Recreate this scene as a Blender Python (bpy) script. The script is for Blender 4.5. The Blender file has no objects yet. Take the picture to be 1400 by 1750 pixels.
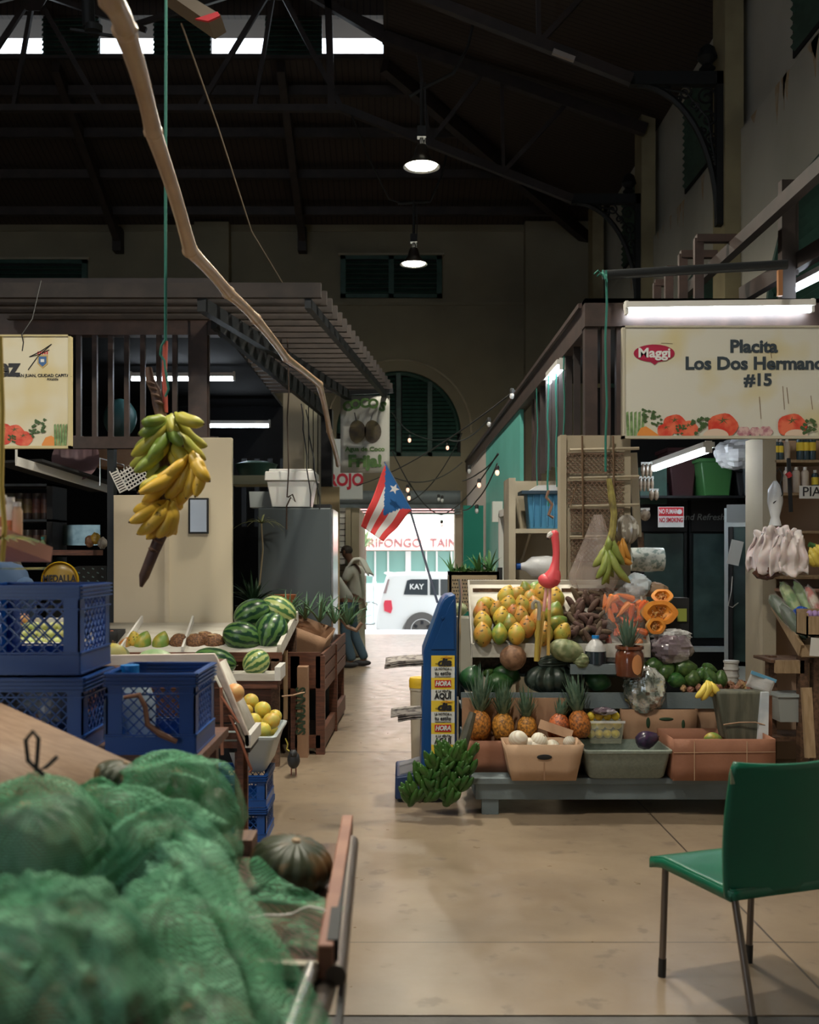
import bpy, math, random
from mathutils import Vector, Matrix, Euler, noise
C = bpy.context.scene.collection
SC = bpy.context.scene
rnd = random.Random(11)
F, H = 1750.0, 1.57            # focal length in pixels of a 1400x1750 frame, eye height
# ------------------------------------------------------------------ camera
cd = bpy.data.cameras.new('camera'); cam = bpy.data.objects.new('camera', cd); C.objects.link(cam)
cam.location = (0, 0, H); cam.rotation_euler = (math.pi/2, 0, 0)
cd.sensor_fit = 'AUTO'; cd.sensor_width = 36; cd.lens = 36
cd.shift_x = 20/1750; cd.shift_y = 70/1750
cd.clip_start = .05; cd.clip_end = 200
cd.dof.use_dof = True; cd.dof.focus_distance = 6.9; cd.dof.aperture_fstop = 3.4
SC.camera = cam
# ------------------------------------------------------------------ world, sun, exposure
w = bpy.data.worlds.new('world'); SC.world = w; w.use_nodes = True
nt = w.node_tree; bg = nt.nodes['Background']
bg.inputs[0].default_value = (.80, .90, 1, 1); bg.inputs[1].default_value = 3.4
sd = bpy.data.lights.new('sun', 'SUN'); sun = bpy.data.objects.new('sun', sd); C.objects.link(sun)
sd.energy = 14; sd.color = (1, .95, .86); sd.angle = .01
sun.rotation_euler = (math.radians(48), 0, math.radians(28)); sun.location = (0, 30, 20)
SC.view_settings.view_transform = 'Standard'; SC.view_settings.look = 'None'
SC.view_settings.gamma = 1; SC.view_settings.use_curve_mapping = False
SC.view_settings.exposure = 0.35
SC.cycles.use_denoising = True
SC.cycles.max_bounces = 6; SC.cycles.diffuse_bounces = 3; SC.cycles.glossy_bounces = 3
SC.cycles.transmission_bounces = 4; SC.cycles.transparent_max_bounces = 12
SC.cycles.caustics_reflective = False; SC.cycles.caustics_refractive = False
SC.cycles.sample_clamp_indirect = 4

def P(px, py, Y): return Vector(((px-680)*Y/F, Y, H-(py-945)*Y/F))
def L(n, Y): return n*Y/F

# ------------------------------------------------------------------ materials
def mat(name, col, rough=.6, metal=0., col2=None, scale=6., mixr=(.4, .6), bump=0., bscale=60., alpha=1., trans=0.,
        emit=0., rand=0., stretch=None, spec=.5, detail=3., sub=0., ecol=None):
    m = bpy.data.materials.new(name); m.use_nodes = True; n = m.node_tree.nodes; l = m.node_tree.links
    b = n['Principled BSDF']
    b.inputs['Base Color'].default_value = (*col, 1); b.inputs['Roughness'].default_value = rough
    b.inputs['Metallic'].default_value = metal; b.inputs['Specular IOR Level'].default_value = spec
    b.inputs['Alpha'].default_value = alpha; b.inputs['Transmission Weight'].default_value = trans
    if sub: b.inputs['Subsurface Weight'].default_value = sub; b.inputs['Subsurface Scale'].default_value = .02
    if emit:
        b.inputs['Emission Color'].default_value = (*(ecol or col), 1); b.inputs['Emission Strength'].default_value = emit
    tc = n.new('ShaderNodeTexCoord'); mp = n.new('ShaderNodeMapping'); l.new(tc.outputs['Object'], mp.inputs[0])
    if stretch: mp.inputs['Scale'].default_value = stretch
    out = None
    if col2:
        t = n.new('ShaderNodeTexNoise'); t.inputs['Scale'].default_value = scale; t.inputs['Detail'].default_value = detail
        l.new(mp.outputs[0], t.inputs['Vector'])
        r = n.new('ShaderNodeMapRange'); r.inputs[1].default_value = mixr[0]; r.inputs[2].default_value = mixr[1]
        l.new(t.outputs['Fac'], r.inputs[0])
        x = n.new('ShaderNodeMix'); x.data_type = 'RGBA'; x.inputs[6].default_value = (*col, 1); x.inputs[7].default_value = (*col2, 1)
        l.new(r.outputs[0], x.inputs[0]); out = x.outputs[2]
    if rand:
        oi = n.new('ShaderNodeObjectInfo'); hs = n.new('ShaderNodeHueSaturation')
        r1 = n.new('ShaderNodeMapRange'); r1.inputs[3].default_value = .5-rand*.06; r1.inputs[4].default_value = .5+rand*.06
        r2 = n.new('ShaderNodeMapRange'); r2.inputs[3].default_value = 1-rand*.3; r2.inputs[4].default_value = 1+rand*.3
        l.new(oi.outputs['Random'], r1.inputs[0]); l.new(oi.outputs['Random'], r2.inputs[0])
        l.new(r1.outputs[0], hs.inputs['Hue']); l.new(r2.outputs[0], hs.inputs['Value'])
        if out: l.new(out, hs.inputs['Color'])
        else: hs.inputs['Color'].default_value = (*col, 1)
        out = hs.outputs[0]
    if out: l.new(out, b.inputs['Base Color'])
    if bump:
        t2 = n.new('ShaderNodeTexNoise'); t2.inputs['Scale'].default_value = bscale; t2.inputs['Detail'].default_value = 4
        l.new(mp.outputs[0], t2.inputs['Vector'])
        bp = n.new('ShaderNodeBump'); bp.inputs['Strength'].default_value = bump; bp.inputs['Distance'].default_value = .01
        l.new(t2.outputs['Fac'], bp.inputs['Height']); l.new(bp.outputs[0], b.inputs['Normal'])
    return m

def wave_mix(m, c1, c2, scale, direction='X', dist=0., lo=.4, hi=.6, dscale=1., kind='BANDS', rough_too=False):
    """replace the base colour by a band pattern between two colours"""
    n = m.node_tree.nodes; l = m.node_tree.links; b = n['Principled BSDF']
    mp = [x for x in n if x.type == 'MAPPING'][0]
    t = n.new('ShaderNodeTexWave'); t.wave_type = kind
    if kind == 'BANDS': t.bands_direction = direction
    else: t.rings_direction = direction
    t.inputs['Scale'].default_value = scale; t.inputs['Distortion'].default_value = dist; t.inputs['Detail Scale'].default_value = dscale
    l.new(mp.outputs[0], t.inputs['Vector'])
    r = n.new('ShaderNodeMapRange'); r.inputs[1].default_value = lo; r.inputs[2].default_value = hi
    l.new(t.outputs['Fac'], r.inputs[0])
    x = n.new('ShaderNodeMix'); x.data_type = 'RGBA'; x.inputs[6].default_value = (*c1, 1); x.inputs[7].default_value = (*c2, 1)
    l.new(r.outputs[0], x.inputs[0]); l.new(x.outputs[2], b.inputs['Base Color'])
    return m

M = {}
def defm(k, *a, **kw): M[k] = mat(k, *a, **kw); return M[k]
defm('cream', (.42, .36, .26), .7, col2=(.36, .30, .21), scale=1.5, bump=.1)
defm('wallcream', (.30, .26, .175), .85, col2=(.22, .19, .13), scale=.9, mixr=(.35, .7), bump=.15, bscale=20)
defm('wallgrey', (.55, .52, .45), .85, col2=(.42, .40, .34), scale=.8, mixr=(.35, .7), bump=.15, bscale=20)
defm('pilaster', (.36, .30, .17), .8, col2=(.28, .23, .13), scale=2, bump=.1)
defm('peel', (.46, .32, .19), .9, col2=(.5, .42, .3), scale=9)
defm('roofwood', (.045, .030, .022), .75, bump=.2)
wave_mix(M['roofwood'], (.014, .009, .007), (.045, .030, .023), 3.2, 'X', lo=.02, hi=.12)
defm('roofwood2', (.045, .030, .022), .75, bump=.2)
wave_mix(M['roofwood2'], (.014, .009, .007), (.045, .030, .023), 3.2, 'Y', lo=.02, hi=.12)
defm('steel_brown', (.036, .024, .021), .55, col2=(.024, .017, .015), scale=5)
defm('steel_dark', (.012, .014, .016), .5, metal=.3)
defm('iron', (.006, .007, .008), .6)
defm('stallbrown', (.055, .032, .026), .5, col2=(.036, .022, .018), scale=7)
defm('slat', (.042, .03, .025), .65, col2=(.026, .019, .016), scale=6)
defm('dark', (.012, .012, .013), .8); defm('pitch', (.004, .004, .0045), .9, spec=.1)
defm('shutter_green', (.03, .085, .065), .5, col2=(.02, .06, .046), scale=5)
defm('teal', (.10, .42, .36), .6, col2=(.12, .47, .41), scale=1.2)
defm('teal_dark', (.01, .24, .18), .55)
defm('pinkwhite', (.62, .53, .48), .7)
defm('white', (.70, .68, .64), .5)
defm('white_plastic', (.74, .73, .70), .35, sub=.05)
defm('whitewood', (.60, .57, .50), .6, col2=(.48, .43, .36), scale=3.5, mixr=(.45, .75), stretch=(1, 5, 5), bump=.1)
defm('redwood', (.15, .055, .03), .55, col2=(.085, .032, .018), scale=9, stretch=(1, 8, 8), bump=.15)
defm('brownwood', (.16, .085, .05), .6, col2=(.08, .042, .025), scale=7, stretch=(6, 1, 6), bump=.2)
defm('palewood', (.42, .29, .17), .65, col2=(.33, .22, .12), scale=8, stretch=(6, 6, 1), bump=.15)
defm('plywood', (.33, .21, .13), .6, col2=(.25, .15, .09), scale=5, stretch=(1.2, 9, 9), bump=.1)
defm('greypaint', (.16, .20, .215), .6, col2=(.11, .14, .15), scale=4, mixr=(.45, .75), bump=.15)
defm('card', (.40, .235, .14), .8, col2=(.34, .195, .115), scale=4, bump=.1)
defm('card_red', (.34, .15, .09), .75, col2=(.28, .12, .07), scale=4, bump=.1)
defm('card_light', (.56, .37, .24), .8, col2=(.48, .31, .2), scale=3, bump=.1)
defm('blue', (.003, .06, .27), .35, spec=.5)
defm('blue_light', (.01, .22, .62), .35, spec=.6)
defm('rackblue', (.008, .07, .25), .35, col2=(.006, .055, .2), scale=2)
defm('greytub', (.40, .45, .46), .35)
defm('sagetub', (.25, .29, .25), .38, col2=(.21, .25, .215), scale=60)
defm('chairgreen', (.004, .13, .068), .32, spec=.6, col2=(.003, .11, .06), scale=3)
defm('chrome', (.55, .53, .50), .3, metal=1.)
defm('tubesteel', (.18, .15, .13), .4, metal=.8)
defm('rubber', (.01, .01, .01), .6)
defm('yellow', (.75, .48, .02), .5)
defm('sticker_yellow', (.80, .58, .05), .5)
defm('sticker_white', (.72, .74, .72), .5)
defm('red', (.55, .02, .03), .5)
defm('ink', (.015, .015, .02), .6)
defm('flagred', (.72, .06, .06), .8); defm('flagwhite', (.75, .74, .74), .8); defm('flagblue', (.02, .13, .38), .8)
defm('flamingo', (.85, .10, .12), .4); defm('flamingo_light', (.9, .45, .42), .4)
defm('tube', (1, 1, 1), .4, emit=30, ecol=(.80, .90, 1))
defm('lampglow', (1, 1, 1), .4, emit=60, ecol=(1, .97, .80))
defm('bulb', (1, .75, .5), .2, emit=1.3, ecol=(1, .5, .35))
defm('glass', (.75, .9, .88), .05, alpha=.25)
defm('clearplastic', (.78, .76, .74), .14, alpha=.17, bump=1.0, bscale=22, spec=1.)
defm('cloudplastic', (.80, .80, .80), .25, alpha=.62, bump=.8, bscale=25, spec=.8)
defm('rope', (.02, .16, .12), .8); defm('rope_red', (.5, .1, .06), .8)
defm('wire', (.02, .02, .02), .6)
defm('bamboo', (.52, .35, .22), .28, col2=(.38, .23, .13), scale=5, mixr=(.4, .7), stretch=(1, 1, .4), spec=.7)
defm('terracotta', (.50, .17, .07), .35, col2=(.42, .13, .05), scale=5)
defm('leaf', (.045, .14, .04), .5, rand=.5); defm('leaf_dark', (.02, .06, .03), .5, rand=.5)
defm('skin', (.13, .06, .035), .5); defm('shirt', (.55, .55, .50), .85, bump=.3, bscale=15)
defm('shirt_grey', (.36, .36, .33), .85, bump=.3, bscale=15); defm('jeans', (.05, .09, .13), .9, bump=.3, bscale=20)
defm('khaki', (.5, .48, .40), .9, bump=.3, bscale=15); defm('shoe', (.02, .02, .025), .6)
defm('denim', (.025, .06, .13), .8)
defm('carwhite', (.85, .85, .85), .25, spec=.7); defm('carglass', (.05, .06, .07), .08, spec=.8)
defm('road', (.38, .37, .36), .9, col2=(.32, .31, .3), scale=2); defm('awning', (.75, .38, .34), .8)
defm('shopteal', (.22, .42, .38), .6); defm('stone', (.6, .6, .58), .8)

# ------------------------------------------------------------------ mesh builder
class MB:
    def __init__(s): s.v = []; s.f = []; s.mi = []
    def add(s, vs, fs, mi=0):
        o = len(s.v); s.v += [Vector(v) for v in vs]; s.f += [tuple(i+o for i in f) for f in fs]; s.mi += [mi]*len(fs); return s
    def box(s, x0, x1, y0, y1, z0, z1, mi=0, mx=None):
        vs = [Vector((x, y, z)) for z in (z0, z1) for y in (y0, y1) for x in (x0, x1)]
        if mx: vs = [mx @ v for v in vs]
        return s.add(vs, [(0, 2, 3, 1), (4, 5, 7, 6), (0, 1, 5, 4), (2, 6, 7, 3), (0, 4, 6, 2), (1, 3, 7, 5)], mi)
    def cbox(s, c, d, rot=(0, 0, 0), mi=0):
        m = Matrix.Translation(Vector(c)) @ Euler(rot).to_matrix().to_4x4()
        return s.box(-d[0]/2, d[0]/2, -d[1]/2, d[1]/2, -d[2]/2, d[2]/2, mi, m)
    def bar(s, p, q, w, h=None, mi=0, up=(0, 0, 1)):
        p = Vector(p); q = Vector(q); h = h or w; z = (q-p); ln = z.length; z.normalize()
        u = Vector(up)
        if abs(z.dot(u)) > .98: u = Vector((0, 1, 0))
        x = u.cross(z).normalized(); y = z.cross(x)
        m = Matrix((x, y, z)).transposed().to_4x4(); m.translation = p
        return s.box(-w/2, w/2, -h/2, h/2, 0, ln, mi, m)
    def tube(s, pts, r, n=8, mi=0, cap=True):
        pts = [Vector(p) for p in pts]; k = len(pts)
        rs = r if isinstance(r, (list, tuple)) else [r]*k
        vs = []; prev = None
        for i, p in enumerate(pts):
            t = (pts[min(i+1, k-1)]-pts[max(i-1, 0)]).normalized()
            if prev is None:
                a = Vector((0, 0, 1)) if abs(t.z) < .9 else Vector((1, 0, 0)); u = t.cross(a).normalized()
            else: u = (prev - t*prev.dot(t)).normalized()
            prev = u; w_ = t.cross(u)
            for j in range(n):
                a = 2*math.pi*j/n; vs.append(p+(u*math.cos(a)+w_*math.sin(a))*rs[i])
        fs = [(i*n+j, i*n+(j+1) % n, (i+1)*n+(j+1) % n, (i+1)*n+j) for i in range(k-1) for j in range(n)]
        if cap: fs += [tuple(range(n-1, -1, -1)), tuple((k-1)*n+j for j in range(n))]
        return s.add(vs, fs, mi)
    def lathe(s, prof, c=(0, 0, 0), n=16, mi=0, mx=None, cap=True):
        c = Vector(c); vs = []
        for r, z in prof:
            for j in range(n):
                a = 2*math.pi*j/n; v = Vector((r*math.cos(a), r*math.sin(a), z))
                vs.append(c+(mx @ v if mx else v))
        k = len(prof)
        fs = [(i*n+j, i*n+(j+1) % n, (i+1)*n+(j+1) % n, (i+1)*n+j) for i in range(k-1) for j in range(n)]
        if cap: fs += [tuple(range(n-1, -1, -1)), tuple((k-1)*n+j for j in range(n))]
        return s.add(vs, fs, mi)
    def ell(s, c, r, rot=(0, 0, 0), nu=16, nv=10, mi=0, fn=None):
        c = Vector(c); m = Euler(rot).to_matrix(); vs = []
        if not isinstance(r, (list, tuple)): r = (r, r, r)
        for i in range(nv+1):
            th = math.pi*i/nv
            for j in range(nu):
                a = 2*math.pi*j/nu; d = Vector((math.sin(th)*math.cos(a), math.sin(th)*math.sin(a), math.cos(th)))
                k = fn(d, a, th) if fn else 1
                vs.append(c+m @ Vector((d.x*r[0]*k, d.y*r[1]*k, d.z*r[2]*k)))
        return s.add(vs, [(i*nu+j, (i+1)*nu+j, (i+1)*nu+(j+1) % nu, i*nu+(j+1) % nu) for i in range(nv) for j in range(nu)], mi)
    def prism(s, poly, a0, a1, axis='y', mi=0):
        """polygon in the plane across axis, extruded from a0 to a1 along it"""
        def pt(u, v, a): return {'y': (u, a, v), 'x': (a, u, v), 'z': (u, v, a)}[axis]
        n = len(poly); vs = [pt(u, v, a0) for u, v in poly]+[pt(u, v, a1) for u, v in poly]
        return s.add(vs, [tuple(range(n)), tuple(range(2*n-1, n-1, -1))]+[(i, i+n, (i+1) % n+n, (i+1) % n) for i in range(n)], mi)
    def grid(s, fn, nu, nv, mi=0):
        vs = [fn(i/nu, j/nv) for j in range(nv+1) for i in range(nu+1)]
        return s.add(vs, [(j*(nu+1)+i, j*(nu+1)+i+1, (j+1)*(nu+1)+i+1, (j+1)*(nu+1)+i) for j in range(nv) for i in range(nu)], mi)
    def shift(s, d): s.v = [v+Vector(d) for v in s.v]; return s
    def xf(s, m): s.v = [m @ v for v in s.v]; return s
    def build(s, name, mats, parent=None, label=None, cat=None, group=None, kind=None, world=False, smooth=True, bevel=0, solid=0, sub=0, angle=38):
        if not isinstance(mats, (list, tuple)): mats = [mats]
        off = Vector((0, 0, 0)); vs = s.v
        if parent is None:
            xs = [v.x for v in vs]; ys = [v.y for v in vs]; zs = [v.z for v in vs]
            off = Vector(((min(xs)+max(xs))/2, (min(ys)+max(ys))/2, min(zs)))
        elif world: off = wloc(parent)
        me = bpy.data.meshes.new(name); me.from_pydata([v-off for v in vs], [], s.f)
        for m in mats: me.materials.append(M[m] if isinstance(m, str) else m)
        for p, i in zip(me.polygons, s.mi): p.material_index = i
        me.validate(); me.update()
        if smooth:
            for p in me.polygons: p.use_smooth = True
            me.set_sharp_from_angle(angle=math.radians(angle))
        o = bpy.data.objects.new(name, me); C.objects.link(o)
        if parent is None: o.location = off
        else: o.parent = parent
        if solid: md = o.modifiers.new('solid', 'SOLIDIFY'); md.thickness = solid; md.offset = 0
        if bevel: md = o.modifiers.new('bevel', 'BEVEL'); md.width = bevel; md.segments = 2; md.limit_method = 'ANGLE'
        if sub: md = o.modifiers.new('sub', 'SUBSURF'); md.levels = sub; md.render_levels = sub
        tag(o, label, cat, group, kind)
        return o
def wloc(o):
    v = Vector(o.location)
    while o.parent: o = o.parent; v += Vector(o.location)
    return v
def tag(o, label=None, cat=None, group=None, kind=None):
    if label: o['label'] = label
    if cat: o['category'] = cat
    if group: o['group'] = group
    if kind: o['kind'] = kind
    return o
def T(name, label, cat, loc=(0, 0, 0), rot=(0, 0, 0), group=None):
    o = bpy.data.objects.new(name, None); C.objects.link(o); o.location = loc; o.rotation_euler = rot
    o.empty_display_size = .05
    return tag(o, label, cat, group)
def S(name, b, m, **k): return b.build(name, m, kind='structure', **k)
def kids(o): return [c for c in ALLKIDS.get(o.name, [])]
def copy_tree(o, parent=None):
    c = o.copy(); C.objects.link(c)
    if parent: c.parent = parent
    for ch in list(o.children): copy_tree(ch, c)
    return c
class Proto:
    """first place() moves the made thing itself, later ones copy it with its parts"""
    def __init__(s, root): s.root = root; s.used = False
    def place(s, loc, label, rot=(0, 0, 0), scale=1, group=None, cat=None):
        if s.used: o = copy_tree(s.root)
        else: o = s.root; s.used = True
        o.location = loc; o.rotation_euler = rot
        o.scale = (scale,)*3 if not isinstance(scale, (tuple, list)) else scale
        o['label'] = label
        if group: o['group'] = group
        elif 'group' in o.keys(): del o['group']
        if cat: o['category'] = cat
        return o
def text_mb(txt, size, depth=.001, bold=0., shear=0., align='CENTER', sx=1.):
    cu = bpy.data.curves.new('t', 'FONT'); cu.body = txt; cu.size = size; cu.extrude = depth; cu.offset = bold; cu.shear = shear
    cu.align_x = align; cu.align_y = 'CENTER'; cu.resolution_u = 3
    o = bpy.data.objects.new('t', cu); C.objects.link(o)
    dg = bpy.context.evaluated_depsgraph_get(); me = bpy.data.meshes.new_from_object(o.evaluated_get(dg))
    b = MB(); b.add([Vector((v.co.x*sx, v.co.y, v.co.z)) for v in me.vertices], [tuple(p.vertices) for p in me.polygons])
    bpy.data.objects.remove(o); bpy.data.curves.remove(cu); bpy.data.meshes.remove(me)
    return b
def face(x, y, z, rz=0, tilt=0):
    """matrix turning text drawn in XY into an upright plate facing -Y (the camera side)"""
    return Matrix.Translation((x, y, z)) @ Matrix.Rotation(rz, 4, 'Z') @ Matrix.Rotation(math.pi/2+tilt, 4, 'X')
def lerp(a, b, t): return a+(b-a)*t
def ordn(i): return ['first', 'second', 'third', 'fourth', 'fifth', 'sixth', 'seventh', 'eighth', 'ninth', 'tenth', 'eleventh', 'twelfth', 'thirteenth', 'fourteenth', 'fifteenth', 'sixteenth'][i]
# ================================================================== THE HALL
YB, XR, XL, ZT = 19.5, 3.75, -11.8, 7.81
# floor: polished concrete slabs, saw-cut joints are part of the slab surface
fm = mat('concrete', (.31, .235, .16), .42, col2=(.21, .155, .105), scale=1.6, mixr=(.3, .7), bump=.06, bscale=18, spec=.75, detail=6)
n = fm.node_tree.nodes; l = fm.node_tree.links; bs = n['Principled BSDF']
tc = [x for x in n if x.type == 'TEX_COORD'][0]; src = bs.inputs['Base Color'].links[0].from_socket
sep = n.new('ShaderNodeSeparateXYZ'); geo = n.new('ShaderNodeNewGeometry'); l.new(geo.outputs['Position'], sep.inputs[0])
def node_math(op, a, b=None):
    x = n.new('ShaderNodeMath'); x.operation = op
    for i, v in enumerate((a, b)):
        if v is None: continue
        if isinstance(v, (int, float)): x.inputs[i].default_value = v
        else: l.new(v, x.inputs[i])
    return x.outputs[0]
mask = None
for ax, at, wd in ((0, 1.52, .005), (1, 4.13, .004), (1, 8.08, .012), (1, 11.9, .01), (0, -1.6, .005), (1, 15.5, .01)):
    d = node_math('LESS_THAN', node_math('ABSOLUTE', node_math('SUBTRACT', sep.outputs[ax], at)), wd)
    mask = d if mask is None else node_math('MAXIMUM', mask, d)
mx = n.new('ShaderNodeMix'); mx.data_type = 'RGBA'; l.new(src, mx.inputs[6]); mx.inputs[7].default_value = (.06, .045, .035, 1); l.new(mask, mx.inputs[0])
# dark specks and stains
sn = n.new('ShaderNodeTexNoise'); sn.inputs['Scale'].default_value = 9; sn.inputs['Detail'].default_value = 8; l.new(tc.outputs['Object'], sn.inputs['Vector'])
sr = n.new('ShaderNodeMapRange'); sr.inputs[1].default_value = .62; sr.inputs[2].default_value = .70; sr.inputs[4].default_value = .5; l.new(sn.outputs['Fac'], sr.inputs[0])
m2 = n.new('ShaderNodeMix'); m2.data_type = 'RGBA'; l.new(mx.outputs[2], m2.inputs[6]); m2.inputs[7].default_value = (.10, .075, .055, 1); l.new(sr.outputs[0], m2.inputs[0])
l.new(m2.outputs[2], bs.inputs['Base Color'])
rr = n.new('ShaderNodeMapRange'); rr.inputs[3].default_value = .20; rr.inputs[4].default_value = .46; l.new(sn.outputs['Fac'], rr.inputs[0]); l.new(rr.outputs[0], bs.inputs['Roughness'])
S('floor', MB().box(XL, XR, 3.48, YB+.3, -.2, 0), fm)
fm2 = mat('old_concrete', (.15, .14, .125), .6, col2=(.08, .075, .07), scale=4, mixr=(.3, .7), bump=.2, detail=8)
S('floor_entrance', MB().box(XL, XR, -5, 3.475, -.2, -.004), fm2)

# back wall, pieces round the doorway and the arch
b = MB(); b.box(XL, -1.17, YB, YB+.35, 0, ZT); b.box(1.2, XR+.3, YB, YB+.35, 0, ZT); b.box(-1.17, 1.2, YB, YB+.35, 2.74, 3.41)
N = 24; cx, cz, ra = .015, 3.86, 1.185
arc = [(cx+ra*math.cos(math.pi*i/N), cz+ra*math.sin(math.pi*i/N)) for i in range(N+1)]
for i in range(N):
    (x1, z1), (x0, z0) = arc[i], arc[i+1]
    b.prism([(x0, z0), (x1, z1), (x1, ZT), (x0, ZT)], YB, YB+.35)
S('wall_back', b, 'wallcream')
b = MB(); b.box(XL, XR, YB-.05, YB, 6.28, 6.33); b.box(XL, XR, YB-.04, YB, ZT-.12, ZT)
S('trim_1', b, 'wallcream')
S('trim_2', MB().tube([(cx+1.39*math.cos(math.pi*i/N), YB-.02, cz+1.39*math.sin(math.pi*i/N)) for i in range(N+1)], .022, 6), 'cream')
S('trim_3', MB().box(.015-3.85, .015-3.2, YB-.22, YB, 0, ZT), 'wallcream')
S('trim_4', MB().box(2.4, 3.6, YB-.25, YB, 0, ZT), 'wallcream')

def louvre(b, x0, x1, z0, z1, y, step=.09, mi=0):
    z = z0+step*.5
    while z < z1:
        b.cbox(((x0+x1)/2, y, z), (x1-x0, .012, step*.95), (math.radians(-38), 0, 0), mi); z += step
# arched shutter over the door: two leaves of slats in a dark green frame
b = MB(); z = 3.5
while z < 4.98:
    hw = math.sqrt(max(0, 1.12**2-max(0, z-cz)**2))
    for a0, a1 in ((-hw, -.07), (.07, hw)):
        for q0, q1 in ((a0, min(a1, -.62)), (max(a0, -.55), min(a1, .55)), (max(a0, .62), a1)):
            if q1-q0 > .04: b.cbox((cx+(q0+q1)/2, YB+.12, z), (q1-q0, .012, .075), (math.radians(-38), 0, 0))
    z += .078
win = S('window_1', b, 'shutter_green')
fr = MB(); fr.box(-1.17, 1.2, YB+.05, YB+.16, 3.41, 3.49)
fr.tube([(cx+1.15*math.cos(math.pi*i/N), YB+.1, cz+1.15*math.sin(math.pi*i/N)) for i in range(N+1)], .045, 6)
for x in (-.6, .0, .6): fr.box(cx+x-.045, cx+x+.045, YB+.05, YB+.15, 3.41, cz+math.sqrt(1.15**2-x*x))
fr.build('window_frame', 'shutter_green', win, world=True)
fr2 = MB().box(-1.17, 1.2, YB+.2, YB+.22, 3.41, 5.06); fr2.build('shutter_back', 'dark', win, world=True)
# two oblong shuttered windows high on the back wall
for k, (x0, x1, z0, z1) in enumerate(((-1.09, .84, 6.42, 7.22), (-9.6, -5.9, 6.42, 7.14))):
    b = MB(); b.box(x0, x1, YB-.012, YB, z0, z1); wn = S('window_%d' % (k+2), b, 'dark')
    f = MB(); xm = (x0+x1)/2
    for u in (x0+.05, xm, x1-.05): f.box(u-.05, u+.05, YB-.07, YB-.012, z0, z1)
    f.box(x0, x1, YB-.07, YB-.012, z0, z0+.07); f.box(x0, x1, YB-.07, YB-.012, z1-.07, z1)
    f.build('window_frame', 'shutter_green', wn, world=True)
    q = MB(); louvre(q, x0+.1, xm-.05, z0+.08, z1-.07, YB-.04); louvre(q, xm+.05, x1-.1, z0+.08, z1-.07, YB-.04)
    q.build('shutter_slats', 'shutter_green', wn, world=True)
    MB().box(x0-.04, x1+.04, YB-.10, YB, z1, z1+.035).build('window_head', 'cream', wn, world=True)
# rolled-up door shutter and jambs
b = MB(); b.tube([(-1.15, YB-.12, 2.62), (1.18, YB-.12, 2.62)], .13, 12); b.box(-1.15, 1.18, YB-.16, YB-.1, 2.40, 2.5)
for i in range(4): b.box(-1.15, 1.18, YB-.15, YB-.12, 2.3+i*.05, 2.335+i*.05)
S('door_1', b, 'greypaint')
b = MB(); b.box(1.08, 1.22, YB-.08, YB+.35, 0, 2.74); b.box(-1.2, -1.1, YB-.08, YB+.35, 0, 2.74); S('trim_5', b, 'cream')

# right wall: thick painted lower wall with a ledge, thinner upper wall behind it
S('wall_right', MB().box(XR-.08, XR+.25, -5, YB, 0, 6.1), 'wallgrey')
S('wall_right_upper', MB().box(XR+.05, XR+.25, -5, YB, 6.1, 8.0), 'wallgrey')
b = MB()
for k in range(26):                                   # flaking paint under the ledge
    y = rnd.uniform(8.2, 16); h = rnd.uniform(.08, .42); wd = rnd.uniform(.04, .22)
    zz = 6.1; b.prism([(y, zz), (y+wd, zz), (y+wd*.8, zz-h*.5), (y+wd*.5, zz-h), (y+wd*.3, zz-h*.4)], XR-.084, XR-.078, 'x')
S('trim_6', b, 'peel')
for k, y in enumerate((7.15, 10.95, 14.7, 18.4)):
    S('trim_%d' % (7+k), MB().box(XR-.25, XR-.05, y, y+.42, 0, 7.9), 'pilaster')
for k, (yc, zt) in enumerate(((8.65, 4.94), (12.35, 4.94), (16.1, 4.94))):
    b = MB(); r = 1.35; pts = [(yc+r*math.cos(math.pi*i/16), zt-r+r*math.sin(math.pi*i/16)) for i in range(17)]
    b.prism([(yc+r, 1.6)]+pts+[(yc-r, 1.6)], XR-.10, XR-.082, 'x')
    wn = S('window_%d' % (5+k), b, 'dark')
    q = MB()
    for i in range(36):
        z = 1.7+i*.088; hw = math.sqrt(max(0, r*r-max(0, z-zt+r)**2))-.06
        if hw > .1:
            for a0, a1 in ((-hw, -.04), (.04, hw)): q.cbox((XR-.13, yc+(a0+a1)/2, z), (.075, a1-a0, .012), (0, math.radians(50), 0))
    q.build('shutter_slats', 'shutter_green', wn, world=True)
    f = MB().tube([(XR-.13, y, z) for y, z in pts], .05, 6); f.bar((XR-.13, yc, 1.6), (XR-.13, yc, zt), .07); f.bar((XR-.13, yc-r, 1.6), (XR-.13, yc-r, zt-r), .08)
    f.bar((XR-.13, yc+r, 1.6), (XR-.13, yc+r, zt-r), .08)
    f.build('window_frame', 'shutter_green', wn, world=True)
for k, yc in enumerate((9.2, 12.9, 16.6)):
    b = MB(); b.box(XR+.03, XR+.048, yc-.6, yc+.6, 6.3, 7.5); wn = S('window_%d' % (8+k), b, 'dark')
    q = MB()
    for i in range(13): q.cbox((XR+.01, yc, 6.37+i*.09), (.06, 1.1, .01), (0, math.radians(45), 0))
    q.build('shutter_slats', 'shutter_green', wn, world=True)
# left wall and the unseen wall behind the photographer, its opening shaped for incoming daylight
S('wall_left', MB().box(XL-.25, XL, -5, YB, 0, ZT+.1), 'wallcream')
b = MB(); b.box(XL, -7.6, -5.3, -5, 0, 9); b.box(-4.4, XR, -5.3, -5, 0, 9); b.box(-7.6, -4.4, -5.3, -5, 3.6, 9)
S('wall_front', b, 'wallcream')

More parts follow.
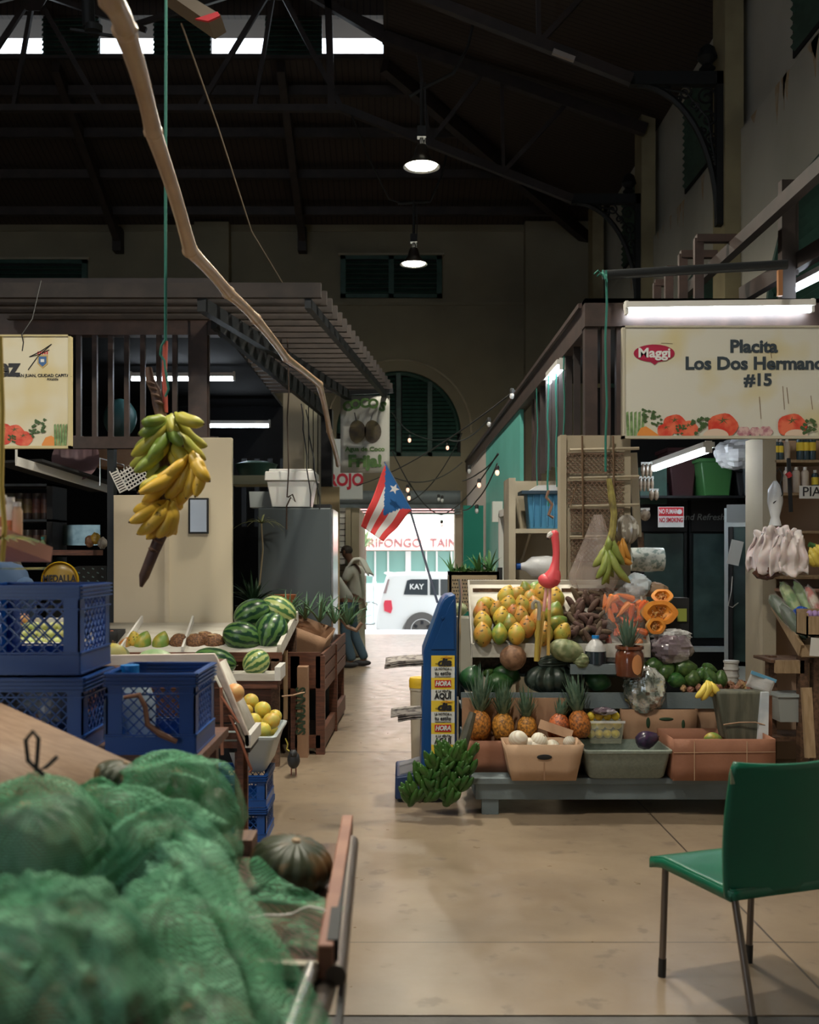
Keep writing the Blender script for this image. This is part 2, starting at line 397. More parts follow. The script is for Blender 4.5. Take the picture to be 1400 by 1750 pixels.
# roof: hipped plank slopes up to a long lantern with a row of openings
LX0, LX1, LY1, LZ = -8.0, -.2, 15.5, 9.05
def slab(name, pts, m):
    b = MB(); up = Vector((0, 0, .08)); n_ = len(pts)
    b.add([Vector(p) for p in pts]+[Vector(p)+up for p in pts], [tuple(range(n_-1, -1, -1)), tuple(range(n_, 2*n_))]+[(i, (i+1) % n_, (i+1) % n_+n_, i+n_) for i in range(n_)])
    return S(name, b, m)
slab('ceiling_back_slope', [(XL, YB+.3, ZT-.1), (XR+.25, YB+.3, ZT-.1), (LX1, LY1, LZ), (LX0, LY1, LZ)], 'roofwood')
slab('ceiling_right_slope', [(XR+.25, YB+.3, ZT-.1), (XR+.25, -5.3, ZT-.1), (LX1, -5.3, LZ), (LX1, LY1, LZ)], 'roofwood2')
slab('ceiling_left_slope', [(XL, -5.3, ZT-.1), (XL, YB+.3, ZT-.1), (LX0, LY1, LZ), (LX0, -5.3, LZ)], 'roofwood2')
LT = 10.5
S('ceiling', MB().box(LX0-.1, LX1+.1, -5.3, LY1+.1, LT, LT+.1), 'roofwood')
wins = [(-.3+P(px0, 0, LY1).x*0+P(px0, 0, LY1).x+.3, P(px1, 0, LY1).x) for px0, px1 in ((-120, -24), (-24, 72), (168, 262), (360, 453), (550, 655))]
zw0, zw1 = P(0, 97, LY1).z, P(0, 26, LY1).z
b = MB(); b.box(LX0, LX1+.1, LY1, LY1+.12, LZ, zw0); b.box(LX0, LX1+.1, LY1, LY1+.12, zw1, LT)
xs = LX0
for x0, x1 in wins[1:]:
    b.box(xs, x0, LY1+.04, LY1+.12, zw0, zw1); xs = x1
b.box(xs, LX1+.1, LY1, LY1+.12, zw0, zw1)
S('wall_lantern_back', b, 'roofwood')
xs = P(72, 0, LY1).x
q = MB()
for a0, a1 in ((72, 168), (262, 360), (453, 550)):
    x0 = P(a0, 0, LY1).x; x1 = P(a1, 0, LY1).x; louvre(q, x0, x1, zw0, zw1, LY1, .075)
S('window_11', q, 'shutter_green')
S('trim_11', MB().box(LX0, LX1, LY1-.06, LY1, zw0-.05, zw0), 'steel_brown')
S('wall_lantern_right', MB().box(LX1, LX1+.1, -5.3, LY1, LZ-.02, LT), 'roofwood')
S('wall_lantern_left', MB().box(LX0-.1, LX0, -5.3, LY1, LZ-.02, LT), 'roofwood')
S('trim_12', MB().box(LX0-.5, LX1+.6, LY1+.12, LY1+1.0, 9.86, 9.9), mat('soffit', (.07, .06, .05), .8))
b = MB()                                              # purlins seen as long dark bands on the back slope
for t in (.18, .42, .66, .88):
    y = lerp(YB, LY1, t); z = lerp(ZT-.1, LZ, t)-.1; b.box(lerp(XL, LX0, t), lerp(XR, LX1, t), y-.05, y+.05, z-.09, z+.06)
S('trim_13', b, 'steel_brown')
b = MB()
for px, a in ((205, 95), (518, 480), (-40, -20)):
    b.bar((P(a, 0, LY1).x, LY1, LZ-.12), (P(px, 0, YB).x, YB-.1, ZT-.32), .12, .2)
    b.box(P(px, 0, YB).x-.08, P(px, 0, YB).x+.08, YB-.25, YB, ZT-.55, ZT-.1)
b.bar((LX1, LY1, LZ-.1), (XR-.2, YB-.2, ZT-.3), .14, .22); b.bar((LX0, LY1, LZ-.1), (XL+.2, YB-.2, ZT-.3), .14, .22)
S('trim_14', b, 'steel_brown')

# roof trusses, one thing each: bottom chord rising from the bracket to a level tie, fans of struts
def truss(y, label):
    t = T('roof_truss', label, 'roof truss', ((-4.1), y, 6.63), group='steel trusses under the roof')
    zc = 7.93; lo = MB(); x0, x1 = -.8, 2.5
    lo.bar((x1, y, 6.63), (x0, y, zc), .09, .11); lo.bar((x0, y, zc), (-7.4, y, zc), .09, .09)
    lo.bar((-7.4, y, zc), (-10.7, y, 6.63), .09, .11); lo.build('bottom_chord', 'steel_brown', t, world=True)
    up = MB(); up.bar((3.55, y, 7.62), (LX1, y, LZ-.1), .12, .16); up.bar((-11.75, y, 7.62), (LX0, y, LZ-.1), .12, .16)
    up.bar((LX1, y, LZ-.1), (-1.9, y, 9.95), .1, .12); up.bar((LX0, y, LZ-.1), (-6.3, y, 9.95), .1, .12); up.bar((-6.3, y, 9.95), (-1.9, y, 9.95), .12, .14)
    up.build('top_chord', 'steel_brown', t, world=True)
    st = MB(); nd = [(-1.75, 9.75), (-5.2, 9.6)]
    st.bar((-.95, y, zc), (-1.0, y, 9.6), .1, .1)
    for nx, nz in nd:
        for tx, tz in ((nx-1.1, zc), (nx+.95, zc), (nx-2.1, 9.1), (nx-.3, zc), (nx+1.6, 9.05)): st.bar((nx, y, nz), (tx, y, tz), .055, .07)
    for a in (.3, .62): st.bar((lerp(x1, x0, a), y, lerp(6.63, zc, a)), (lerp(3.55, LX1, a), y, lerp(7.6, LZ-.1, a)), .06, .06); st.bar((lerp(x1, x0, a), y, lerp(6.63, zc, a)), (lerp(3.55, LX1, a+.25), y, lerp(7.6, LZ-.1, a+.25)), .05, .05)
    st.build('strut', 'steel_brown', t, world=True)
    for nx, nz in nd: MB().prism([(nx-.22, nz-.05), (nx-.1, nz-.3), (nx+.1, nz-.3), (nx+.25, nz-.05), (nx+.2, nz+.2), (nx-.2, nz+.2)], y-.06, y-.045).build('gusset_plate', 'steel_brown', t, world=True)
truss(14.65, 'dark steel roof truss with a level tie nearest the far end wall')
truss(10.95, 'dark steel roof truss above the front of the stalls')
# cast iron scroll brackets carrying the trusses off the pilasters
def bracket(y, label):
    x1 = XR-.25; x0 = x1-1.0; z1 = 6.75; zb = 5.1
    t = T('scroll_bracket', label, 'bracket', (x1, y+.15, zb), group='iron scroll brackets on the right wall')
    f = MB(); f.box(x0, x1, y+.1, y+.2, z1-.14, z1); f.box(x1-.07, x1, y+.1, y+.2, zb, z1)
    c = [(x0+.08+.87*math.sin(a), y+.15, z1-.13-1.44*(1-math.cos(a))) for a in [math.pi/2*i/14 for i in range(15)]]
    f.tube(c, .035, 6); f.build('frame', 'iron', t, world=True)
    s = MB()
    def spiral(cx_, cz_, r, a0, turns=1.4, dr=1):
        pts = [(cx_+r*(1-i/26*.85)*math.cos(a0+dr*turns*2*math.pi*i/26), y+.15, cz_+r*(1-i/26*.85)*math.sin(a0+dr*turns*2*math.pi*i/26)) for i in range(27)]
        s.tube(pts, .013, 5)
    for (u, v, r, a, d) in ((.83, .26, .11, 0, 1), (.60, .22, .08, 2, -1), (.42, .19, .045, 1, 1), (.85, .50, .10, 3, -1), (.70, .36, .06, 5, 1), (.88, .72, .07, 1, 1), (.90, .92, .055, 2, -1), (.915, 1.08, .04, 0, 1), (.53, .28, .035, 4, 1), (.80, .62, .04, 2, 1), (.92, 1.22, .025, 1, -1)):
        spiral(x0+u, z1-v, r, a, 1.5, d)
    s.tube([(x0+.3, y+.15, z1-.16), (x0+.62, y+.15, z1-.22), (x0+.85, y+.15, z1-.5), (x0+.93, y+.15, z1-1.0)], .014, 5)
    s.build('scrollwork', 'iron', t, world=True)
    MB().lathe([(.02, 0), (.09, .04), (.05, .09), (.11, .16), (.08, .26), (.02, .31)], (x1-.16, y+.15, z1), 10).build('finial', 'iron', t, world=True)
bracket(10.9, 'black iron scroll bracket nearer the camera on the right wall')
bracket(14.65, 'smaller looking black iron scroll bracket further along the right wall')
b = MB(); b.tube([P(700, 165, 11.6), P(735, 145, 11.6), P(775, 125, 11.6), P(800, 80, 11.6), P(812, 25, 11.6)], .02, 6)
b.tube([P(680, 348, 15.4), P(735, 345, 15.4), P(755, 300, 15.4), P(765, 258, 15.4)], .02, 6); b.tube([P(600, 195, 14.6), P(630, 270, 15), P(665, 340, 15.4), P(690, 349, 15.4)], .014, 6)
S('trim_15', b, 'wire')

# ---------------------------------------------------------------- pendant lamps
def pendant(x, y, z, label, power, vis=True):
    t = T('pendant_lamp', label, 'lamp', (x, y, z), group='round pendant lamps over the aisle')
    MB().lathe([(.05, .24), (.07, .20), (.09, .12), (.13, .06), (.205, .0), (.21, -.01), (.20, -.01), (.125, .05)], (0, 0, 0), 24, cap=False).build('lamp_shade', 'chrome', t)
    MB().lathe([(.0, .015), (.165, .012), (.165, .0), (.09, -.018), (0, -.022)], (0, 0, 0), 24, cap=False).build('lens', 'lampglow', t)
    r = MB().tube([(0, 0, .24), (0, 0, .95 if vis else 1.5)], .022, 8); r.box(-.05, .05, -.05, .05, .32, .44); r.tube([(.04, 0, .2), (.05, 0, .6), (.04, 0, .95)], .008, 5)
    r.build('stem', 'wire', t)
    ld = bpy.data.lights.new('lamp_light', 'SPOT'); lo = bpy.data.objects.new('lamp_light', ld); C.objects.link(lo); lo.parent = t
    lo.location = (0, 0, -.04); ld.energy = power; ld.spot_size = math.radians(150); ld.spot_blend = .6; ld.shadow_soft_size = .12; ld.color = (1, .93, .78)
pendant(.27, 11.6, P(0, 284, 11.6).z, 'round glowing pendant lamp, the larger and higher of the two in the dark roof', 300)
pendant(.24, 15.4, P(0, 451, 15.4).z, 'round glowing pendant lamp in front of the high shuttered window', 230)
pendant(.30, 7.7, 6.0, 'pendant lamp over the aisle above the display stands, nearest but one', 640)
pendant(-.1, 3.6, 6.0, 'pendant lamp over the near end of the aisle', 520)
pendant(-3.9, 3.2, 6.0, 'unseen pendant lamp added over the left stall', 520)  # added lamp out of view, lights the sacks from above left

# small parts that hang in the roof
t = T('spotlight', 'small black ceiling spotlight clamped on a bar beside the clerestory windows', 'lamp', P(160, 45, 8))
MB().tube([P(150, 0, 8), P(152, 48, 8)], .05, 10).build('lamp_body', 'iron', t, world=True)
MB().bar(P(120, 50, 8), P(195, 62, 8), .02, .02).lathe([(.07, 0), (.07, .05)], P(160, 55, 8), 10).build('yoke', 'iron', t, world=True)
b = MB().prism([(P(280, -4, 6).x, P(0, -4, 6).z), (P(310, -4, 6).x, P(0, -4, 6).z), (P(382, 40, 6).x, P(0, 40, 6).z), (P(362, 53, 6).x, P(0, 53, 6).z)], 5.9, 6.1)
t = T('fan_blade', 'pale flat ceiling fan blade with a red tip at the top of the picture', 'fan', P(330, 40, 6))
b.build('blade', mat('blade', (.18, .14, .10), .6), t, world=True)
MB().prism([(P(340, 45, 6).x, P(0, 50, 6).z), (P(378, 38, 6).x, P(0, 38, 6).z), (P(382, 45, 6).x, P(0, 45, 6).z), (P(362, 54, 6).x, P(0, 54, 6).z)], 5.88, 5.899).build('tip', 'red', t, world=True)
tag(MB().bar(P(945, 88, 10.86), P(982, 102, 10.86), .05, .05).build('paper_tag', mat('tagm', (.4, .35, .32), .6)), 'small pale tag fixed under the long roof chord', 'tag')
# ================================================================== THINGS REUSED
def carton(name, label, x0, x1, y0, y1, z0, z1, m, flare=0., hole=True, flap=None, group=None, cat='box', th=.006, rot=0):
    """open cardboard box: side walls, floor, hand hole; flare widens the mouth"""
    cx_, cy_ = (x0+x1)/2, (y0+y1)/2; w_, d_, h_ = x1-x0, y1-y0, z1-z0
    t = T(name, label, cat, (cx_, cy_, z0), (0, 0, rot), group)
    b = MB(); W, D, f = w_/2, d_/2, flare
    q = lambda sx, sy, k: Vector((sx*(W+f*k), sy*(D+f*.4*k), h_*k))
    cs = [(-1, -1), (1, -1), (1, 1), (-1, 1)]
    for i in range(4):
        a, c = cs[i], cs[(i+1) % 4]
        b.grid(lambda u, v, a=a, c=c: q(*a, v).lerp(q(*c, v), u)+Vector((0, 0, 0)), 6, 3)
    b.box(-W, W, -D, D, 0, th)
    b.build('box_body', m, t, solid=th)
    if hole:
        MB().ell((0, -D-f*.3-.004, h_*.66), (.045, .004, .016)).build('hand_hole', 'dark', t)
    MB().box(-.004, .004, -D-f*.15-.0055, -D-f*.15-.003, .004, h_*.62).build('seam', 'card', t) if hole else None
    if flap:
        for k, (sx, ang) in enumerate(flap):
            p = MB(); p.box(-W*.9, W*.9, 0, .005, 0, h_*.3); p.xf(Matrix.Translation((0, D*sx+f*.4*sx, h_)) @ Matrix.Rotation(ang, 4, 'X')); p.build('flap', m, t)
    return t

def tub(name, label, x0, x1, y0, y1, z0, z1, m, taper=.03, group=None, cat='tub'):
    cx_, cy_ = (x0+x1)/2, (y0+y1)/2; W, D, h_ = (x1-x0)/2, (y1-y0)/2, z1-z0
    t = T(name, label, cat, (cx_, cy_, z0), group=group)
    def ring(w_, d_, z, r=.03, n=5):
        o = []
        for sx, sy, a0 in ((1, 1, 0), (-1, 1, 90), (-1, -1, 180), (1, -1, 270)):
            for i in range(n):
                a = math.radians(a0+90*i/(n-1)); o.append((sx*(w_-r)+r*math.cos(a), sy*(d_-r)+r*math.sin(a), z))
        return o
    rs = [ring(W-taper-.015, D-taper-.015, 0), ring(W-taper, D-taper, .015), ring(W, D, h_-.02), ring(W+.012, D+.012, h_-.018), ring(W+.014, D+.014, h_-.004), ring(W+.008, D+.008, h_), ring(W-.006, D-.006, h_), ring(W-.008, D-.008, h_-.02), ring(W-taper-.008, D-taper-.008, .014)]
    b = MB(); n_ = len(rs[0])
    b.add([p for r in rs for p in r], [(i*n_+j, i*n_+(j+1) % n_, (i+1)*n_+(j+1) % n_, (i+1)*n_+j) for i in range(len(rs)-1) for j in range(n_)]+[tuple(range(n_-1, -1, -1)), tuple((len(rs)-1)*n_+j for j in range(n_))])
    b.build('tub_body', m, t)
    return t

def crate(label, x0, x1, y0, y1, z0, z1, group=None, m='blue'):
    """plastic milk crate: corner posts, ribbed rim, diagonal lattice sides"""
    W, D, h = (x1-x0), (y1-y0), (z1-z0)
    t = T('plastic_crate', label, 'crate', (x0+W/2, y0+D/2, z0), group=group)
    b = MB(); a, c = W/2, D/2
    for sx in (-1, 1):
        for sy in (-1, 1): b = MB(); b.box(sx*a-(.05 if sx > 0 else 0), sx*a+(.05 if sx < 0 else 0), sy*c-(.006 if sy > 0 else 0), sy*c+(.006 if sy < 0 else 0), 0, h); b.box(sx*a-(.006 if sx > 0 else 0), sx*a+(.006 if sx < 0 else 0), sy*c-(.05 if sy > 0 else 0), sy*c+(.05 if sy < 0 else 0), 0, h); b.build('corner_post', m, t)
    r = MB()
    for z in (h-.004, h-.016, h-.028, h-.04, h*.62+.03, .0+h*.24, .004):
        e = .007 if z > h*.8 else .002
        for sy in (-1, 1): r.box(-a-e*.4, a+e*.4, sy*c-.003-e, sy*c+.003+e, z-.0025, z+.0025)
        for sx in (-1, 1): r.box(sx*a-.003-e, sx*a+.003+e, -c, c, z-.0025, z+.0025)
    for sy in (-1, 1): r.box(-a, a, sy*c-.002, sy*c+.002, h-.045, h); r.box(-a, a, sy*c-.003, sy*c+.003, 0, h*.22)
    for sx in (-1, 1): r.box(sx*a-.002, sx*a+.002, -c, c, h-.045, h); r.box(sx*a-.003, sx*a+.003, -c, c, 0, h*.22)
    r.build('rim', m, t)
    g = MB(); z0_, z1_ = h*.22, h-.045; hh = z1_-z0_
    def lat(p0, ax, ln):
        k = 6 if ln > .2 else 5; st = ln/k*1.0
        for s_ in (-1, 1):
            for i in range(-int(hh/st)-1, k+1):
                u0 = i*st; u1 = u0+hh
                a0, a1 = max(0, u0), min(ln, u1)
                if a1-a0 < .004: continue
                za, zb_ = (a0-u0), (a1-u0)
                if s_ < 0: q0, q1 = (ln-a0, za), (ln-a1, zb_)
                else: q0, q1 = (a0, za), (a1, zb_)
                f = lambda q: Vector(p0)+Vector(ax)*q[0]+Vector((0, 0, z0_+q[1]))
                g.bar(f(q0), f(q1), .0042, .0042)
    for arg in (((-a+.05, -c+.003, 0), (1, 0, 0), W-.1), ((-a+.05, c-.003, 0), (1, 0, 0), W-.1), ((-a+.003, -c+.05, 0), (0, 1, 0), D-.1), ((a-.003, -c+.05, 0), (0, 1, 0), D-.1)):
        g = MB(); lat(*arg); g.build('lattice', m, t)
    q = MB(); q.box(-a, a, -c, c, .002, .006); q.build('base', m, t)
    return t

def tube_light(label, p, q, housing=.09, group=None):
    """fluorescent batten: painted housing, end caps and the glowing tube"""
    p, q = Vector(p), Vector(q); c = (p+q)/2; t = T('tube_lamp', label, 'lamp', c, group=group)
    b = MB(); up = Vector((0, 0, .045)); b.bar(p+up, q+up, housing, .04); b.build('housing', 'white', t, world=True)
    d = (q-p).normalized()
    for v, k in ((p, 1), (q, -1)): MB().bar(v+Vector((0, 0, .03)), v+d*.02*k+Vector((0, 0, .03)), .05, .09).build('end_cap', 'white', t, world=True)
    MB().tube([p+d*.02, q-d*.02], .017, 10).build('tube', 'tube', t, world=True)
    return t

# ================================================================== RIGHT STALLS
SX = 1.28
t = T('market_stall_frame', 'dark brown steel frame of the stall under the green hand-lettered sign board', 'stall frame', (2.4, 7.0, 0))
def onY(px, py, Y): return P(px, py, Y)
b = MB(); b.box(SX, XR-.1, 7.0, 7.12, 3.12, 3.31); b.box(SX, XR-.1, 7.0, 7.14, 3.28, 3.31)
b.build('front_beam', 'stallbrown', t, world=True)
b = MB(); b.box(SX+.002, SX+.1, 7.125, 19.3, 3.10, 3.279); b.box(SX-.02, SX+.12, 7.145, 19.3, 3.28, 3.312); b.build('side_beam', 'stallbrown', t, world=True)
b = MB()
for x in (1.40, 1.50): b.box(x, x+.06, 7.02, 7.08, 2.36, 3.15)
b.build('front_bars', 'stallbrown', t, world=True)
for x, y, z in ((1.28, 7.02, 2.36), (3.45, 7.02, 0), (1.34, 10.2, 0)): MB().box(x+.004, x+.09, y, y+.09, z, 3.118).build('post', 'stallbrown', t, world=True)
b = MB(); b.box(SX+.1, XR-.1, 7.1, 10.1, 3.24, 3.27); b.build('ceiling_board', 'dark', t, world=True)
b = MB()
for k in range(7): b.bar((SX+.05, 7.6+k*.36, 2.3), (SX+.05, 7.6+k*.36, 3.1), .05, .012)
b.build('side_bars', 'steel_brown', t, world=True)
b = MB(); b.bar((SX, 7.1, 2.72), (SX, 10.2, 2.72), .02); 
# stall walls
tag(MB().box(SX+.02, SX+.06, 10.9, 15.1, .9, 3.12).build('painted_wall', 'teal'), 'flat turquoise painted wall panel on the side of the farther stall', 'wall panel')
tag(MB().box(SX+.02, SX+.06, 15.1, 19.3, 0, 3.12).build('painted_wall', 'pinkwhite'), 'pale pinkish white wall panel beside the far doorway', 'wall panel')
tag(MB().box(SX-.3, SX, 15.3, 15.36, 0, 2.28).build('open_door', 'teal_dark'), 'dark green open door leaf seen at the end of the pale pink panel', 'door')
o = tag(MB().box(SX+.0, SX+.05, 10.9, 14.5, 0, .95).build('low_wall', 'wallgrey'), 'low grey panel under the turquoise wall', 'wall panel')
t = T('side_window', 'white louvred window with a red edge in the turquoise wall', 'window', (SX, 12, 1.2))
MB().box(SX-.06, SX+.02, 11.5, 11.62, 1.0, 2.05).box(SX-.06, SX+.02, 12.3, 12.42, 1.0, 2.05).box(SX-.06, SX+.02, 11.5, 12.4, 2.0, 2.08).build('window_frame', 'white', t, world=True)
MB().box(SX-.05, SX+.01, 11.62, 11.8, 1.0, 2.0).build('red_edge', 'red', t, world=True)
MB().box(SX-.12, SX, 12.5, 12.6, 1.95, 2.2).build('bracket_box', 'white', t, world=True)
# cream partition with a shelf and a blue bin, behind the papaya tray
x0, x1 = P(862, 0, 9.6).x, P(990, 0, 9.6).x
t = T('shelf_partition', 'cream painted partition with a small shelf holding a blue storage bin', 'partition', ((x0+x1)/2, 9.6, 0))
MB().box(x0, x1+.3, 9.6, 9.66, 0, P(0, 822, 9.6).z).build('panel', 'cream', t, world=True)
MB().box(x0, x0+.06, 9.2, 9.62, 0, P(0, 822, 9.6).z).build('edge_board', 'cream', t, world=True)
zs = P(0, 904, 9.3).z
MB().box(x0+.06, x1+.25, 9.2, 9.6, zs-.04, zs).build('shelf', 'cream', t, world=True)
MB().bar((x0+.2, 9.3, zs-.04), (x0+.14, 9.58, zs-.35), .02).build('shelf_brace', 'cream', t, world=True)
t = T('storage_bin', 'blue plastic storage bin with a pale lid on the cream shelf', 'bin', P(930, 902, 9.35))
b = MB(); xa, xb = P(898, 0, 9.35).x, P(965, 0, 9.35).x; za, zb_ = zs, P(0, 840, 9.35).z
b.prism([(xa+.03, za), (xb-.03, za), (xb, zb_), (xa, zb_)], 9.24, 9.5)
for k in range(5): b.box(lerp(xa, xb, .15+.17*k), lerp(xa, xb, .19+.17*k), 9.225, 9.24, za+.02, zb_-.03)
b.build('bin_body', mat('binblue', (.05, .20, .34), .45), t, world=True, bevel=.008)
b = MB(); b.box(xa-.05, xb+.03, 9.2, 9.52, zb_-.03, zb_); b.build('rim', mat('rimdark', (.02, .04, .06), .5), t, world=True)
MB().prism([(xa+.02, zb_), (xb, zb_), (xb-.03, zb_+.05), (xa+.1, zb_+.05)], 9.22, 9.5).build('lid', 'cloudplastic', t, world=True)
# gallon jug lying on the partition's lower ledge
t = T('water_jug', 'translucent plastic jug lying on its side behind the papaya tray', 'jug', P(920, 968, 9.3))
MB().lathe([(.02, -.17), (.035, -.15), (.04, -.12), (.09, -.06), (.1, .08), (.09, .14), (.02, .15)], mx=Matrix.Rotation(math.pi/2, 3, 'Y')).build('jug_body', 'cloudplastic', t)
MB().lathe([(.03, -.2), (.03, -.16)], mx=Matrix.Rotation(math.pi/2, 3, 'Y')).build('cap', 'blue', t)
tag(MB().box(x0+.3, x1+.1, 9.1, 9.5, 0, P(0, 985, 9.3).z).build('ledge_cabinet', 'cream'), 'cream boxed ledge behind the papaya tray under the blue bin', 'cabinet')

# cream peg panel with wire baskets, front corner of the stall
Y = 6.97; x0, x1 = P(962, 0, Y).x, P(1078, 0, Y).x
t = T('wire_basket_rack', 'tall cream panel with rows of wire mesh baskets at the stall corner', 'panel', ((x0+x1)/2, Y, 0))
z1 = P(0, 744, Y).z
MB().box(x0, x1, Y, Y+.04, 0, z1).build('panel', 'cream', t, world=True)
MB().box(x0-.02, x0+.02, Y-.03, Y+.1, 0, z1-.0).build('edge_board', 'cream', t, world=True)
b = MB()
for py in (770, 818, 866, 918):
    z = P(0, py, Y).z; b.tube([(x0+.04, Y-.03, z), (x1+.05, Y-.03, z+.012)], .012, 6)
b.build('rod', 'cream', t, world=True)
b = MB(); wm = mat('basketwire', (.20, .12, .08), .6)
for (pa, pb, qa, qb) in ((966, 1066, 775, 808), (970, 1066, 823, 860), (975, 1066, 870, 908), (975, 1020, 922, 960)):
    for d in (1, -1):
        wd, ht = pb-pa, qb-qa; st = 8
        for i in range(-ht//st-1, wd//st+1):
            u0 = i*st; a0, a1 = max(0, u0), min(wd, u0+ht)
            if a1-a0 < 2: continue
            va, vb = a0-u0, a1-u0
            if d < 0: va, vb = ht-va, ht-vb
            b.bar(P(pa+a0, qa+va, Y-.02), P(pa+a1, qa+vb, Y-.02), .0065, .004)
    for q_ in (qa, qb): b.bar(P(pa, q_, Y-.02), P(pb, q_, Y-.02), .008, .006)
b.build('wire_basket', wm, t, world=True)
b = MB()
for px in (995, 1048): b.tube([P(px, 745, Y-.05), P(px+2, 918, Y-.05)], .007, 5)
b.tube([P(985, 830, Y-.06), P(975, 865, Y-.06)], .004, 4); b.build('cord', mat('cordb', (.15, .09, .05), .8), t, world=True)
Y = 7.75; t = T('upright_board', 'cream upright timber board beside the basket panel', 'board', P(1085, 920, Y))
MB().bar(P(1082, 774, Y), P(1090, 918, Y), .055, .04, up=(0, 1, 0)).build('board', 'cream', t, world=True, bevel=.003)
MB().bar(P(1094, 910, Y+.05), P(1098, 965, Y+.05), .04, .04).build('stub', 'brownwood', t, world=True)

# sign boards ------------------------------------------------------------
sgw = mat('signboard', (.62, .60, .52), .45, col2=(.60, .50, .22), scale=2.2, mixr=(.48, .68), detail=2)
sgf = mat('signframe', (.50, .46, .36), .5)
tom = [mat('tomato', (.58, .035, .02), .5, col2=(.75, .16, .08), scale=9), mat('carrotp', (.72, .26, .05), .5), mat('leafp', (.05, .10, .03), .6), mat('garlic', (.62, .42, .40), .6, col2=(.4, .16, .2), scale=30), mat('breadp', (.68, .52, .40), .6), mat('leafp2', (.22, .34, .14), .6, col2=(.1, .18, .06), scale=30)]
def disc(b, cx_, cz_, rx, rz, y, mi, n=22, k=0., lobes=5, z0=-9, th=.0015):
    pts = []
    for i in range(n):
        a = 2*math.pi*i/n; r = 1+k*math.cos(lobes*a); pts.append((cx_+rx*r*math.cos(a), max(z0, cz_+rz*r*math.sin(a))))
    b.prism(pts, y-th, y, 'y', mi)
def veg_print(b, X, Z, y, s, seq):
    """printed vegetables along a sign's foot; X, Z is the lower left, s metres per photo pixel"""
    k = 0
    for kind, u, v, r in seq:
        yy = y-.0006*k-.001; k += 1
        x_, z_ = X+u*s, Z+v*s
        if kind == 'tomato':
            disc(b, x_, z_, r*s, r*s*.82, yy, 0, k=.04, z0=Z)
            for a in range(5): 
                an = 2*math.pi*a/5+.3; b.prism([(x_, z_+r*s*.35), (x_+r*s*.5*math.cos(an)+.002, z_+r*s*.35+r*s*.3*math.sin(an)), (x_+r*s*.1*math.cos(an+1), z_+r*s*.35+r*s*.1*math.sin(an+1))], yy-.002, yy-.0012, 'y', 2)
        elif kind == 'carrot': b.prism([(x_-r*s, z_), (x_-r*s*.6, z_+r*s*.7), (x_, z_+r*s*.9), (x_+r*s*1.6, Z), (x_-r*s, Z)], yy-.001, yy, 'y', 1)
        elif kind == 'leaf':
            for i in range(16): disc(b, x_+rnd.uniform(-r, r)*s, max(Z+.01, z_+rnd.uniform(-r, r)*s), r*s*.28, r*s*.22, yy-.0002*i, 2, 7, .3, 3, Z)
        elif kind == 'cabbage':
            for i in range(5): b.prism([(x_+(i-2.5)*r*s*.3, Z), (x_+(i-2.3)*r*s*.35, z_+r*s), (x_+(i-1.7)*r*s*.35, z_+r*s*1.1), (x_+(i-1.6)*r*s*.3, Z)], yy-.001-.0002*i, yy, 'y', 5)
        elif kind == 'garlic': disc(b, x_, z_, r*s, r*s*.8, yy, 3, k=.08, lobes=6, z0=Z)
        elif kind == 'bread': disc(b, x_, Z, r*s, r*s*.55, yy, 4, z0=Z)
Y = 6.9; xa, xb = P(1068, 0, Y).x, P(1440, 0, Y).x; za, zb_ = P(0, 745, Y).z, P(0, 560, Y).z
t = T('stall_sign', 'big white sign board with a red oval logo and tomatoes, lettered for stall number 15', 'sign', ((xa+xb)/2, Y, za))
MB().box(xa, xb, Y, Y+.03, za, zb_).build('board', sgw, t, world=True)
b = MB(); e = .018
b.box(xa-e, xb, Y-.01, Y+.04, zb_, zb_+e*.7); b.box(xa-e, xb, Y-.01, Y+.04, za-e, za); b.box(xa-e, xa, Y-.01, Y+.04, za-e, zb_+e*.7); b.build('frame', sgf, t, world=True)
for s_, px, py, sz in (('Placita', 1288, 593, .118), ('Los Dos Hermanos', 1296, 622, .118), ('#15', 1296, 650, .112)):
    text_mb(s_, sz, .0012, .0042, sx=1.06).xf(face(P(px, 0, Y).x, Y-.003, P(0, py, Y).z)).build('lettering', mat('navy', (.03, .045, .06), .6), t, world=True)
b = MB(); c = P(1118, 604, Y); disc(b, c.x, c.z, L(35, Y), L(15, Y), Y-.003, 0, 30); b.prism([(c.x-.035, c.z-.05), (c.x+.035, c.z-.05), (c.x+.004, c.z-.078)], Y-.005, Y-.003)
b.build('logo_oval', mat('logored', (.36, .01, .05), .5), t, world=True)
b = MB(); disc(b, c.x, c.z, L(31, Y), L(12.3, Y), Y-.0055, 0, 30); b.build('logo_field', mat('logored2', (.42, .015, .06), .5), t, world=True)
text_mb('Maggi', .088, .0012, .0025, sx=1.1).xf(face(c.x, Y-.0085, c.z)).build('logo_lettering', 'sticker_white', t, world=True)
b = MB(); veg_print(b, xa, za, Y, Y/F, [('cabbage', 18, 20, 20), ('leaf', 40, 34, 11), ('leaf', 55, 26, 9), ('carrot', 36, 3, 15), ('tomato', 85, 20, 20), ('tomato', 108, 12, 17), ('tomato', 70, 9, 15), ('leaf', 96, 10, 8), ('leaf', 128, 18, 14), ('tomato', 167, 17, 26), ('bread', 155, 0, 22), ('garlic', 203, 6, 12), ('garlic', 222, 7, 10), ('garlic', 240, 7, 12), ('tomato', 285, 17, 25), ('leaf', 312, 14, 14), ('bread', 292, 0, 20), ('leaf', 345, 12, 12)])
b.build('printed_vegetables', tom, t, world=True)
b = MB()
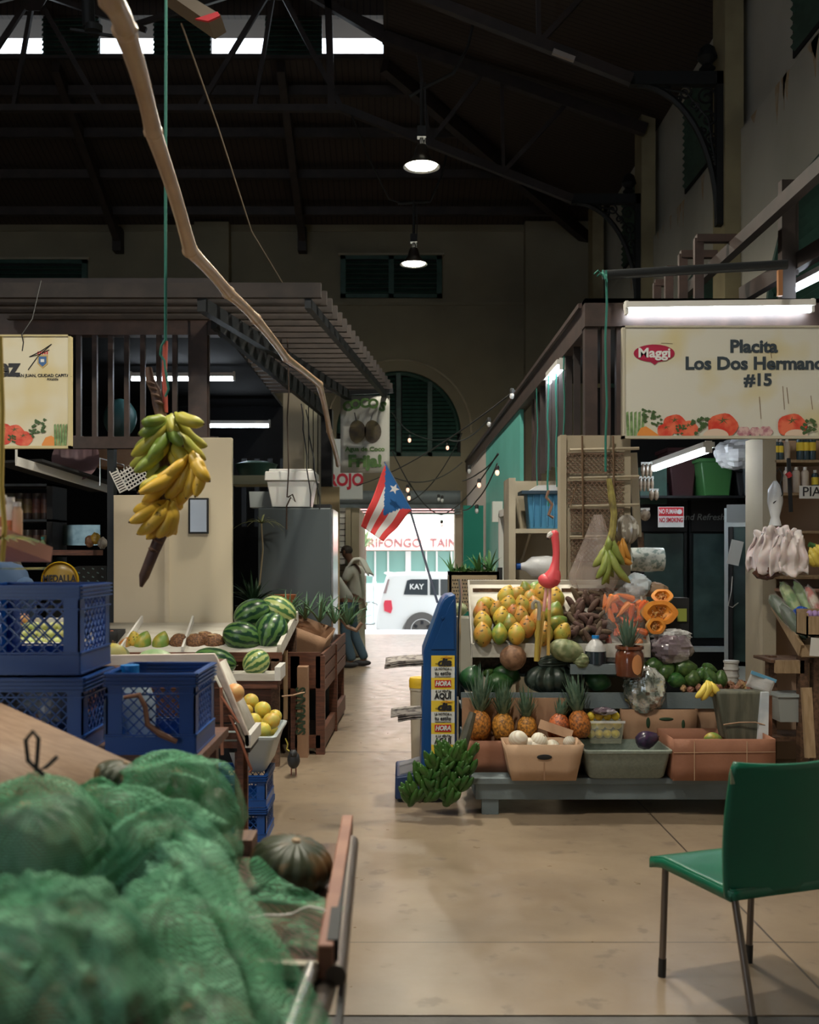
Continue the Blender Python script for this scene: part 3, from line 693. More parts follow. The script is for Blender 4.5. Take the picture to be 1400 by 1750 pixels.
for px, y0, y1 in ((1338, 660, 700), (1345, 662, 690), (1298, 678, 716), (1316, 590, 612), (1386, 676, 700)): b.bar(P(px, y0, Y-.003), P(px+3, y1, Y-.003), .004, .001)
b.bar(P(1130, 586, Y-.003), P(1150, 587, Y-.003), .003, .001)
b.build('rust_stain', mat('rust', (.2, .12, .06), .8), t, world=True)
# left sign
Y = 6.9; xa, xb = P(-80, 0, Y).x, P(117, 0, Y).x; za, zb_ = P(0, 762, Y).z, P(0, 575, Y).z
t = T('stall_sign', 'yellowed white sign board with a city crest hanging at the left edge', 'sign', ((xa+xb)/2, Y, za))
MB().box(xa, xb, Y, Y+.03, za, zb_).build('board', mat('signboard2', (.66, .60, .44), .45, col2=(.60, .46, .16), scale=2.6, mixr=(.45, .7), detail=2), t, world=True)
b = MB(); b.box(xa, xb+e, Y-.01, Y+.04, zb_, zb_+e*.6); b.box(xa, xb+e, Y-.01, Y+.04, za-e, za); b.box(xb, xb+e, Y-.01, Y+.04, za-e, zb_+e*.6); b.build('frame', mat('signframe2', (.55, .46, .24), .5), t, world=True)
text_mb('ez', .17, .0012, .006).xf(face(P(14, 0, Y).x, Y-.003, P(0, 629, Y).z)).build('lettering', 'ink', t, world=True)
text_mb('SAN JUAN, CIUDAD CAPITAL', .0285, .001, .0004).xf(face(P(75, 0, Y).x, Y-.003, P(0, 642, Y).z)).build('caption', 'ink', t, world=True)
text_mb('Alcalde', .026, .001).xf(face(P(90, 0, Y).x, Y-.003, P(0, 648, Y).z)).build('caption', 'ink', t, world=True)
b = MB(); c = P(73, 617, Y); b.prism([(c.x-.035, c.z+.04), (c.x+.035, c.z+.04), (c.x+.035, c.z-.02), (c.x, c.z-.05), (c.x-.035, c.z-.02)], Y-.003, Y, 'y', 0)
b.prism([(c.x-.026, c.z+.03), (c.x+.026, c.z+.03), (c.x+.026, c.z-.015), (c.x, c.z-.038), (c.x-.026, c.z-.015)], Y-.005, Y-.003, 'y', 1)
b.box(c.x-.012, c.x+.012, Y-.0065, Y-.005, c.z-.008, c.z+.012, 2)
for i in range(5): b.box(c.x-.034+i*.015, c.x-.026+i*.015, Y-.003, Y, c.z+.045, c.z+.065, 3)
b.build('crest', [mat('gold', (.5, .35, .12), .5), mat('crestblue', (.04, .12, .3), .5), 'sticker_white', 'red'], t, world=True)
b = MB()
b.tube([P(48, 632, Y-.003), P(64, 610, Y-.003), P(88, 588, Y-.003), P(70, 600, Y-.003), P(50, 610, Y-.003), P(66, 606, Y-.003), P(84, 598, Y-.003)], .003, 4); b.build('signature', 'ink', t, world=True)
b = MB(); veg_print(b, xa+L(80, Y), za, Y, Y/F, [('tomato', 4, 20, 22), ('tomato', 25, 22, 17), ('tomato', 40, 12, 16), ('leaf', 20, 12, 7), ('leaf', 66, 34, 11), ('leaf', 55, 22, 7), ('carrot', 88, 3, 16), ('cabbage', 104, 22, 14)])
b.build('printed_vegetables', tom, t, world=True)
tag(MB().tube([P(38, 600, Y), P(40, 585, Y), P(37, 572, Y-.02), P(55, 545, Y+.1), P(70, 480, Y+.2)], .004, 4).build('hanging_wire', 'wire'), 'thin wire holding the yellowed sign board at the left edge', 'wire')

# tube lamps --------------------------------------------------------------
Y = 6.94
tube_light('long fluorescent tube lamp above the white sign with the red oval logo', P(1068, 534, Y), P(1390, 530, Y))
tube_light('short looking fluorescent tube lamp on the side of the right stall under the beam', P(962, 628, 8.0), P(937, 655, 9.1))
tube_light('slanting fluorescent tube lamp inside the right stall under the sign', P(1212, 770, 7.7), P(1117, 803, 8.9))
tube_light('fluorescent tube lamp cut off by the right edge of the picture, above the sign', P(1440, 455, 6.9), P(1350, 500, 8.0))
tube_light('fluorescent tube lamp behind the vertical bars of the left stall', P(222, 648, 10.3), P(402, 648, 10.3), .04)
tube_light('fluorescent tube lamp deepest inside the left stall', P(356, 728, 12.4), P(462, 728, 12.4), .04)

# mezzanine railings and the pipe over the right stall ---------------------
t = T('handrail', 'dark steel stair rail rising to the right above the white sign', 'railing', P(1300, 500, 8))
b = MB(); b.bar(P(1172, 500, 9.3), P(1420, 272, 6.2), .07, .1); b.build('rail', 'steel_brown', t, world=True)
b = MB(); b.bar(P(1270, 505, 8.2), P(1420, 415, 7.0), .07, .12); b.build('lower_rail', 'steel_brown', t, world=True)
b = MB(); b.bar(P(1345, 310, 7.4), P(1345, 520, 7.4), .1, .08); b.bar(P(1362, 470, 7.4), P(1362, 310, 7.4), .02, .02); b.build('post', 'steel_brown', t, world=True)
MB().bar(P(1333, 462, 6.8), P(1333, 506, 6.8), .03, .03).build('orange_stub', mat('stub', (.3, .13, .05), .6), t, world=True)
t = T('hanging_pipe', 'dark horizontal pipe tied with green rope above the right stall', 'pipe', P(1180, 462, 6.9))
MB().tube([P(1030, 470, 6.9), P(1345, 452, 6.9)], .032, 10).build('pipe', 'steel_dark', t, world=True)
b = MB()
for i in range(5): b.tube([P(1016+i*5, 468+i % 2*4, 6.85), P(1022+i*4, 462+i*5, 6.8), P(1030, 470-i*2, 6.85)], .006, 5)
b.build('rope_knot', 'rope', t, world=True)
def portal(px, py, Y, pr, label):
    t = T('portal_frame', label, 'steel frame', P(px, 505, Y), group='stepped brown frames over the right stall')
    MB().bar((P(px, 505, Y).x, Y, 3.3), P(px, py, Y), .07, .05, up=(0, 1, 0)).build('post', 'stallbrown', t, world=True)
    MB().bar(P(px-4, py, Y), P(pr, py, Y), .06, .06, up=(0, 1, 0)).build('crossbar', 'stallbrown', t, world=True)
for (px, py, Y, pr, lb) in ((1194, 408, 8.0, 1262, 'largest stepped brown frame'), (1167, 435, 8.5, 1225, 'second stepped brown frame'), (1143, 461, 9.0, 1180, 'third stepped brown frame'), (1123, 484, 9.5, 1150, 'smallest stepped brown frame')):
    portal(px, py, Y, pr, lb+' above the beam of the right stall')

# green hanging cords on the stall side
for i, (px, y0, y1, Y, th, lb) in enumerate(((1036, 462, 806, 6.85, .008, 'long green rope hanging from the pipe down to the plantains'), (937, 0, 865, 8.78, .009, 'thick pale green cord, left of the cords on the stall side'), (951, 0, 832, 8.33, .008, 'green cord in the middle of the stall side cords'), (964, 0, 820, 7.95, .006, 'thin green cord nearest the basket panel'), (918, 0, 878, 9.49, .006, 'thin dark cord over the blue bin'))):
    y0 = y0 or 945-(3.11-H)*F/Y
    tag(MB().tube([P(px, lerp(y0, y1, k/6), Y)+Vector((math.sin(k*2+i)*.006, 0, 0)) for k in range(7)], th, 6).build('rope', 'rope'), lb, 'rope')
tag(MB().tube([P(938, 838, 8.78), P(934, 850, 8.78), P(944, 862, 8.78), P(938, 880, 8.78), P(946, 885, 8.78)], .014, 6).build('knotted_twine', mat('twine', (.2, .11, .07), .9)), 'brown knotted bunch of twine hanging in front of the blue bin', 'twine')

# string lights
def bulb(px, py, Y, label, lit=True):
    t = T('light_bulb', label, 'bulb', P(px, py+7, Y), group='bulbs of the string lights')
    MB().lathe([(.018, .035), (.02, .06), (.014, .075)], n=8).build('socket', 'wire', t)
    MB().ell((0, 0, .012), (.02, .02, .028), nu=8, nv=6).build('glass_bulb', 'bulb' if lit else 'cloudplastic', t)
LIT = ('lit', 'pink')
for a in ((700, 747, 12.5, 'pink lit bulb in front of the arched shutter, left of two'), (765, 760, 13, 'pink lit bulb right of the arched shutter'), (802, 800, 11, 'bulb at the upper end of the turquoise wall'), (819, 824, 10.2, 'bulb hanging in front of the pale pink panel'), (850, 803, 9.4, 'lit bulb in front of the turquoise panel'), (815, 868, 10.2, 'bulb in front of the dark green door leaf'), (755, 892, 13, 'bulb hanging low in the middle of the doorway'), (697, 832, 12, 'pink bulb just above the flag tip, upper one'), (699, 846, 12, 'pink bulb just above the flag tip, lower one'), (750, 848, 13, 'left bulb of the close pair at the top of the doorway'), (756, 850, 13, 'right bulb of the close pair at the top of the doorway'), (875, 672, 8.6, 'bulb fixed on the upper part of the side beam'), (836, 720, 9.6, 'bulb fixed halfway down the side beam')):
    bulb(*a, lit=any(k in a[3] for k in LIT))
t = T('string_light_cable', 'black sagging cable of the string lights across the doorway', 'cable', P(770, 850, 11))
def sag(p, q, s_, n_=10):
    return [Vector(p).lerp(Vector(q), i/n_)-Vector((0, 0, s_*4*(i/n_)*(1-i/n_))) for i in range(n_+1)]
b = MB()
for p, q, s_ in ((P(670, 705, 12), P(700, 738, 12.5), .02), (P(700, 738, 12.5), P(765, 750, 13), .05), (P(765, 750, 13), P(836, 715, 9.6), .1), (P(700, 825, 12), P(755, 880, 13), .08), (P(755, 880, 13), P(851, 775, 9.4), .1), (P(791, 822, 10.8), P(819, 808, 10.2), .01), (P(819, 808, 10.2), P(852, 776, 9.4), .02), (P(850, 792, 9.4), P(815, 855, 10.2), .04), (P(815, 855, 10.2), P(791, 872, 11), .03), (P(670, 770, 12), P(703, 833, 12.2), .01), (P(670, 815, 12), P(790, 790, 14), .15), (P(690, 860, 15), P(790, 740, 14), .2), (P(610, 830, 14), P(880, 668, 8.6), .1)):
    b.tube(sag(p, q, s_), .007, 5)
b.build('cable', 'wire', t, world=True)
# ================================================================== INSIDE OF THE RIGHT STALL
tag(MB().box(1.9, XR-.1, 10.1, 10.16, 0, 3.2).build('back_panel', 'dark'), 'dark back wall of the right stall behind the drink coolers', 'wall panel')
Y = 9.3
def cooler(px0, px1, label):
    xa, xb = P(px0, 0, Y).x, P(px1, 0, Y).x; zt = P(0, 822, Y).z
    t = T('drinks_cooler', label, 'cooler', ((xa+xb)/2, Y+.3, 0), group='dark coolers in the right stall')
    MB().box(xa, xb, Y+.04, Y+.65, .12, zt).build('cabinet', 'steel_dark', t, world=True, bevel=.01)
    MB().box(xa+.01, xb-.01, Y, Y+.035, P(0, 908, Y).z, zt-.02).build('header_panel', 'dark', t, world=True)
    g = mat('coolerglass', (.05, .10, .095), .12, spec=.8, col2=(.03, .06, .06), scale=3)
    MB().box(xa+.03, xb-.03, Y+.005, Y+.035, P(0, 1090, Y).z, P(0, 912, Y).z).build('glass_door', g, t, world=True)
    MB().box(xb-.045, xb-.02, Y-.02, Y+.03, P(0, 1095, Y).z, P(0, 910, Y).z).build('door_edge', 'steel_dark', t, world=True)
    return t
c1 = cooler(1096, 1177, 'left dark glass-fronted cooler below the red no smoking sign')
c2 = cooler(1180, 1262, 'middle dark cooler with faint white header lettering')
text_mb('and Refreshing', .082, .001, .0005, shear=.2).xf(face(P(1210, 0, Y).x, Y-.003, P(0, 884, Y).z)).build('lettering', mat('faint', (.25, .27, .26), .6), c2, world=True)
tag(MB().box(P(1177, 0, Y).x, P(1290, 0, Y).x, Y-.12, Y, P(0, 1112, Y).z, P(0, 1104, Y).z).build('white_sill', 'greytub'), 'pale horizontal sill below the middle cooler door', 'sill')
tag(MB().lathe([(.09, 0), (.1, .02), (.075, .04)], P(1215, 1035, Y-.1), 12).build('dark_hat', 'dark'), 'round dark object lying in the middle cooler', 'hat') if False else None
# no smoking sign
Y = 8.9; t = T('no_smoking_sign', 'red and white no smoking sign in two languages on the cooler', 'sign', P(1147, 901, Y))
MB().box(P(1125, 0, Y).x, P(1169, 0, Y).x, Y, Y+.01, P(0, 901, Y).z, P(0, 866, Y).z).build('board', 'sticker_white', t, world=True)
MB().box(P(1126, 0, Y).x, P(1168, 0, Y).x, Y-.002, Y, P(0, 882, Y).z, P(0, 867, Y).z).build('red_band', 'red', t, world=True)
text_mb('NO FUMAR', .056, .001, .0012, sx=.55).xf(face(P(1142, 0, Y).x, Y-.004, P(0, 874.5, Y).z)).build('lettering', 'sticker_white', t, world=True)
text_mb('NO SMOKING', .056, .001, .0012, sx=.58).xf(face(P(1147, 0, Y).x, Y-.004, P(0, 889, Y).z)).build('lettering', 'red', t, world=True)
b = MB(); disc(b, P(1161.5, 0, Y).x, P(0, 874.5, Y).z, .022, .022, Y-.002, 0, 16); b.build('pictogram', 'sticker_white', t, world=True)
# shelf with bins over the coolers
tag(MB().box(P(1090, 0, 9).x, P(1290, 0, 9).x, 8.9, 9.9, P(0, 852, 9).z, P(0, 848, 9).z).build('high_shelf', 'steel_dark'), 'dark shelf over the coolers carrying plastic bins', 'shelf')
zs = P(0, 848, 9).z
def bin_(px0, px1, py0, Y, col, label, lid=None):
    xa, xb = P(px0, 0, Y).x, P(px1, 0, Y).x; zt = P(0, py0, Y).z
    t = T('plastic_bin', label, 'bin', ((xa+xb)/2, Y+.2, zs))
    m = mat('binm', col, .45); MB().prism([(xa+.04, zs), (xb-.04, zs), (xb, zt), (xa, zt)], Y, Y+.4).build('bin_body', m, t, world=True, bevel=.012)
    MB().box(xa-.015, xb+.015, Y-.02, Y+.42, zt-.035, zt).build('rim', lid or m, t, world=True, bevel=.005)
bin_(1197, 1255, 783, 9.0, (.03, .12, .03), 'green plastic bin on the shelf over the coolers'); bin_(1279, 1310, 778, 8.9, (.16, .19, .20), 'grey plastic bin at the right end of the shelf over the coolers', 'greytub')
bin_(1142, 1193, 765, 9.2, (.05, .012, .015), 'dark red bin at the left end of the shelf over the coolers'); bin_(1256, 1278, 800, 9.1, (.03, .03, .032), 'narrow black bin squeezed between the green and the grey bins')
# crumpled plastic sheet on the bins
def crumple(name, c, r, label, m, cat='bag', seed=0, amp=.22, nu=28, nv=18, fac=False, rot=(0, 0, 0), parts=None, flat=0, world=True):
    off = Vector((seed*3.1, seed*1.7, 0))
    def fn(d, a, th):
        v = noise.noise(d*2.2+off)*amp+abs(noise.noise(d*5+off))*amp*.7+noise.noise(d*11+off)*amp*.2
        if fac: v += .5*amp*(abs(noise.noise(d*3.3+off*2))*2-.5)+rnd.uniform(-.035, .035)
        return 1+v
    b = MB().ell(c, r, rot, nu, nv, fn=fn)
    if flat: b.v = [Vector((v.x, v.y, max(v.z, c[2]-r[2]*flat))) for v in b.v]
    return tag(b.build(name, m, angle=12 if fac else 25), label, cat)
c = P(1262, 775, 8.7); crumple('plastic_bag', c, (.20, .14, .13), 'crumpled clear plastic bag lying over the green and grey bins', 'cloudplastic', seed=1, fac=True)
c = P(1066, 795, 8.6)
tag(MB().box(P(1090, 0, 9.2).x, P(1135, 0, 9.2).x, 9.1, 9.2, P(0, 862, 9.2).z, P(0, 800, 9.2).z).build('green_board', 'shutter_green'), 'dark green panel behind the hanging packets', 'panel')
# packets hanging in strips
pk = mat('packet', (.38, .30, .22), .25, col2=(.12, .08, .06), scale=20, spec=.9)
def packet(px, py, Y, wpx, hpx, label):
    t = T('spice_packet', label, 'packet', P(px, py+hpx/2, Y), group='clear packets hanging beside the upright board')
    b = MB().ell((0, 0, L(hpx/2, Y)), (L(wpx/2, Y), .012, L(hpx/2, Y)*.95), nu=10, nv=6); b.build('pouch', pk, t)
    MB().box(-L(wpx/2.3, Y), L(wpx/2.3, Y), -.002, .002, L(hpx*.86, Y), L(hpx*1.05, Y)).build('header', 'sticker_white', t)
for i in range(3): packet(1099+i*6.5, 804, 8.3, 7, 26, ordn(i)+' clear packet from the left in the upper hanging row')
for i in range(4): packet(1095+i*6.5, 828, 8.3, 6.5, 26, ordn(i)+' clear packet from the left in the middle hanging row')
for i in range(2): packet(1114+i*8, 846, 8.25, 9, 20, ordn(i)+' clear packet in the lowest hanging row')
packet(1103, 880, 8.3, 18, 22, 'wide tan packet hanging below the clear packets')
# roll of plastic bags
t = T('bag_roll', 'roll of clear produce bags with its loose end hanging', 'roll', P(1105, 956, 7.5), rot=(0, math.pi/2, 0))
MB().lathe([(.02, -.12), (.085, -.12), (.088, 0), (.085, .12), (.02, .12)], n=20).build('roll', mat('rollp', (.55, .58, .55), .3, col2=(.2, .26, .24), scale=30, mixr=(.5, .6)), t)
b = MB().grid(lambda u, v: P(1090+u*22-v*-4*u, 956+v*22, 7.4)+Vector((0, .01*math.sin(6*u), 0)), 8, 8); tag(b.build('loose_bag_end', 'cloudplastic', t, world=False) if False else b.build('loose_plastic_bag', 'clearplastic'), 'clear bag torn half off the bag roll', 'bag')
# white framed display fridge, turned a little towards the aisle
Y = 8.55; t = T('display_fridge', 'white-framed glass display fridge behind the hanging shopping bags', 'fridge', P(1292, 1190, Y), rot=(0, 0, math.radians(-22)))
t.location.z = 0; zt = P(0, 868, Y).z; W = .23
MB().box(-W, W, 0, .6, P(0, 1130, Y).z, zt).build('cabinet', 'steel_dark', t)
b = MB(); b.box(-W-.02, -W+.012, -.03, .6, .35, zt); b.box(-W, W, -.03, 0, P(0, 894, Y).z-.03, P(0, 894, Y).z+.01); b.box(-W, W, -.03, 0, .5, .62); b.build('frame', 'greytub', t)
MB().box(-W, W, -.035, 0, P(0, 892, Y).z, zt+.03).build('header_panel', mat('hdr', (.17, .18, .18), .5), t)
g = mat('fridgeglass', (.04, .075, .07), .3, spec=.3, col2=(.02, .04, .04), scale=4)
MB().box(-W+.03, -.01, -.02, 0, .66, P(0, 900, Y).z).build('glass_door', g, t); MB().box(.0, W-.01, -.02, 0, .66, P(0, 900, Y).z).build('glass_door', g, t)
MB().box(-W+.02, -W+.05, -.045, -.02, .64, P(0, 900, Y).z).box(-.02, .01, -.045, -.02, .64, P(0, 900, Y).z).build('door_frame', 'dark', t)
b = MB()
for i in range(8): b.cbox((0, -.02, .08+i*.055), (2*W, .03, .035), (math.radians(30), 0, 0))
b.build('vent_grille', 'greytub', t)
MB().box(-.19, -.165, -.055, -.045, 1.55, 1.6).build('lock', 'chrome', t)
tag(MB().box(-.05, .05, -.002, .002, 0, .2).xf(Matrix.Translation(P(1252, 965, 8.3)) @ Matrix.Rotation(.22, 4, 'Y')).build('paper_sheet', 'sticker_white'), 'white sheet of paper stuck on the fridge corner', 'paper')
tag(MB().tube([P(1252, 985, 8.3), P(1250, 1010, 8.3), P(1245, 1035, 8.3), P(1252, 1038, 8.3), P(1262, 1030, 8.3)], .004, 5).build('power_cord', 'white'), 'thin white cord hanging beside the display fridge', 'cord')
# stacked lids beside the fridge
for i in range(3): tag(MB().lathe([(.04, 0), (.055, .01), (.055, .05), (.062, .055), (.062, .07)], P(1250, 1168-i*12, 8.1), 14).build('foam_cup_stack', 'white'), ['lowest', 'middle', 'topmost'][i]+' white tub of the stack beside the display fridge', 'tub', 'white tubs beside the display fridge')
# right-hand shelving -----------------------------------------------------
t = T('shelf_unit', 'cream shelf unit cut by the right edge of the picture, holding bottles', 'shelf', P(1370, 1000, 7.4)); t.location.z = 0
Y = 7.5; b = MB()
b.box(P(1302, 0, Y).x, P(1325, 0, Y).x, Y-.02, Y+.35, 0, P(0, 745, Y).z); b.build('side_board', 'cream', t, world=True)
MB().box(P(1318, 0, Y).x, P(1460, 0, Y).x, Y+.3, Y+.33, 0, P(0, 745, Y).z).build('back_board', mat('peach', (.48, .33, .24), .7), t, world=True)
for py, k in ((786, 0), (842, 0), (907, 0), (984, -.12), (1005, -.2)):
    MB().box(P(1322, 0, Y).x, P(1460, 0, Y).x, Y-.02+k, Y+.3, P(0, py+5, Y).z, P(0, py, Y).z).build('shelf_board', 'palewood' if py < 1000 else mat('peach2', (.46, .27, .19), .6), t, world=True, bevel=.003)
MB().bar(P(1348, 783, 7.35), P(1352, 875, 7.35), .022, .022).build('black_upright', 'dark', t, world=True)
MB().bar(P(1346, 808, 7.33), P(1351, 815, 7.33), .03, .03).build('red_tape', 'red', t, world=True)
bt = mat('darkbottle', (.02, .05, .07), .25, spec=.7)
def bottle_proto(name, body, cap, label_m=None, r=.022, h=.15):
    t = T(name, 'x', 'bottle'); b = MB().lathe([(r*.9, 0), (r, .005), (r, h*.78), (r*.75, h*.86), (r*.4, h*.88), (r*.4, h*.9)], n=12); b.build('bottle_body', body, t)
    MB().lathe([(r*.5, h*.88), (r*.5, h)], n=10).build('cap', cap, t)
    if label_m: MB().lathe([(r*1.03, h*.35), (r*1.03, h*.68)], n=12, cap=False).build('label', label_m, t)
    return Proto(t)
pb = bottle_proto('sauce_bottle', bt, 'white', 'sticker_yellow'); pc = bottle_proto('syrup_bottle', mat('palebottle', (.55, .45, .36), .3), 'white')
z = P(0, 786, Y).z; Yb = 7.5
for i, px in enumerate((1327, 1334, 1368, 1377, 1388)):
    pb.place((P(px, 0, Yb).x, Yb, z), 'dark bottle with a yellow label and white cap, '+['far left', 'second from left', 'third', 'fourth', 'rightmost'][i]+' on the top shelf', scale=1+.25*(i > 1), group='dark bottles on the top shelf')
pc.place((P(1345, 0, Yb).x, Yb, z), 'single pale bottle on the top shelf between dark bottles')
z = P(0, 842, Y).z
for i, px in enumerate((1345, 1361, 1376)): pc.place((P(px, 0, Yb).x, Yb, z), ['left', 'middle', 'right'][i]+' pale bottle on the second shelf beside the card sign', scale=1.25, group='pale bottles on the second shelf')
pb.place((P(1393, 0, Yb).x, Yb, z), 'dark bottle on the second shelf behind the card sign', scale=1.1)
t = T('card_sign', 'white card with black hand lettering at the right edge', 'sign', P(1385, 852, 7.3))
MB().box(P(1367, 0, 7.3).x, P(1450, 0, 7.3).x, 7.3, 7.31, P(0, 852, 7.3).z, P(0, 830, 7.3).z).build('card', 'white', t, world=True)
text_mb('PIAG', .095, .001, .0006, align='LEFT').xf(face(P(1371, 0, 7.3).x, 7.298, P(0, 841, 7.3).z)).build('lettering', 'ink', t, world=True)
# hanging bunch of shopping bags
def hang_bag(px, py, Y, w_, h_, label, seed, m='bagwhite'):
    c = P(px, py, Y)
    def f(u, v):
        x = (u-.5)*w_*(.62+.38*min(1, v*1.6)); fold = math.sin(u*9+seed)*.007*(1-v*.3)+noise.noise(Vector((u*4, v*3, seed)))*.045+noise.noise(Vector((u*11+v*5, v*6, seed)))*.012
        if v < .16: x *= .7+.6*abs(math.sin(u*2*math.pi))
        return Vector((x+noise.noise(Vector((v*2, seed, 0)))*.03, fold, -v*h_+(.02*math.sin(u*9+seed) if v > .9 else 0)-(.05*(1-abs(math.sin(u*2*math.pi))) if v < .1 else 0)))
    b = MB().grid(f, 22, 14); b.shift(c)
    return tag(b.build('shopping_bag', m, solid=.012), label, 'bag', 'shopping bags bunched on the hook')
M['bagwhite'] = mat('bagwhite', (.78, .68, .66), .4, col2=(.72, .50, .46), scale=5, mixr=(.5, .75), sub=.1, bump=.5, bscale=14)
for i, a in enumerate(((1303, 905, 7.26, .20, .30), (1318, 900, 7.2, .24, .33), (1330, 897, 7.14, .26, .33), (1345, 902, 7.1, .24, .32), (1358, 905, 7.06, .2, .31))):
    hang_bag(*a, ['leftmost pinkish white shopping bag hanging at the right stall', 'second pinkish white shopping bag in the hanging bunch', 'middle pinkish white shopping bag in the hanging bunch', 'fourth pinkish white shopping bag in the hanging bunch', 'rightmost pinkish white shopping bag beside the bananas'][i], i*1.7)
tag(MB().lathe([(.012, 0), (.05, -.06), (.055, -.15), (.03, -.26), (.045, -.32)], P(1325, 822, 7.3), 12).build('bag_sleeve', 'cloudplastic'), 'long translucent bag hanging above the shopping bags', 'bag')
tag(MB().tube([P(1328, 806, 7.28), P(1332, 800, 7.28), P(1338, 812, 7.26), P(1334, 826, 7.26), P(1338, 845, 7.26), P(1322, 860, 7.25)], .005, 5).build('wire_hook', 'wire'), 'bent dark wire hook above the shopping bags', 'hook')
crumple('brown_plastic_bag', P(1310, 978, 7.2), (.09, .06, .05), 'dark reddish plastic bag under the shopping bags', mat('brownbag', (.12, .05, .035), .2, spec=.8), seed=4)
# slanted vegetable crate on a rough timber stand
Y = 7.0
t = T('timber_stand', 'rough dark timber stand at the right edge holding the slanted vegetable tray', 'stand', P(1350, 1250, 7.2)); t.location.z = 0
b = MB()
for px, Yk, py in ((1318, 7.2, 1120), (1372, 7.0, 1120), (1395, 7.0, 1080)): MB().box(P(px-7, 0, Yk).x, P(px+7, 0, Yk).x, Yk-.03, Yk+.04, 0, P(0, py, Yk).z).build('leg', 'brownwood', t, world=True)
MB().box(P(1325, 0, 7).x, P(1372, 0, 7).x, 6.97, 7.02, P(0, 1150, 7).z, P(0, 1128, 7).z).build('crossbar', 'palewood', t, world=True)
MB().box(P(1318, 0, 7).x, P(1450, 0, 7).x, 7.0, 7.35, P(0, 1128, 7).z-.02, P(0, 1128, 7).z).build('shelf_board', 'brownwood', t, world=True)
MB().box(P(1318, 0, 7).x, P(1450, 0, 7).x, 7.05, 7.35, P(0, 1262, 7).z-.03, P(0, 1262, 7).z).build('shelf_board', 'brownwood', t, world=True)
MB().bar(P(1378, 1175, 6.4), P(1385, 1295, 6.35), .06, .03, up=(0, 1, 0)).build('prop_board', 'palewood', t, world=True)
t = T('storage_box', 'white plastic storage box on the lower shelf of the timber stand', 'box', P(1347, 1230, 7.1))
MB().prism([(-.09, 0), (.09, 0), (.105, .14), (.105, .17), (-.105, .17), (-.105, .14)], -.1, .1).build('box_body', mat('clearbox', (.33, .35, .34), .3), t)
MB().box(-.11, .11, -.11, .11, .17, .19).build('lid', 'greytub', t)
t = T('vegetable_tray', 'slanted pale wood tray of bagged greens at the right edge', 'tray', P(1370, 1110, 7))
b = MB(); p0, p1 = P(1322, 1030, 7.35), P(1370, 1112, 6.85)
b.bar(p0, p1, .02, .09); b.build('side_rail', 'palewood', t, world=True)
b = MB(); d = Vector((.5, 0, 0)); b.add([p0-Vector((0, 0, .04)), p0+d-Vector((0, 0, .04)), p1+d-Vector((0, 0, .04)), p1-Vector((0, 0, .04))], [(0, 1, 2, 3)]); b.build('bottom', 'palewood', t, world=True, solid=.015)
b = MB(); b.bar(p1, p1+d, .02, .08); b.build('front_rail', 'palewood', t, world=True)
def greens(px, py, Y, label, cols, s_=1., rot=0):
    t = T('bagged_greens', label, 'vegetables', P(px, py, Y), rot=(math.radians(-30), rot, 0))
    MB().ell((0, 0, 0), (.04*s_, .035*s_, .13*s_), fn=lambda d_, a, th: 1+.25*noise.noise(d_*4+Vector((px, 0, 0)))).build('stalks', mat('stalks', cols[0], .5, col2=cols[1], scale=14), t)
    MB().ell((0, -.005, .0), (.048*s_, .042*s_, .135*s_), fn=lambda d_, a, th: 1+.3*noise.noise(d_*5+Vector((py, 0, 0)))).build('plastic_sleeve', 'clearplastic', t)
for a in ((1338, 1045, 7.1, 'dark green bagged cucumbers at the left of the tray', ((.02, .06, .02), (.05, .12, .03)), 1.1, -.5), (1352, 1025, 7.15, 'bag of pale celery with a blue top in the tray', ((.4, .5, .2), (.1, .25, .05)), 1.1, -.3), (1372, 1022, 7.15, 'second bag of pale celery further right in the tray', ((.35, .5, .2), (.12, .25, .05)), 1., -.25), (1390, 1028, 7.1, 'bag with red radishes at the right edge', ((.45, .08, .05), (.6, .5, .4)), .9, -.2), (1356, 1062, 7.0, 'dark green courgettes in plastic in the slanted tray', ((.015, .05, .02), (.03, .09, .03)), 1.1, -.5)):
    greens(*a)
crumple('blue_plastic_bag', P(1370, 1046, 7.0), (.05, .04, .035), 'small bright blue plastic bag in the vegetable tray', mat('bluebag', (.01, .08, .45), .25, spec=.8), seed=6)
t = T('wooden_box', 'small pale wooden box of mauve eggs in the vegetable tray', 'box', P(1388, 1080, 6.8))
b = MB(); b.box(-.07, .15, -.09, -.08, -.02, .11); b.box(-.07, -.06, -.09, .09, -.02, .13); b.box(-.07, .15, .08, .09, -.02, .15); b.box(-.07, .15, -.09, .09, -.02, -.01); b.build('box_body', 'palewood', t)
for i in range(6): tag(MB().ell(P(1384+i % 3*9, 1050+i//3*12, 6.75-.0*i), (.022, .022, .028), nu=10, nv=8).build('mauve_egg', mat('mauve', (.42, .27, .55), .5)), 'mauve egg or onion in the small pale wooden box', 'egg', 'mauve round things in the wooden box')
tag(MB().bar(P(1385, 1105, 6.7), P(1440, 1110, 6.7), .002, .12).build('price_card', 'white'), 'blank white card below the wooden box at the right edge', 'card')
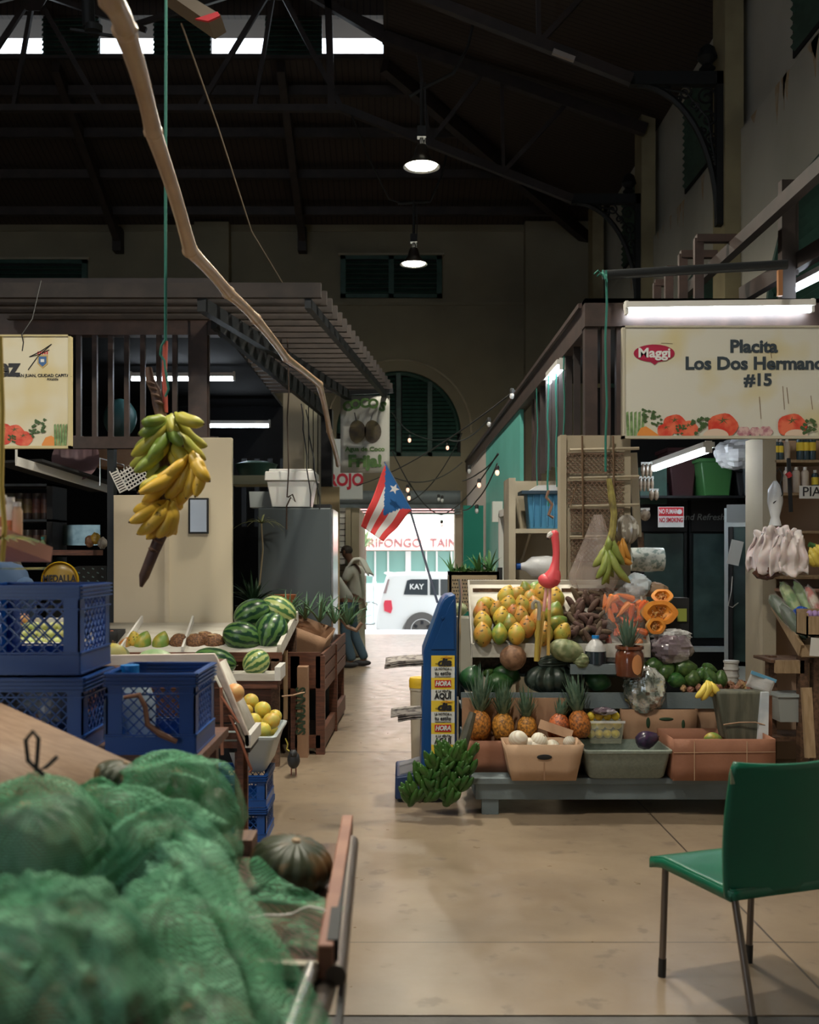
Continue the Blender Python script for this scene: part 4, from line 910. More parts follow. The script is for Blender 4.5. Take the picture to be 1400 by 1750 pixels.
# ================================================================== LEFT STALLS
SB = 'stallbrown'
t = T('market_stall_frame', 'dark brown steel frame and bars of the left stall behind the hanging bananas', 'stall frame', (-2.2, 8.5, 0))
Y = 8.5
MB().box(P(-300, 0, Y).x, P(372, 0, Y).x, Y, Y+.12, P(0, 572, Y).z, P(0, 510, Y).z).build('front_beam', SB, t, world=True)
MB().box(P(-300, 0, Y).x, P(372, 0, Y).x, Y-.05, Y+.1, P(0, 510, Y).z, P(0, 478, Y).z).build('fascia', 'steel_brown', t, world=True)
b = MB()
for i in range(16):
    x = P(60+i*27.5-120, 0, Y).x; b.box(x-.02, x+.02, Y+.02, Y+.06, P(0, 748, Y).z, P(0, 572, Y).z)
b.build('bars', SB, t, world=True)
MB().box(P(-300, 0, Y).x, P(372, 0, Y).x, Y, Y+.08, P(0, 766, Y).z, P(0, 746, Y).z).build('lower_rail', SB, t, world=True)
MB().box(P(326, 0, Y).x, P(354, 0, Y).x, Y-.01, Y+.13, 0, P(0, 512, Y).z).build('post', SB, t, world=True)
MB().box(P(182, 0, Y).x, P(193, 0, Y).x, Y+.02, Y+.12, 0, P(0, 748, Y).z).build('post', 'steel_dark', t, world=True)
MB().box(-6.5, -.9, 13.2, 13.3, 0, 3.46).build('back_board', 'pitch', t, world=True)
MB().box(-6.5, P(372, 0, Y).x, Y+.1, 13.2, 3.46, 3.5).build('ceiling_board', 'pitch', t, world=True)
b = MB()
for i in range(22):
    x = P(395+i*22, 0, 12.8).x*1; 
    if x > -.95: break
    b.box(x-.03, x+.03, 12.8, 12.85, 1.9, 2.75)
b.build('rear_bars', 'steel_dark', t, world=True)
# slatted pergola over the aisle edge
t = T('slatted_canopy', 'dark slatted canopy running along the left stalls towards the doorway', 'canopy', (-1.5, 9.8, 3.35))
A, B_ = P(549, 505, 7.7), P(671, 668, 12.1)
b = MB(); nS = 20
for i in range(nS):
    u = i/(nS-1); p = A.lerp(B_, u); b.box(-3.2, p.x, p.y-.028, p.y+.028, p.z-.02, p.z+.09)
b.build('slats', 'slat', t, world=True)
b = MB(); b.bar(P(366, 545, 8.4), P(552, 700, 12.1), .05, .16); b.build('edge_beam', 'steel_dark', t, world=True)
b = MB()
for i in range(11):
    q0 = P(366, 545, 8.4).lerp(P(552, 700, 12.1), (i+.25)/11.5); q1 = P(366, 545, 8.4).lerp(P(552, 700, 12.1), (i+.75)/11.5)
    b.bar(q0+Vector((-.03, -.03, .0)), q1+Vector((-.03, -.03, .0)), .012, .085)
b.build('painted_light_gaps', mat('gapw', (.42, .38, .33), .6), t, world=True)  # pale bars painted as light showing through the gaps
b = MB(); b.bar((A.x-.9, A.y, A.z-.07), (B_.x-.5, B_.y, B_.z-.07), .07, .1); b.bar((A.x-.1, A.y, A.z-.06), (B_.x-.08, B_.y, B_.z-.06), .05, .07); b.build('runner', 'steel_dark', t, world=True)
# aisle-side block of the left stalls
t = T('stall_wall', 'beige column with narrow pale vertical strips above the fridge', 'wall panel', (-1.1, 12.3, 0))
Y = 12.2
MB().box(P(484, 0, Y).x, P(519, 0, Y).x, Y, Y+.3, 0, P(0, 655, Y).z).build('column', 'cream', t, world=True)
b = MB()
for i in range(4): b.box(P(520+i*8, 0, Y).x, P(526+i*8, 0, Y).x, Y+.02, Y+.06, 1.5, P(0, 668+i*6, Y).z)
b.build('strips', mat('strip', (.50, .46, .32), .7), t, world=True)
MB().box(P(549, 0, Y).x, P(580, 0, Y).x, Y-.02, Y+.1, 0, P(0, 832, Y).z).build('tan_board', mat('tan', (.40, .30, .16), .7), t, world=True)
MB().box(P(548, 0, 12.1).x, P(567, 0, 12.1).x, Y-.05, Y+.2, P(0, 832, Y).z, P(0, 700, Y).z).build('dark_gap', 'dark', t, world=True)
# jamb, small tiles and the ROJO board
t = T('end_booth', 'cream booth end with white tiles beside the doorway', 'booth', (-.75, 15.2, 0))
Y = 15
MB().box(-1.6, P(592, 0, Y).x, Y, Y+.1, 0, P(0, 868, Y).z).build('tile_wall', None or 'tiles' if 'tiles' in M else 'white', t, world=True)
b = MB()
for i in range(14): z = P(0, 875+i*10, Y).z; b.box(P(574, 0, Y).x, P(592, 0, Y).x, Y-.004, Y, z-.005, z+.005)
b.build('tile_joints', 'ink', t, world=True)
MB().box(P(591, 0, Y).x, P(600, 0, Y).x, Y-.06, Y+.2, 0, P(0, 868, Y).z).box(P(601, 0, Y).x, P(614, 0, Y).x, Y-.02, Y+2.6, 0, P(0, 868, Y).z).build('jamb', 'cream', t, world=True)
t = T('red_letter_sign', 'pale grey board with red capitals behind the coconut sign', 'sign', P(590, 852, 14.8))
Y = 14.8; MB().box(P(562, 0, Y).x, P(619, 0, Y).x, Y, Y+.25, P(0, 852, Y).z, P(0, 750, Y).z).build('board', mat('greyboard', (.5, .53, .53), .5), t, world=True)
text_mb('ROJO', .24, .001, .010, sx=.86).xf(face(P(591, 0, Y).x, Y-.004, P(0, 821, Y).z)).build('lettering', mat('redl', (.42, .01, .03), .5), t, world=True)
t = T('coconut_sign', 'hanging white banner with green letters over a pair of brown coconuts', 'sign', P(624, 808, 12))
Y = 12.0; p = P(582, 808, Y); q = P(666, 676, Y)
MB().grid(lambda u, v: Vector((lerp(p.x, q.x, u), Y+.012*math.sin(6*u), lerp(p.z, q.z, v))), 12, 6).build('banner', mat('banner', (.50, .49, .44), .6), t, world=True, solid=.006)
gl = mat('greenletter', (.10, .20, .045), .6, col2=(.05, .12, .03), scale=6)
for s_, px, dy, r_ in (('C', 594, 4, .35), ('O', 608, 0, .15), ('C', 623, -2, 0), ('O', 638, -1, -.12), ('S', 654, 4, -.3)):
    text_mb(s_, .15, .001, .008).xf(face(P(px, 0, Y).x, Y-.022, P(0, 692+dy, Y).z) @ Matrix.Rotation(r_, 4, 'Z')).build('letter', gl, t, world=True)
text_mb('Agua de Coco', .072, .001, .003, sx=1.1).xf(face(P(624, 0, Y).x, Y-.022, P(0, 768, Y).z)).build('caption', gl, t, world=True)
text_mb('Frija!', .19, .001, .010, sx=1.05).xf(face(P(624, 0, Y).x, Y-.022, P(0, 789, Y).z)).build('slogan', gl, t, world=True)
b = MB(); disc(b, P(611, 0, Y).x, P(0, 738, Y).z, .10, .135, Y-.02, 0, 20, .03, 3); disc(b, P(637, 0, Y).x, P(0, 738, Y).z, .10, .135, Y-.02, 0, 20, .03, 3)
b.build('printed_coconuts', mat('coco', (.11, .085, .035), .6, col2=(.045, .03, .018), scale=7), t, world=True)
b = MB(); b.bar(P(609, 720, Y-.02), P(606, 705, Y-.02), .012, .003); b.bar(P(633, 718, Y-.02), P(638, 705, Y-.02), .012, .003); b.build('printed_stems', 'ink', t, world=True)
b = MB(); b.tube([P(584, 676, Y), P(584, 660, Y)], .006, 4); b.tube([P(664, 676, Y), P(664, 662, Y)], .006, 4); b.bar(P(575, 672, Y), P(672, 668, Y), .04, .05); b.build('hanger', 'steel_dark', t, world=True)

# bamboo pole: nodes and internodes
t = T('bamboo_pole', 'long crooked tan pole sloping down from the roof along the left stalls', 'pole', P(578, 795, 10.8))
js = [(150, -95, 2.45), (190, 0, 2.6), (213, 50, 2.75), (262, 225, 3.3), (325, 428, 4.2), (390, 500, 4.9), (437, 545, 5.5), (489, 612, 6.7), (546, 657, 8.0), (563, 737, 9.4), (578, 795, 10.8)]
pts = []; rad = []
wd = [50, 46, 40, 30, 25, 21, 18, 14, 12, 10, 8]
b = MB()
for (a, bb, wa, wb) in zip(js, js[1:], wd, wd[1:]):
    pa, pb_ = P(*a), P(*bb); ra = L(wa/2, a[2]); rb = L(wb/2, bb[2])
    for i in range(6):
        u = i/6; pts.append(pa.lerp(pb_, u)+Vector((math.sin(u*math.pi)*.006, 0, 0))); k = lerp(ra, rb, u)*.92; rad.append(k*(1.12 if i == 0 else (1.0 if i in (1, 5) else .96)))
pts.append(P(*js[-1])); rad.append(L(4, 10.8)); b.tube(pts, rad, 12); b.build('culm', 'bamboo', t, world=True)
for a, wa in list(zip(js, wd))[2:-1]:
    i = js.index(a); d = (P(*js[i+1])-P(*js[i-1])).normalized(); r_ = L(wa/2, a[2])*1.06
    MB().tube([P(*a)-d*r_*.35, P(*a), P(*a)+d*r_*.35], [r_*.96, r_*1.08, r_*.96], 12).build('node_ring', 'bamboo', t, world=True)

# counter shelves in the far left stall -----------------------------------
Y = 9.0
t = T('angled_shelf', 'long pale edged shelf sloping down across the left stall', 'shelf', P(110, 810, Y))
MB().bar(P(28, 788, 8.2), P(193, 838, 9.4), .5, .02).build('shelf_board', 'dark', t, world=True)
MB().bar(P(28, 788, 7.95), P(193, 838, 9.15), .015, .07).build('front_edge', 'white', t, world=True)
MB().bar(P(28, 768, 8.0), P(28, 792, 8.0), .015).build('hanger', 'white', t, world=True)
tag(MB().lathe([(.03, 0), (.11, .02), (.125, .05), (.20, .09), (.205, .10), (.12, .06), (.03, .03)], (0, 0, 0), 28, mx=Matrix.Rotation(math.radians(78), 3, 'X'), cap=True).shift(P(135, 789, 8.85)).build('serving_bowl', mat('mauvebowl', (.28, .17, .18), .45)), 'big mauve plastic bowl stood on edge on the sloping shelf', 'bowl')
t = T('plastic_basket', 'white perforated plastic basket lying on its side on the sloping shelf', 'basket', P(215, 838, 8.5))
b = MB()
for i in range(7):
    for j in range(6): b.box(i*.028, i*.028+.02, -.003, .003, j*.03, j*.03+.012)
for i in range(8): b.box(i*.028-.008, i*.028, -.003, .003, 0, .18)
b.xf(Matrix.Translation((.03, 0, .0)) @ Matrix.Rotation(-.55, 4, 'Y')); b.build('side', 'white', t)
b = MB()
for i in range(9): b.box(-.03, .03, -.003, .003, i*.021, i*.021+.012)
b.box(-.036, -.028, -.004, .004, 0, .2); b.box(.028, .036, -.004, .004, 0, .2); b.xf(Matrix.Rotation(-.45, 4, 'Y') @ Matrix.Translation((-.02, 0, 0))); b.build('end', 'white', t)
tag(MB().tube([P(171, 830, 8.7), P(171, 783, 8.7), P(212, 795, 8.7), P(214, 830, 8.7)], .006, 5).build('wire_rack', 'chrome'), 'bent wire rack standing behind the mauve bowl', 'rack')
# shelves with tins and the steel back counter
t = T('tin_shelf', 'dark shelf unit of tins and bottles in the left stall', 'shelf', P(50, 1000, 9.3)); t.location.z = 0
Y = 9.3; MB().box(P(86, 0, Y).x, P(96, 0, Y).x, Y-.1, Y+.3, 0, P(0, 828, Y).z).build('side_board', 'dark', t, world=True); MB().box(-4.4, -4.3, Y-.1, Y+.3, 0, P(0, 828, Y).z).build('side_board', 'dark', t, world=True)
for py in (828, 888, 948, 970): MB().box(-4.4, P(96 if py < 960 else 182, 0, Y).x, Y-.1, Y+.3, P(0, py+4, Y).z, P(0, py, Y).z).build('shelf_board', 'steel_dark', t, world=True)
tin = mat('tin', (.035, .025, .02), .35, metal=.2, rand=1.5); tn = T('tin_can', 'x', 'tin')
MB().lathe([(.04, 0), (.042, .005), (.042, .2), (.04, .205)], n=14).build('can_body', tin, tn); MB().lathe([(.043, .05), (.043, .16)], n=14, cap=False).build('paper_label', mat('tlabel', (.12, .065, .025), .5, col2=(.05, .02, .02), scale=14, rand=1.2), tn)
tp = Proto(tn)
for r_, (py, sc) in enumerate(((888, 1.15), (948, 1.1))):
    z = P(0, py, Y).z
    for i in range(6): tp.place((P(8+i*14.5, 0, Y).x, Y-.03, z), ordn(i)+' dark tin from the left on the '+('upper' if r_ == 0 else 'lower')+' shelf of the left stall', scale=sc, group='tins in the left stall')
t = T('water_bottle', 'small green-labelled bottle with a pale cap beside the tins', 'bottle', P(73, 948, 9.15))
MB().lathe([(.025, 0), (.027, .01), (.027, .1), (.012, .13), (.012, .14)]).build('bottle_body', mat('gb', (.3, .42, .2), .4), t); MB().lathe([(.016, .135), (.016, .16)]).build('cap', 'teal', t)
tag(MB().box(P(96, 0, 9.5).x, P(171, 0, 9.5).x, 9.5, 9.52, P(0, 932, 9.5).z, P(0, 897, 9.5).z).build('steel_splashback', mat('splash', (.12, .19, .20), .25, col2=(.25, .34, .34), scale=6, metal=.4)), 'bluish sheet of brushed steel behind the left stall counter', 'panel')
tag(MB().box(P(80, 0, 9.2).x, P(165, 0, 9.2).x, 9.1, 9.4, P(0, 949, 9.2).z, P(0, 940, 9.2).z).build('wooden_board', 'redwood'), 'reddish wooden board lying on the left stall counter', 'board')
for i, (px, py, lb) in enumerate(((153, 925, 'brown paper-wrapped snack packet on the counter of the left stall'), (163, 920, 'yellow snack packet on the counter of the left stall'), (175, 928, 'pale snack packet nearest the white partition'))):
    crumple('snack_packet', P(px, py, 9.15), (.04, .03, .05), lb, mat('snack%d' % i, ((.25, .12, .06), (.5, .3, .03), (.4, .35, .28))[i], .3), 'packet', seed=9+i)
# round beer sign
t = T('round_beer_sign', 'round golden beer sign with dark capitals above the blue crates', 'sign', P(104, 992, 8.6)); c = P(104, 992, 8.6); r_ = L(31, 8.6)
b = MB(); b.lathe([(.0, .035), (r_*.6, .028), (r_*.92, .012), (r_, 0)], c, 30, mx=Matrix.Rotation(math.pi/2, 3, 'X'), cap=False); b.build('disc', mat('gold2', (.32, .20, .03), .3), t, world=True)
b = MB(); b.box(c.x-r_*.95, c.x+r_*.95, c.y-.034, c.y-.03, c.z-r_*.42, c.z-r_*.15); b.build('red_band', mat('band', (.25, .01, .02), .5), t, world=True)
text_mb('MEDALLA', .082, .001, .002, sx=.78).xf(face(c.x, c.y-.040, c.z+.015)).build('lettering', 'ink', t, world=True)
tag(MB().lathe([(r_, 0), (r_*1.05, .02), (r_, .04)], c, 30, mx=Matrix.Rotation(math.pi/2, 3, 'X'), cap=False).build('rim', 'yellow', t, world=True), None)
t = T('lattice_crate', 'dark plastic crate with pale gaps behind the round beer sign', 'crate', P(155, 1000, 9))
b = MB(); b.box(P(130, 0, 9).x, P(181, 0, 9).x, 9, 9.3, .9, P(0, 968, 9).z); b.build('crate_body', 'dark', t, world=True)
b = MB()
for i in range(6):
    for j in range(5): 
        if (i+j) % 2: b.cbox(P(135+i*8, 972+j*7, 8.99), (.02, .004, .01), (0, .5, 0))
b.build('pale_gaps', mat('gaps', (.10, .16, .17), .4), t, world=True)
# white partition boards with a small mirror
t = T('white_partition', 'tall cream partition boards with a small framed mirror behind the bananas', 'partition', P(290, 1070, 8.4)); t.location.z = 0
cw = mat('creamboard', (.60, .51, .37), .6, col2=(.52, .43, .30), scale=2.5, mixr=(.5, .8))
Y = 8.40
MB().box(P(194, 0, Y).x, P(288, 0, Y).x, Y, Y+.05, 0, P(0, 846, Y).z).build('left_board', cw, t, world=True, bevel=.004)
MB().box(P(282, 0, Y).x, P(290, 0, Y).x, Y-.02, Y+.0, 0, P(0, 846, Y).z).build('joint_strip', cw, t, world=True)
MB().box(P(288, 0, Y).x, P(397, 0, Y).x, Y-.01, Y+.05, 0, P(0, 748, Y).z).build('right_board', mat('creamboard2', (.64, .55, .39), .6), t, world=True, bevel=.008)
t = T('framed_mirror', 'small dark framed mirror hung on the cream partition', 'mirror', P(339, 912, 8.36))
MB().box(P(322, 0, 8.36).x, P(356, 0, 8.36).x, 8.36, 8.385, P(0, 912, 8.36).z, P(0, 851, 8.36).z).build('frame', 'dark', t, world=True)
MB().box(P(325, 0, 8.35).x, P(353, 0, 8.35).x, 8.352, 8.36, P(0, 909, 8.35).z, P(0, 854, 8.35).z).build('mirror_glass', mat('mirrorg', (.30, .31, .32), .3, metal=.6), t, world=True)
# green tank and vehicle-like bin inside the stall
crumple('green_tank', P(205, 715, 10.5), (.17, .1, .2), 'dark green rounded tank behind the bars of the left stall', mat('tank', (.02, .06, .06), .4), 'tank', amp=.03)
tag(MB().box(P(170, 0, 10.8).x, P(250, 0, 10.8).x, 10.6, 11.0, P(0, 800, 10.8).z, P(0, 760, 10.8).z).build('cardboard_stack', 'card'), 'brown box on the floor above, behind the left stall bars', 'box')
# shelf and green tub beside the fridge
tag(MB().box(P(398, 0, 10.4).x, P(484, 0, 10.4).x, 10.2, 10.6, P(0, 830, 10.4).z, P(0, 815, 10.4).z).build('pale_shelf', mat('plsh', (.33, .32, .22), .7)), 'pale flaking shelf behind the white foam box', 'shelf')
tag(MB().lathe([(.16, 0), (.2, .08), (.22, .12), (.12, .15), (.02, .15)], P(438, 814, 10.4), 20).build('basin', mat('gl2', (.01, .04, .03), .4)), 'dark green round upturned basin on the pale shelf', 'basin')
# tall fridge seen from its flat side, foam boxes on top
t = T('tall_fridge', 'tall dark grey fridge with a shining edge beside the aisle', 'fridge', P(505, 1100, 9.4)); t.location.z = 0
Y = 9.3; xa, xb = P(441, 0, Y).x, P(566, 0, Y).x; zt = P(0, 868, Y).z
MB().box(xa, xb, Y, Y+.66, .05, zt).build('cabinet', mat('fridgegrey', (.07, .085, .09), .5, spec=.4), t, world=True, bevel=.012)
MB().box(xb+.002, xb+.018, Y+.01, Y+.75, .1, zt-.01).build('door', mat('steelside', (.75, .74, .76), .25, metal=1.), t, world=True)
t = T('foam_box', 'white foam box with a lid on top of the tall fridge', 'box', P(500, 868, 9.5))
b = MB(); w1, w0, h1 = L(40, 9.5), L(32, 9.5), L(44, 9.5)
def frustum(b, w0, w1, d0, d1, z0, z1): b.add([(-w0, -d0, z0), (w0, -d0, z0), (w0, d0, z0), (-w0, d0, z0), (-w1, -d1, z1), (w1, -d1, z1), (w1, d1, z1), (-w1, d1, z1)], [(0, 3, 2, 1), (4, 5, 6, 7), (0, 1, 5, 4), (1, 2, 6, 5), (2, 3, 7, 6), (3, 0, 4, 7)])
frustum(b, w0, w1, .15, .18, 0, h1); b.build('box_body', 'white_plastic', t, bevel=.008)
b = MB(); frustum(b, w1*1.09, w1*1.05, .2, .2, h1, h1+.085); frustum(b, w1*.92, w1*.9, .17, .17, h1+.085, h1+.11); b.build('lid', 'white_plastic', t, bevel=.008)
t = T('foam_box', 'greyish foam box half hidden behind the white one on the fridge', 'box', P(448, 868, 9.75))
b = MB(); frustum(b, .1, .11, .1, .1, 0, .15); b.build('box_body', mat('gf', (.42, .46, .46), .6), t)
tag(MB().box(P(537, 0, 9.4).x, P(565, 0, 9.4).x, 9.35, 9.6, zt, zt+.035).build('black_tray', 'dark'), 'low black tray at the right edge of the fridge top', 'tray')
for i, (p0, p1, lb) in enumerate((((493, 490, 9.2), (492, 850, 9.2), 'thin dark cord hanging in front of the foam box on the fridge'), ((523, 700, 9.3), (548, 870, 9.3), 'dark cord hanging in front of the pale strips'), ((515, 690, 9.3), (532, 866, 9.3), 'second dark cord left of the strips'))):
    b = MB(); a, c_ = P(*p0), P(*p1); b.tube([a.lerp(c_, k/8)+Vector((math.sin(k*2.1)*.008, 0, 0)) for k in range(9)], .006, 5)
    if i == 0: b.tube([P(492, 850, 9.2), P(500, 845, 9.2), P(505, 858, 9.2), P(497, 850, 9.2), P(490, 865, 9.2), P(490, 905, 9.2)], .008, 5)
    tag(b.build('rope', mat('cordd', (.05, .03, .02), .9) if i == 0 else M['wire']), lb, 'cord')
tag(MB().tube([P(310, 40, 6), P(372, 215, 7), P(430, 395, 8), P(490, 495, 9), P(515, 498, 9)], .006, 5).build('pale_string', mat('string', (.22, .17, .12), .8)), 'thin pale string slanting down through the dark roof space', 'string')

# plants: potted and loose
def blade_plant(b, c, n_, ln, wd, seed, droop=.6, up=.9, m=0, spread=1.0):
    r_ = random.Random(seed)
    for i in range(n_):
        a = r_.uniform(0, 2*math.pi); l_ = ln*r_.uniform(.6, 1.1); sp = r_.uniform(.15, spread); d = Vector((math.cos(a), math.sin(a), 0)); s_ = Vector((-d.y, d.x, 0))
        vs = []; k = 5
        for j in range(k+1):
            u = j/k; p = Vector(c)+d*l_*sp*u+Vector((0, 0, l_*up*(u-droop*sp*u*u))); w_ = wd*(1-u)**.7*(.7+.3*math.sin(u*3)); vs += [p-s_*w_, p+s_*w_+Vector((0, 0, .002))]
        b.add(vs, [(2*j, 2*j+1, 2*j+3, 2*j+2) for j in range(k)], m)
t = T('potted_plant', 'spiky green plant in a dark pot beside the partition', 'plant', P(432, 1035, 9.0)); 
MB().lathe([(.12, -.25), (.15, -.02), (.16, 0), (.13, 0)], n=16).build('pot', 'dark', t)
b = MB(); blade_plant(b, (0, 0, 0), 34, .42, .022, 4, .7, .8); b.build('leaves', 'leaf_dark', t, solid=.001)
tag(MB().lathe([(.09, 0), (.12, .1), (.135, .15), (.11, .15)], P(482, 1045, 9.1), 16).build('basket_pot', 'terracotta'), 'brown woven basket pot behind the watermelons', 'pot')
t = T('dracaena', 'thin-stemmed plant with a tuft of leaves in front of the fridge', 'plant', P(440, 1035, 9.1))
MB().tube([(0, 0, 0), (.03, 0, .3), (.05, 0, .5), (.035, 0, .73)], .008, 6).build('stem', mat('pstem', (.25, .2, .12), .7), t)
b = MB(); blade_plant(b, (.035, 0, .73), 16, .26, .010, 8, 1.4, .5, spread=1.3); b.build('leaves', mat('yleaf', (.14, .15, .05), .6), t, solid=.001)
# plank crates with cartons of aloe plants beside the aisle
t = T('plank_counter', 'dark red-brown slatted wooden counter along the left of the aisle', 'counter', P(545, 1260, 8.3)); t.location.z = 0
Yn, Yf = 8.0, 10.1; xn0, xn1 = P(505, 0, Yn).x, P(548, 0, Yn).x; xf1 = P(587, 0, Yf).x+.0
ztop = P(0, 1110, Yn).z
for (x, y) in ((xn0, Yn), (xn1, Yn), (xf1-.03, Yf), (lerp(xn1, xf1, .5), lerp(Yn, Yf, .5))): MB().box(x-.035, x+.035, y-.03, y+.04, 0, ztop-.05).build('post', 'redwood', t, world=True)
b = MB()
for i in range(6): 
    z = .12+i*.0; 
b.bar((xn1, Yn, .1), (xf1, Yf, .1), .04, .14); b.bar((xn0, Yn-.01, .1), (xn1, Yn-.01, .1), .04, .1)
b.build('foot_rail', 'redwood', t, world=True)
for i in range(3): MB().bar((xn1+.01, Yn, ztop-.08-i*.11+.0), (xf1+.01, Yf, ztop-.08-i*.11), .022, .095).build('side_slat', 'redwood', t, world=True, bevel=.003)
MB().box(xn0-.5, xn1, Yn-.03, Yn+.0, ztop-.3, ztop-.02).build('end_board', 'redwood', t, world=True)
b = MB(); b.add([(xn0-.5, Yn, ztop-.3), (xn1, Yn, ztop-.3), (xf1, Yf, ztop-.3), (xn0-.5, Yf, ztop-.3)], [(0, 1, 2, 3)]); b.build('shelf_board', 'redwood', t, world=True, solid=.03)
b = MB(); b.add([(xn0, Yn+.02, 0), (xn0, Yn+.02, ztop-.3), (xf1-.3, Yf, ztop-.3), (xf1-.3, Yf, 0)], [(0, 1, 2, 3)]); b.build('back_board', 'dark', t, world=True, solid=.02)
t = carton('tilted_carton', 'brown carton of aloe plants tipped on the slatted counter', -.24, .24, -.26, .26, 0, .36, 'card', hole=False)
t.location = P(522, 1108, 8.55)+Vector((0, 0, -.05)); t.rotation_euler = (math.radians(8), math.radians(20), math.radians(-4)); t.scale = (.76, .8, .72); t.location.x -= .04
t = T('aloe_plants', 'cluster of aloe plants sprouting from the tipped brown carton', 'plant', P(530, 1055, 8.6))
b = MB()
for i, (dx, dy) in enumerate(((-.2, 0), (-.05, .1), (.08, 0), (.2, .1), (.3, .25))): blade_plant(b, (dx, dy, -.02*i), 16, .30, .016, 20+i, .5, .95, spread=.9)
b.build('leaves', mat('aloe', (.10, .20, .11), .45), t, solid=.004)
t = T('loose_onions', 'bunch of leafy stalks and roots sticking out at the end of the counter', 'plant', P(600, 1068, 9.6))
b = MB(); blade_plant(b, (0, 0, 0), 14, .34, .013, 31, .4, .7, spread=1.2); b.build('leaves', 'leaf', t, solid=.002)
MB().tube([(-.12, 0, .1), (-.03, 0, -.02), (.05, 0, -.05), (.1, 0, .02)], .022, 7).build('root', mat('rootm', (.25, .15, .1), .7), t)
t = T('tall_carton', 'tall narrow brown carton with dark upside-down lettering at the aisle', 'box', P(513, 1275, 7.85)); t.location.z = 0
xa, xb = P(508, 0, 7.85).x, P(526, 0, 7.85).x
MB().box(xa-.0, xb, 7.85, 8.0, 0, P(0, 1140, 7.85).z).build('box_body', 'card', t, world=True)
text_mb('SANUNAS', .10, .001, .004, sx=.8).xf(Matrix.Translation(((xa+xb)/2-.01, 7.845, .36)) @ Matrix.Rotation(math.pi/2, 4, 'X') @ Matrix.Rotation(math.pi/2, 4, 'Z')).build('lettering', mat('gink', (.03, .06, .03), .6), t, world=True)
# ================================================================== PRODUCE PROTOTYPES (unit: about 1 across)
def stem_disc(t, z, r=.05, h=.04, m='brownwood'): MB().lathe([(r, z-.02), (r*.8, z+h), (r*.3, z+h)], n=8).build('stem', m, t)
# watermelon with wavy dark stripes around the long axis (X)
def melon_mat(name, c1, c2, lobes=11):
    m = mat(name, c1, .3, spec=.5); n = m.node_tree.nodes; l = m.node_tree.links; bs = n['Principled BSDF']
    tc = [x for x in n if x.type == 'TEX_COORD'][0]; sp = n.new('ShaderNodeSeparateXYZ'); l.new(tc.outputs['Object'], sp.inputs[0])
    def mt(op, a, b=None):
        x = n.new('ShaderNodeMath'); x.operation = op
        for i, v in enumerate((a, b)):
            if v is None: continue
            if isinstance(v, (int, float)): x.inputs[i].default_value = v
            else: l.new(v, x.inputs[i])
        return x.outputs[0]
    nz = n.new('ShaderNodeTexNoise'); nz.inputs['Scale'].default_value = 5; nz.inputs['Detail'].default_value = 4; l.new(tc.outputs['Object'], nz.inputs['Vector'])
    ang = mt('MULTIPLY', mt('ARCTAN2', sp.outputs[1], sp.outputs[2]), lobes)
    v = mt('ADD', mt('SINE', mt('ADD', ang, mt('MULTIPLY', nz.outputs['Fac'], 5.))), mt('MULTIPLY', mt('SUBTRACT', nz.outputs['Fac'], .5), 2.6))
    r = n.new('ShaderNodeMapRange'); r.inputs[1].default_value = -.25; r.inputs[2].default_value = .35; l.new(v, r.inputs[0])
    x = n.new('ShaderNodeMix'); x.data_type = 'RGBA'; x.inputs[6].default_value = (*c1, 1); x.inputs[7].default_value = (*c2, 1)
    l.new(r.outputs[0], x.inputs[0]); l.new(x.outputs[2], bs.inputs['Base Color']); return m
def mk(name, cat, parts):
    t = T(name, 'x', cat)
    for pn, b, m in parts: b.build(pn, m, t)
    return Proto(t)
def watermelon(nm, c1, c2, k=1.3):
    return mk('watermelon', 'watermelon', [('rind', MB().ell((0, 0, 0), (.5*k, .5, .5), nu=26, nv=18), melon_mat(nm, c1, c2)), ('stem', MB().tube([(.49*k, 0, 0), (.54*k, 0, .02)], .02, 6), 'brownwood')])
wm_d = watermelon('rind_dark', (.008, .045, .02), (.09, .19, .05)); wm_l = watermelon('rind_pale', (.06, .16, .05), (.42, .48, .17))
def papaya_prof(k=1.28, neck=.24):
    pr = []
    for i in range(15):
        u = i/14; z = -.5*k+u*k; r = .5*math.sin(math.pi*min(1, u*.97+.015))**.62*(1-neck*u**2.2); pr.append((max(r, .01), z))
    return pr
pap = mat('papaya_ripe', (.58, .27, .05), .45, col2=(.36, .33, .07), scale=1.6, mixr=(.42, .66), rand=.5, spec=.4, bump=.05, bscale=5)
def spots(m, col, scale, lo=.64, hi=.69):
    n = m.node_tree.nodes; l = m.node_tree.links; bs = n['Principled BSDF']; s_ = bs.inputs['Base Color'].links[0].from_socket
    tc = [x for x in n if x.type == 'TEX_COORD'][0]
    t_ = n.new('ShaderNodeTexNoise'); t_.inputs['Scale'].default_value = scale; t_.inputs['Detail'].default_value = 3; l.new(tc.outputs['Object'], t_.inputs['Vector'])
    r = n.new('ShaderNodeMapRange'); r.inputs[1].default_value = lo; r.inputs[2].default_value = hi; l.new(t_.outputs['Fac'], r.inputs[0])
    x = n.new('ShaderNodeMix'); x.data_type = 'RGBA'; l.new(s_, x.inputs[6]); x.inputs[7].default_value = (*col, 1); l.new(r.outputs[0], x.inputs[0]); l.new(x.outputs[2], bs.inputs['Base Color'])
spots(pap, (.05, .035, .01), 4.5, .60, .66)
papg = mat('papaya_green', (.16, .26, .05), .4, col2=(.46, .33, .05), scale=1.5, mixr=(.45, .65), rand=.4)
papd = mat('papaya_unripe', (.018, .075, .022), .35, col2=(.05, .14, .04), scale=2.2, rand=.3)
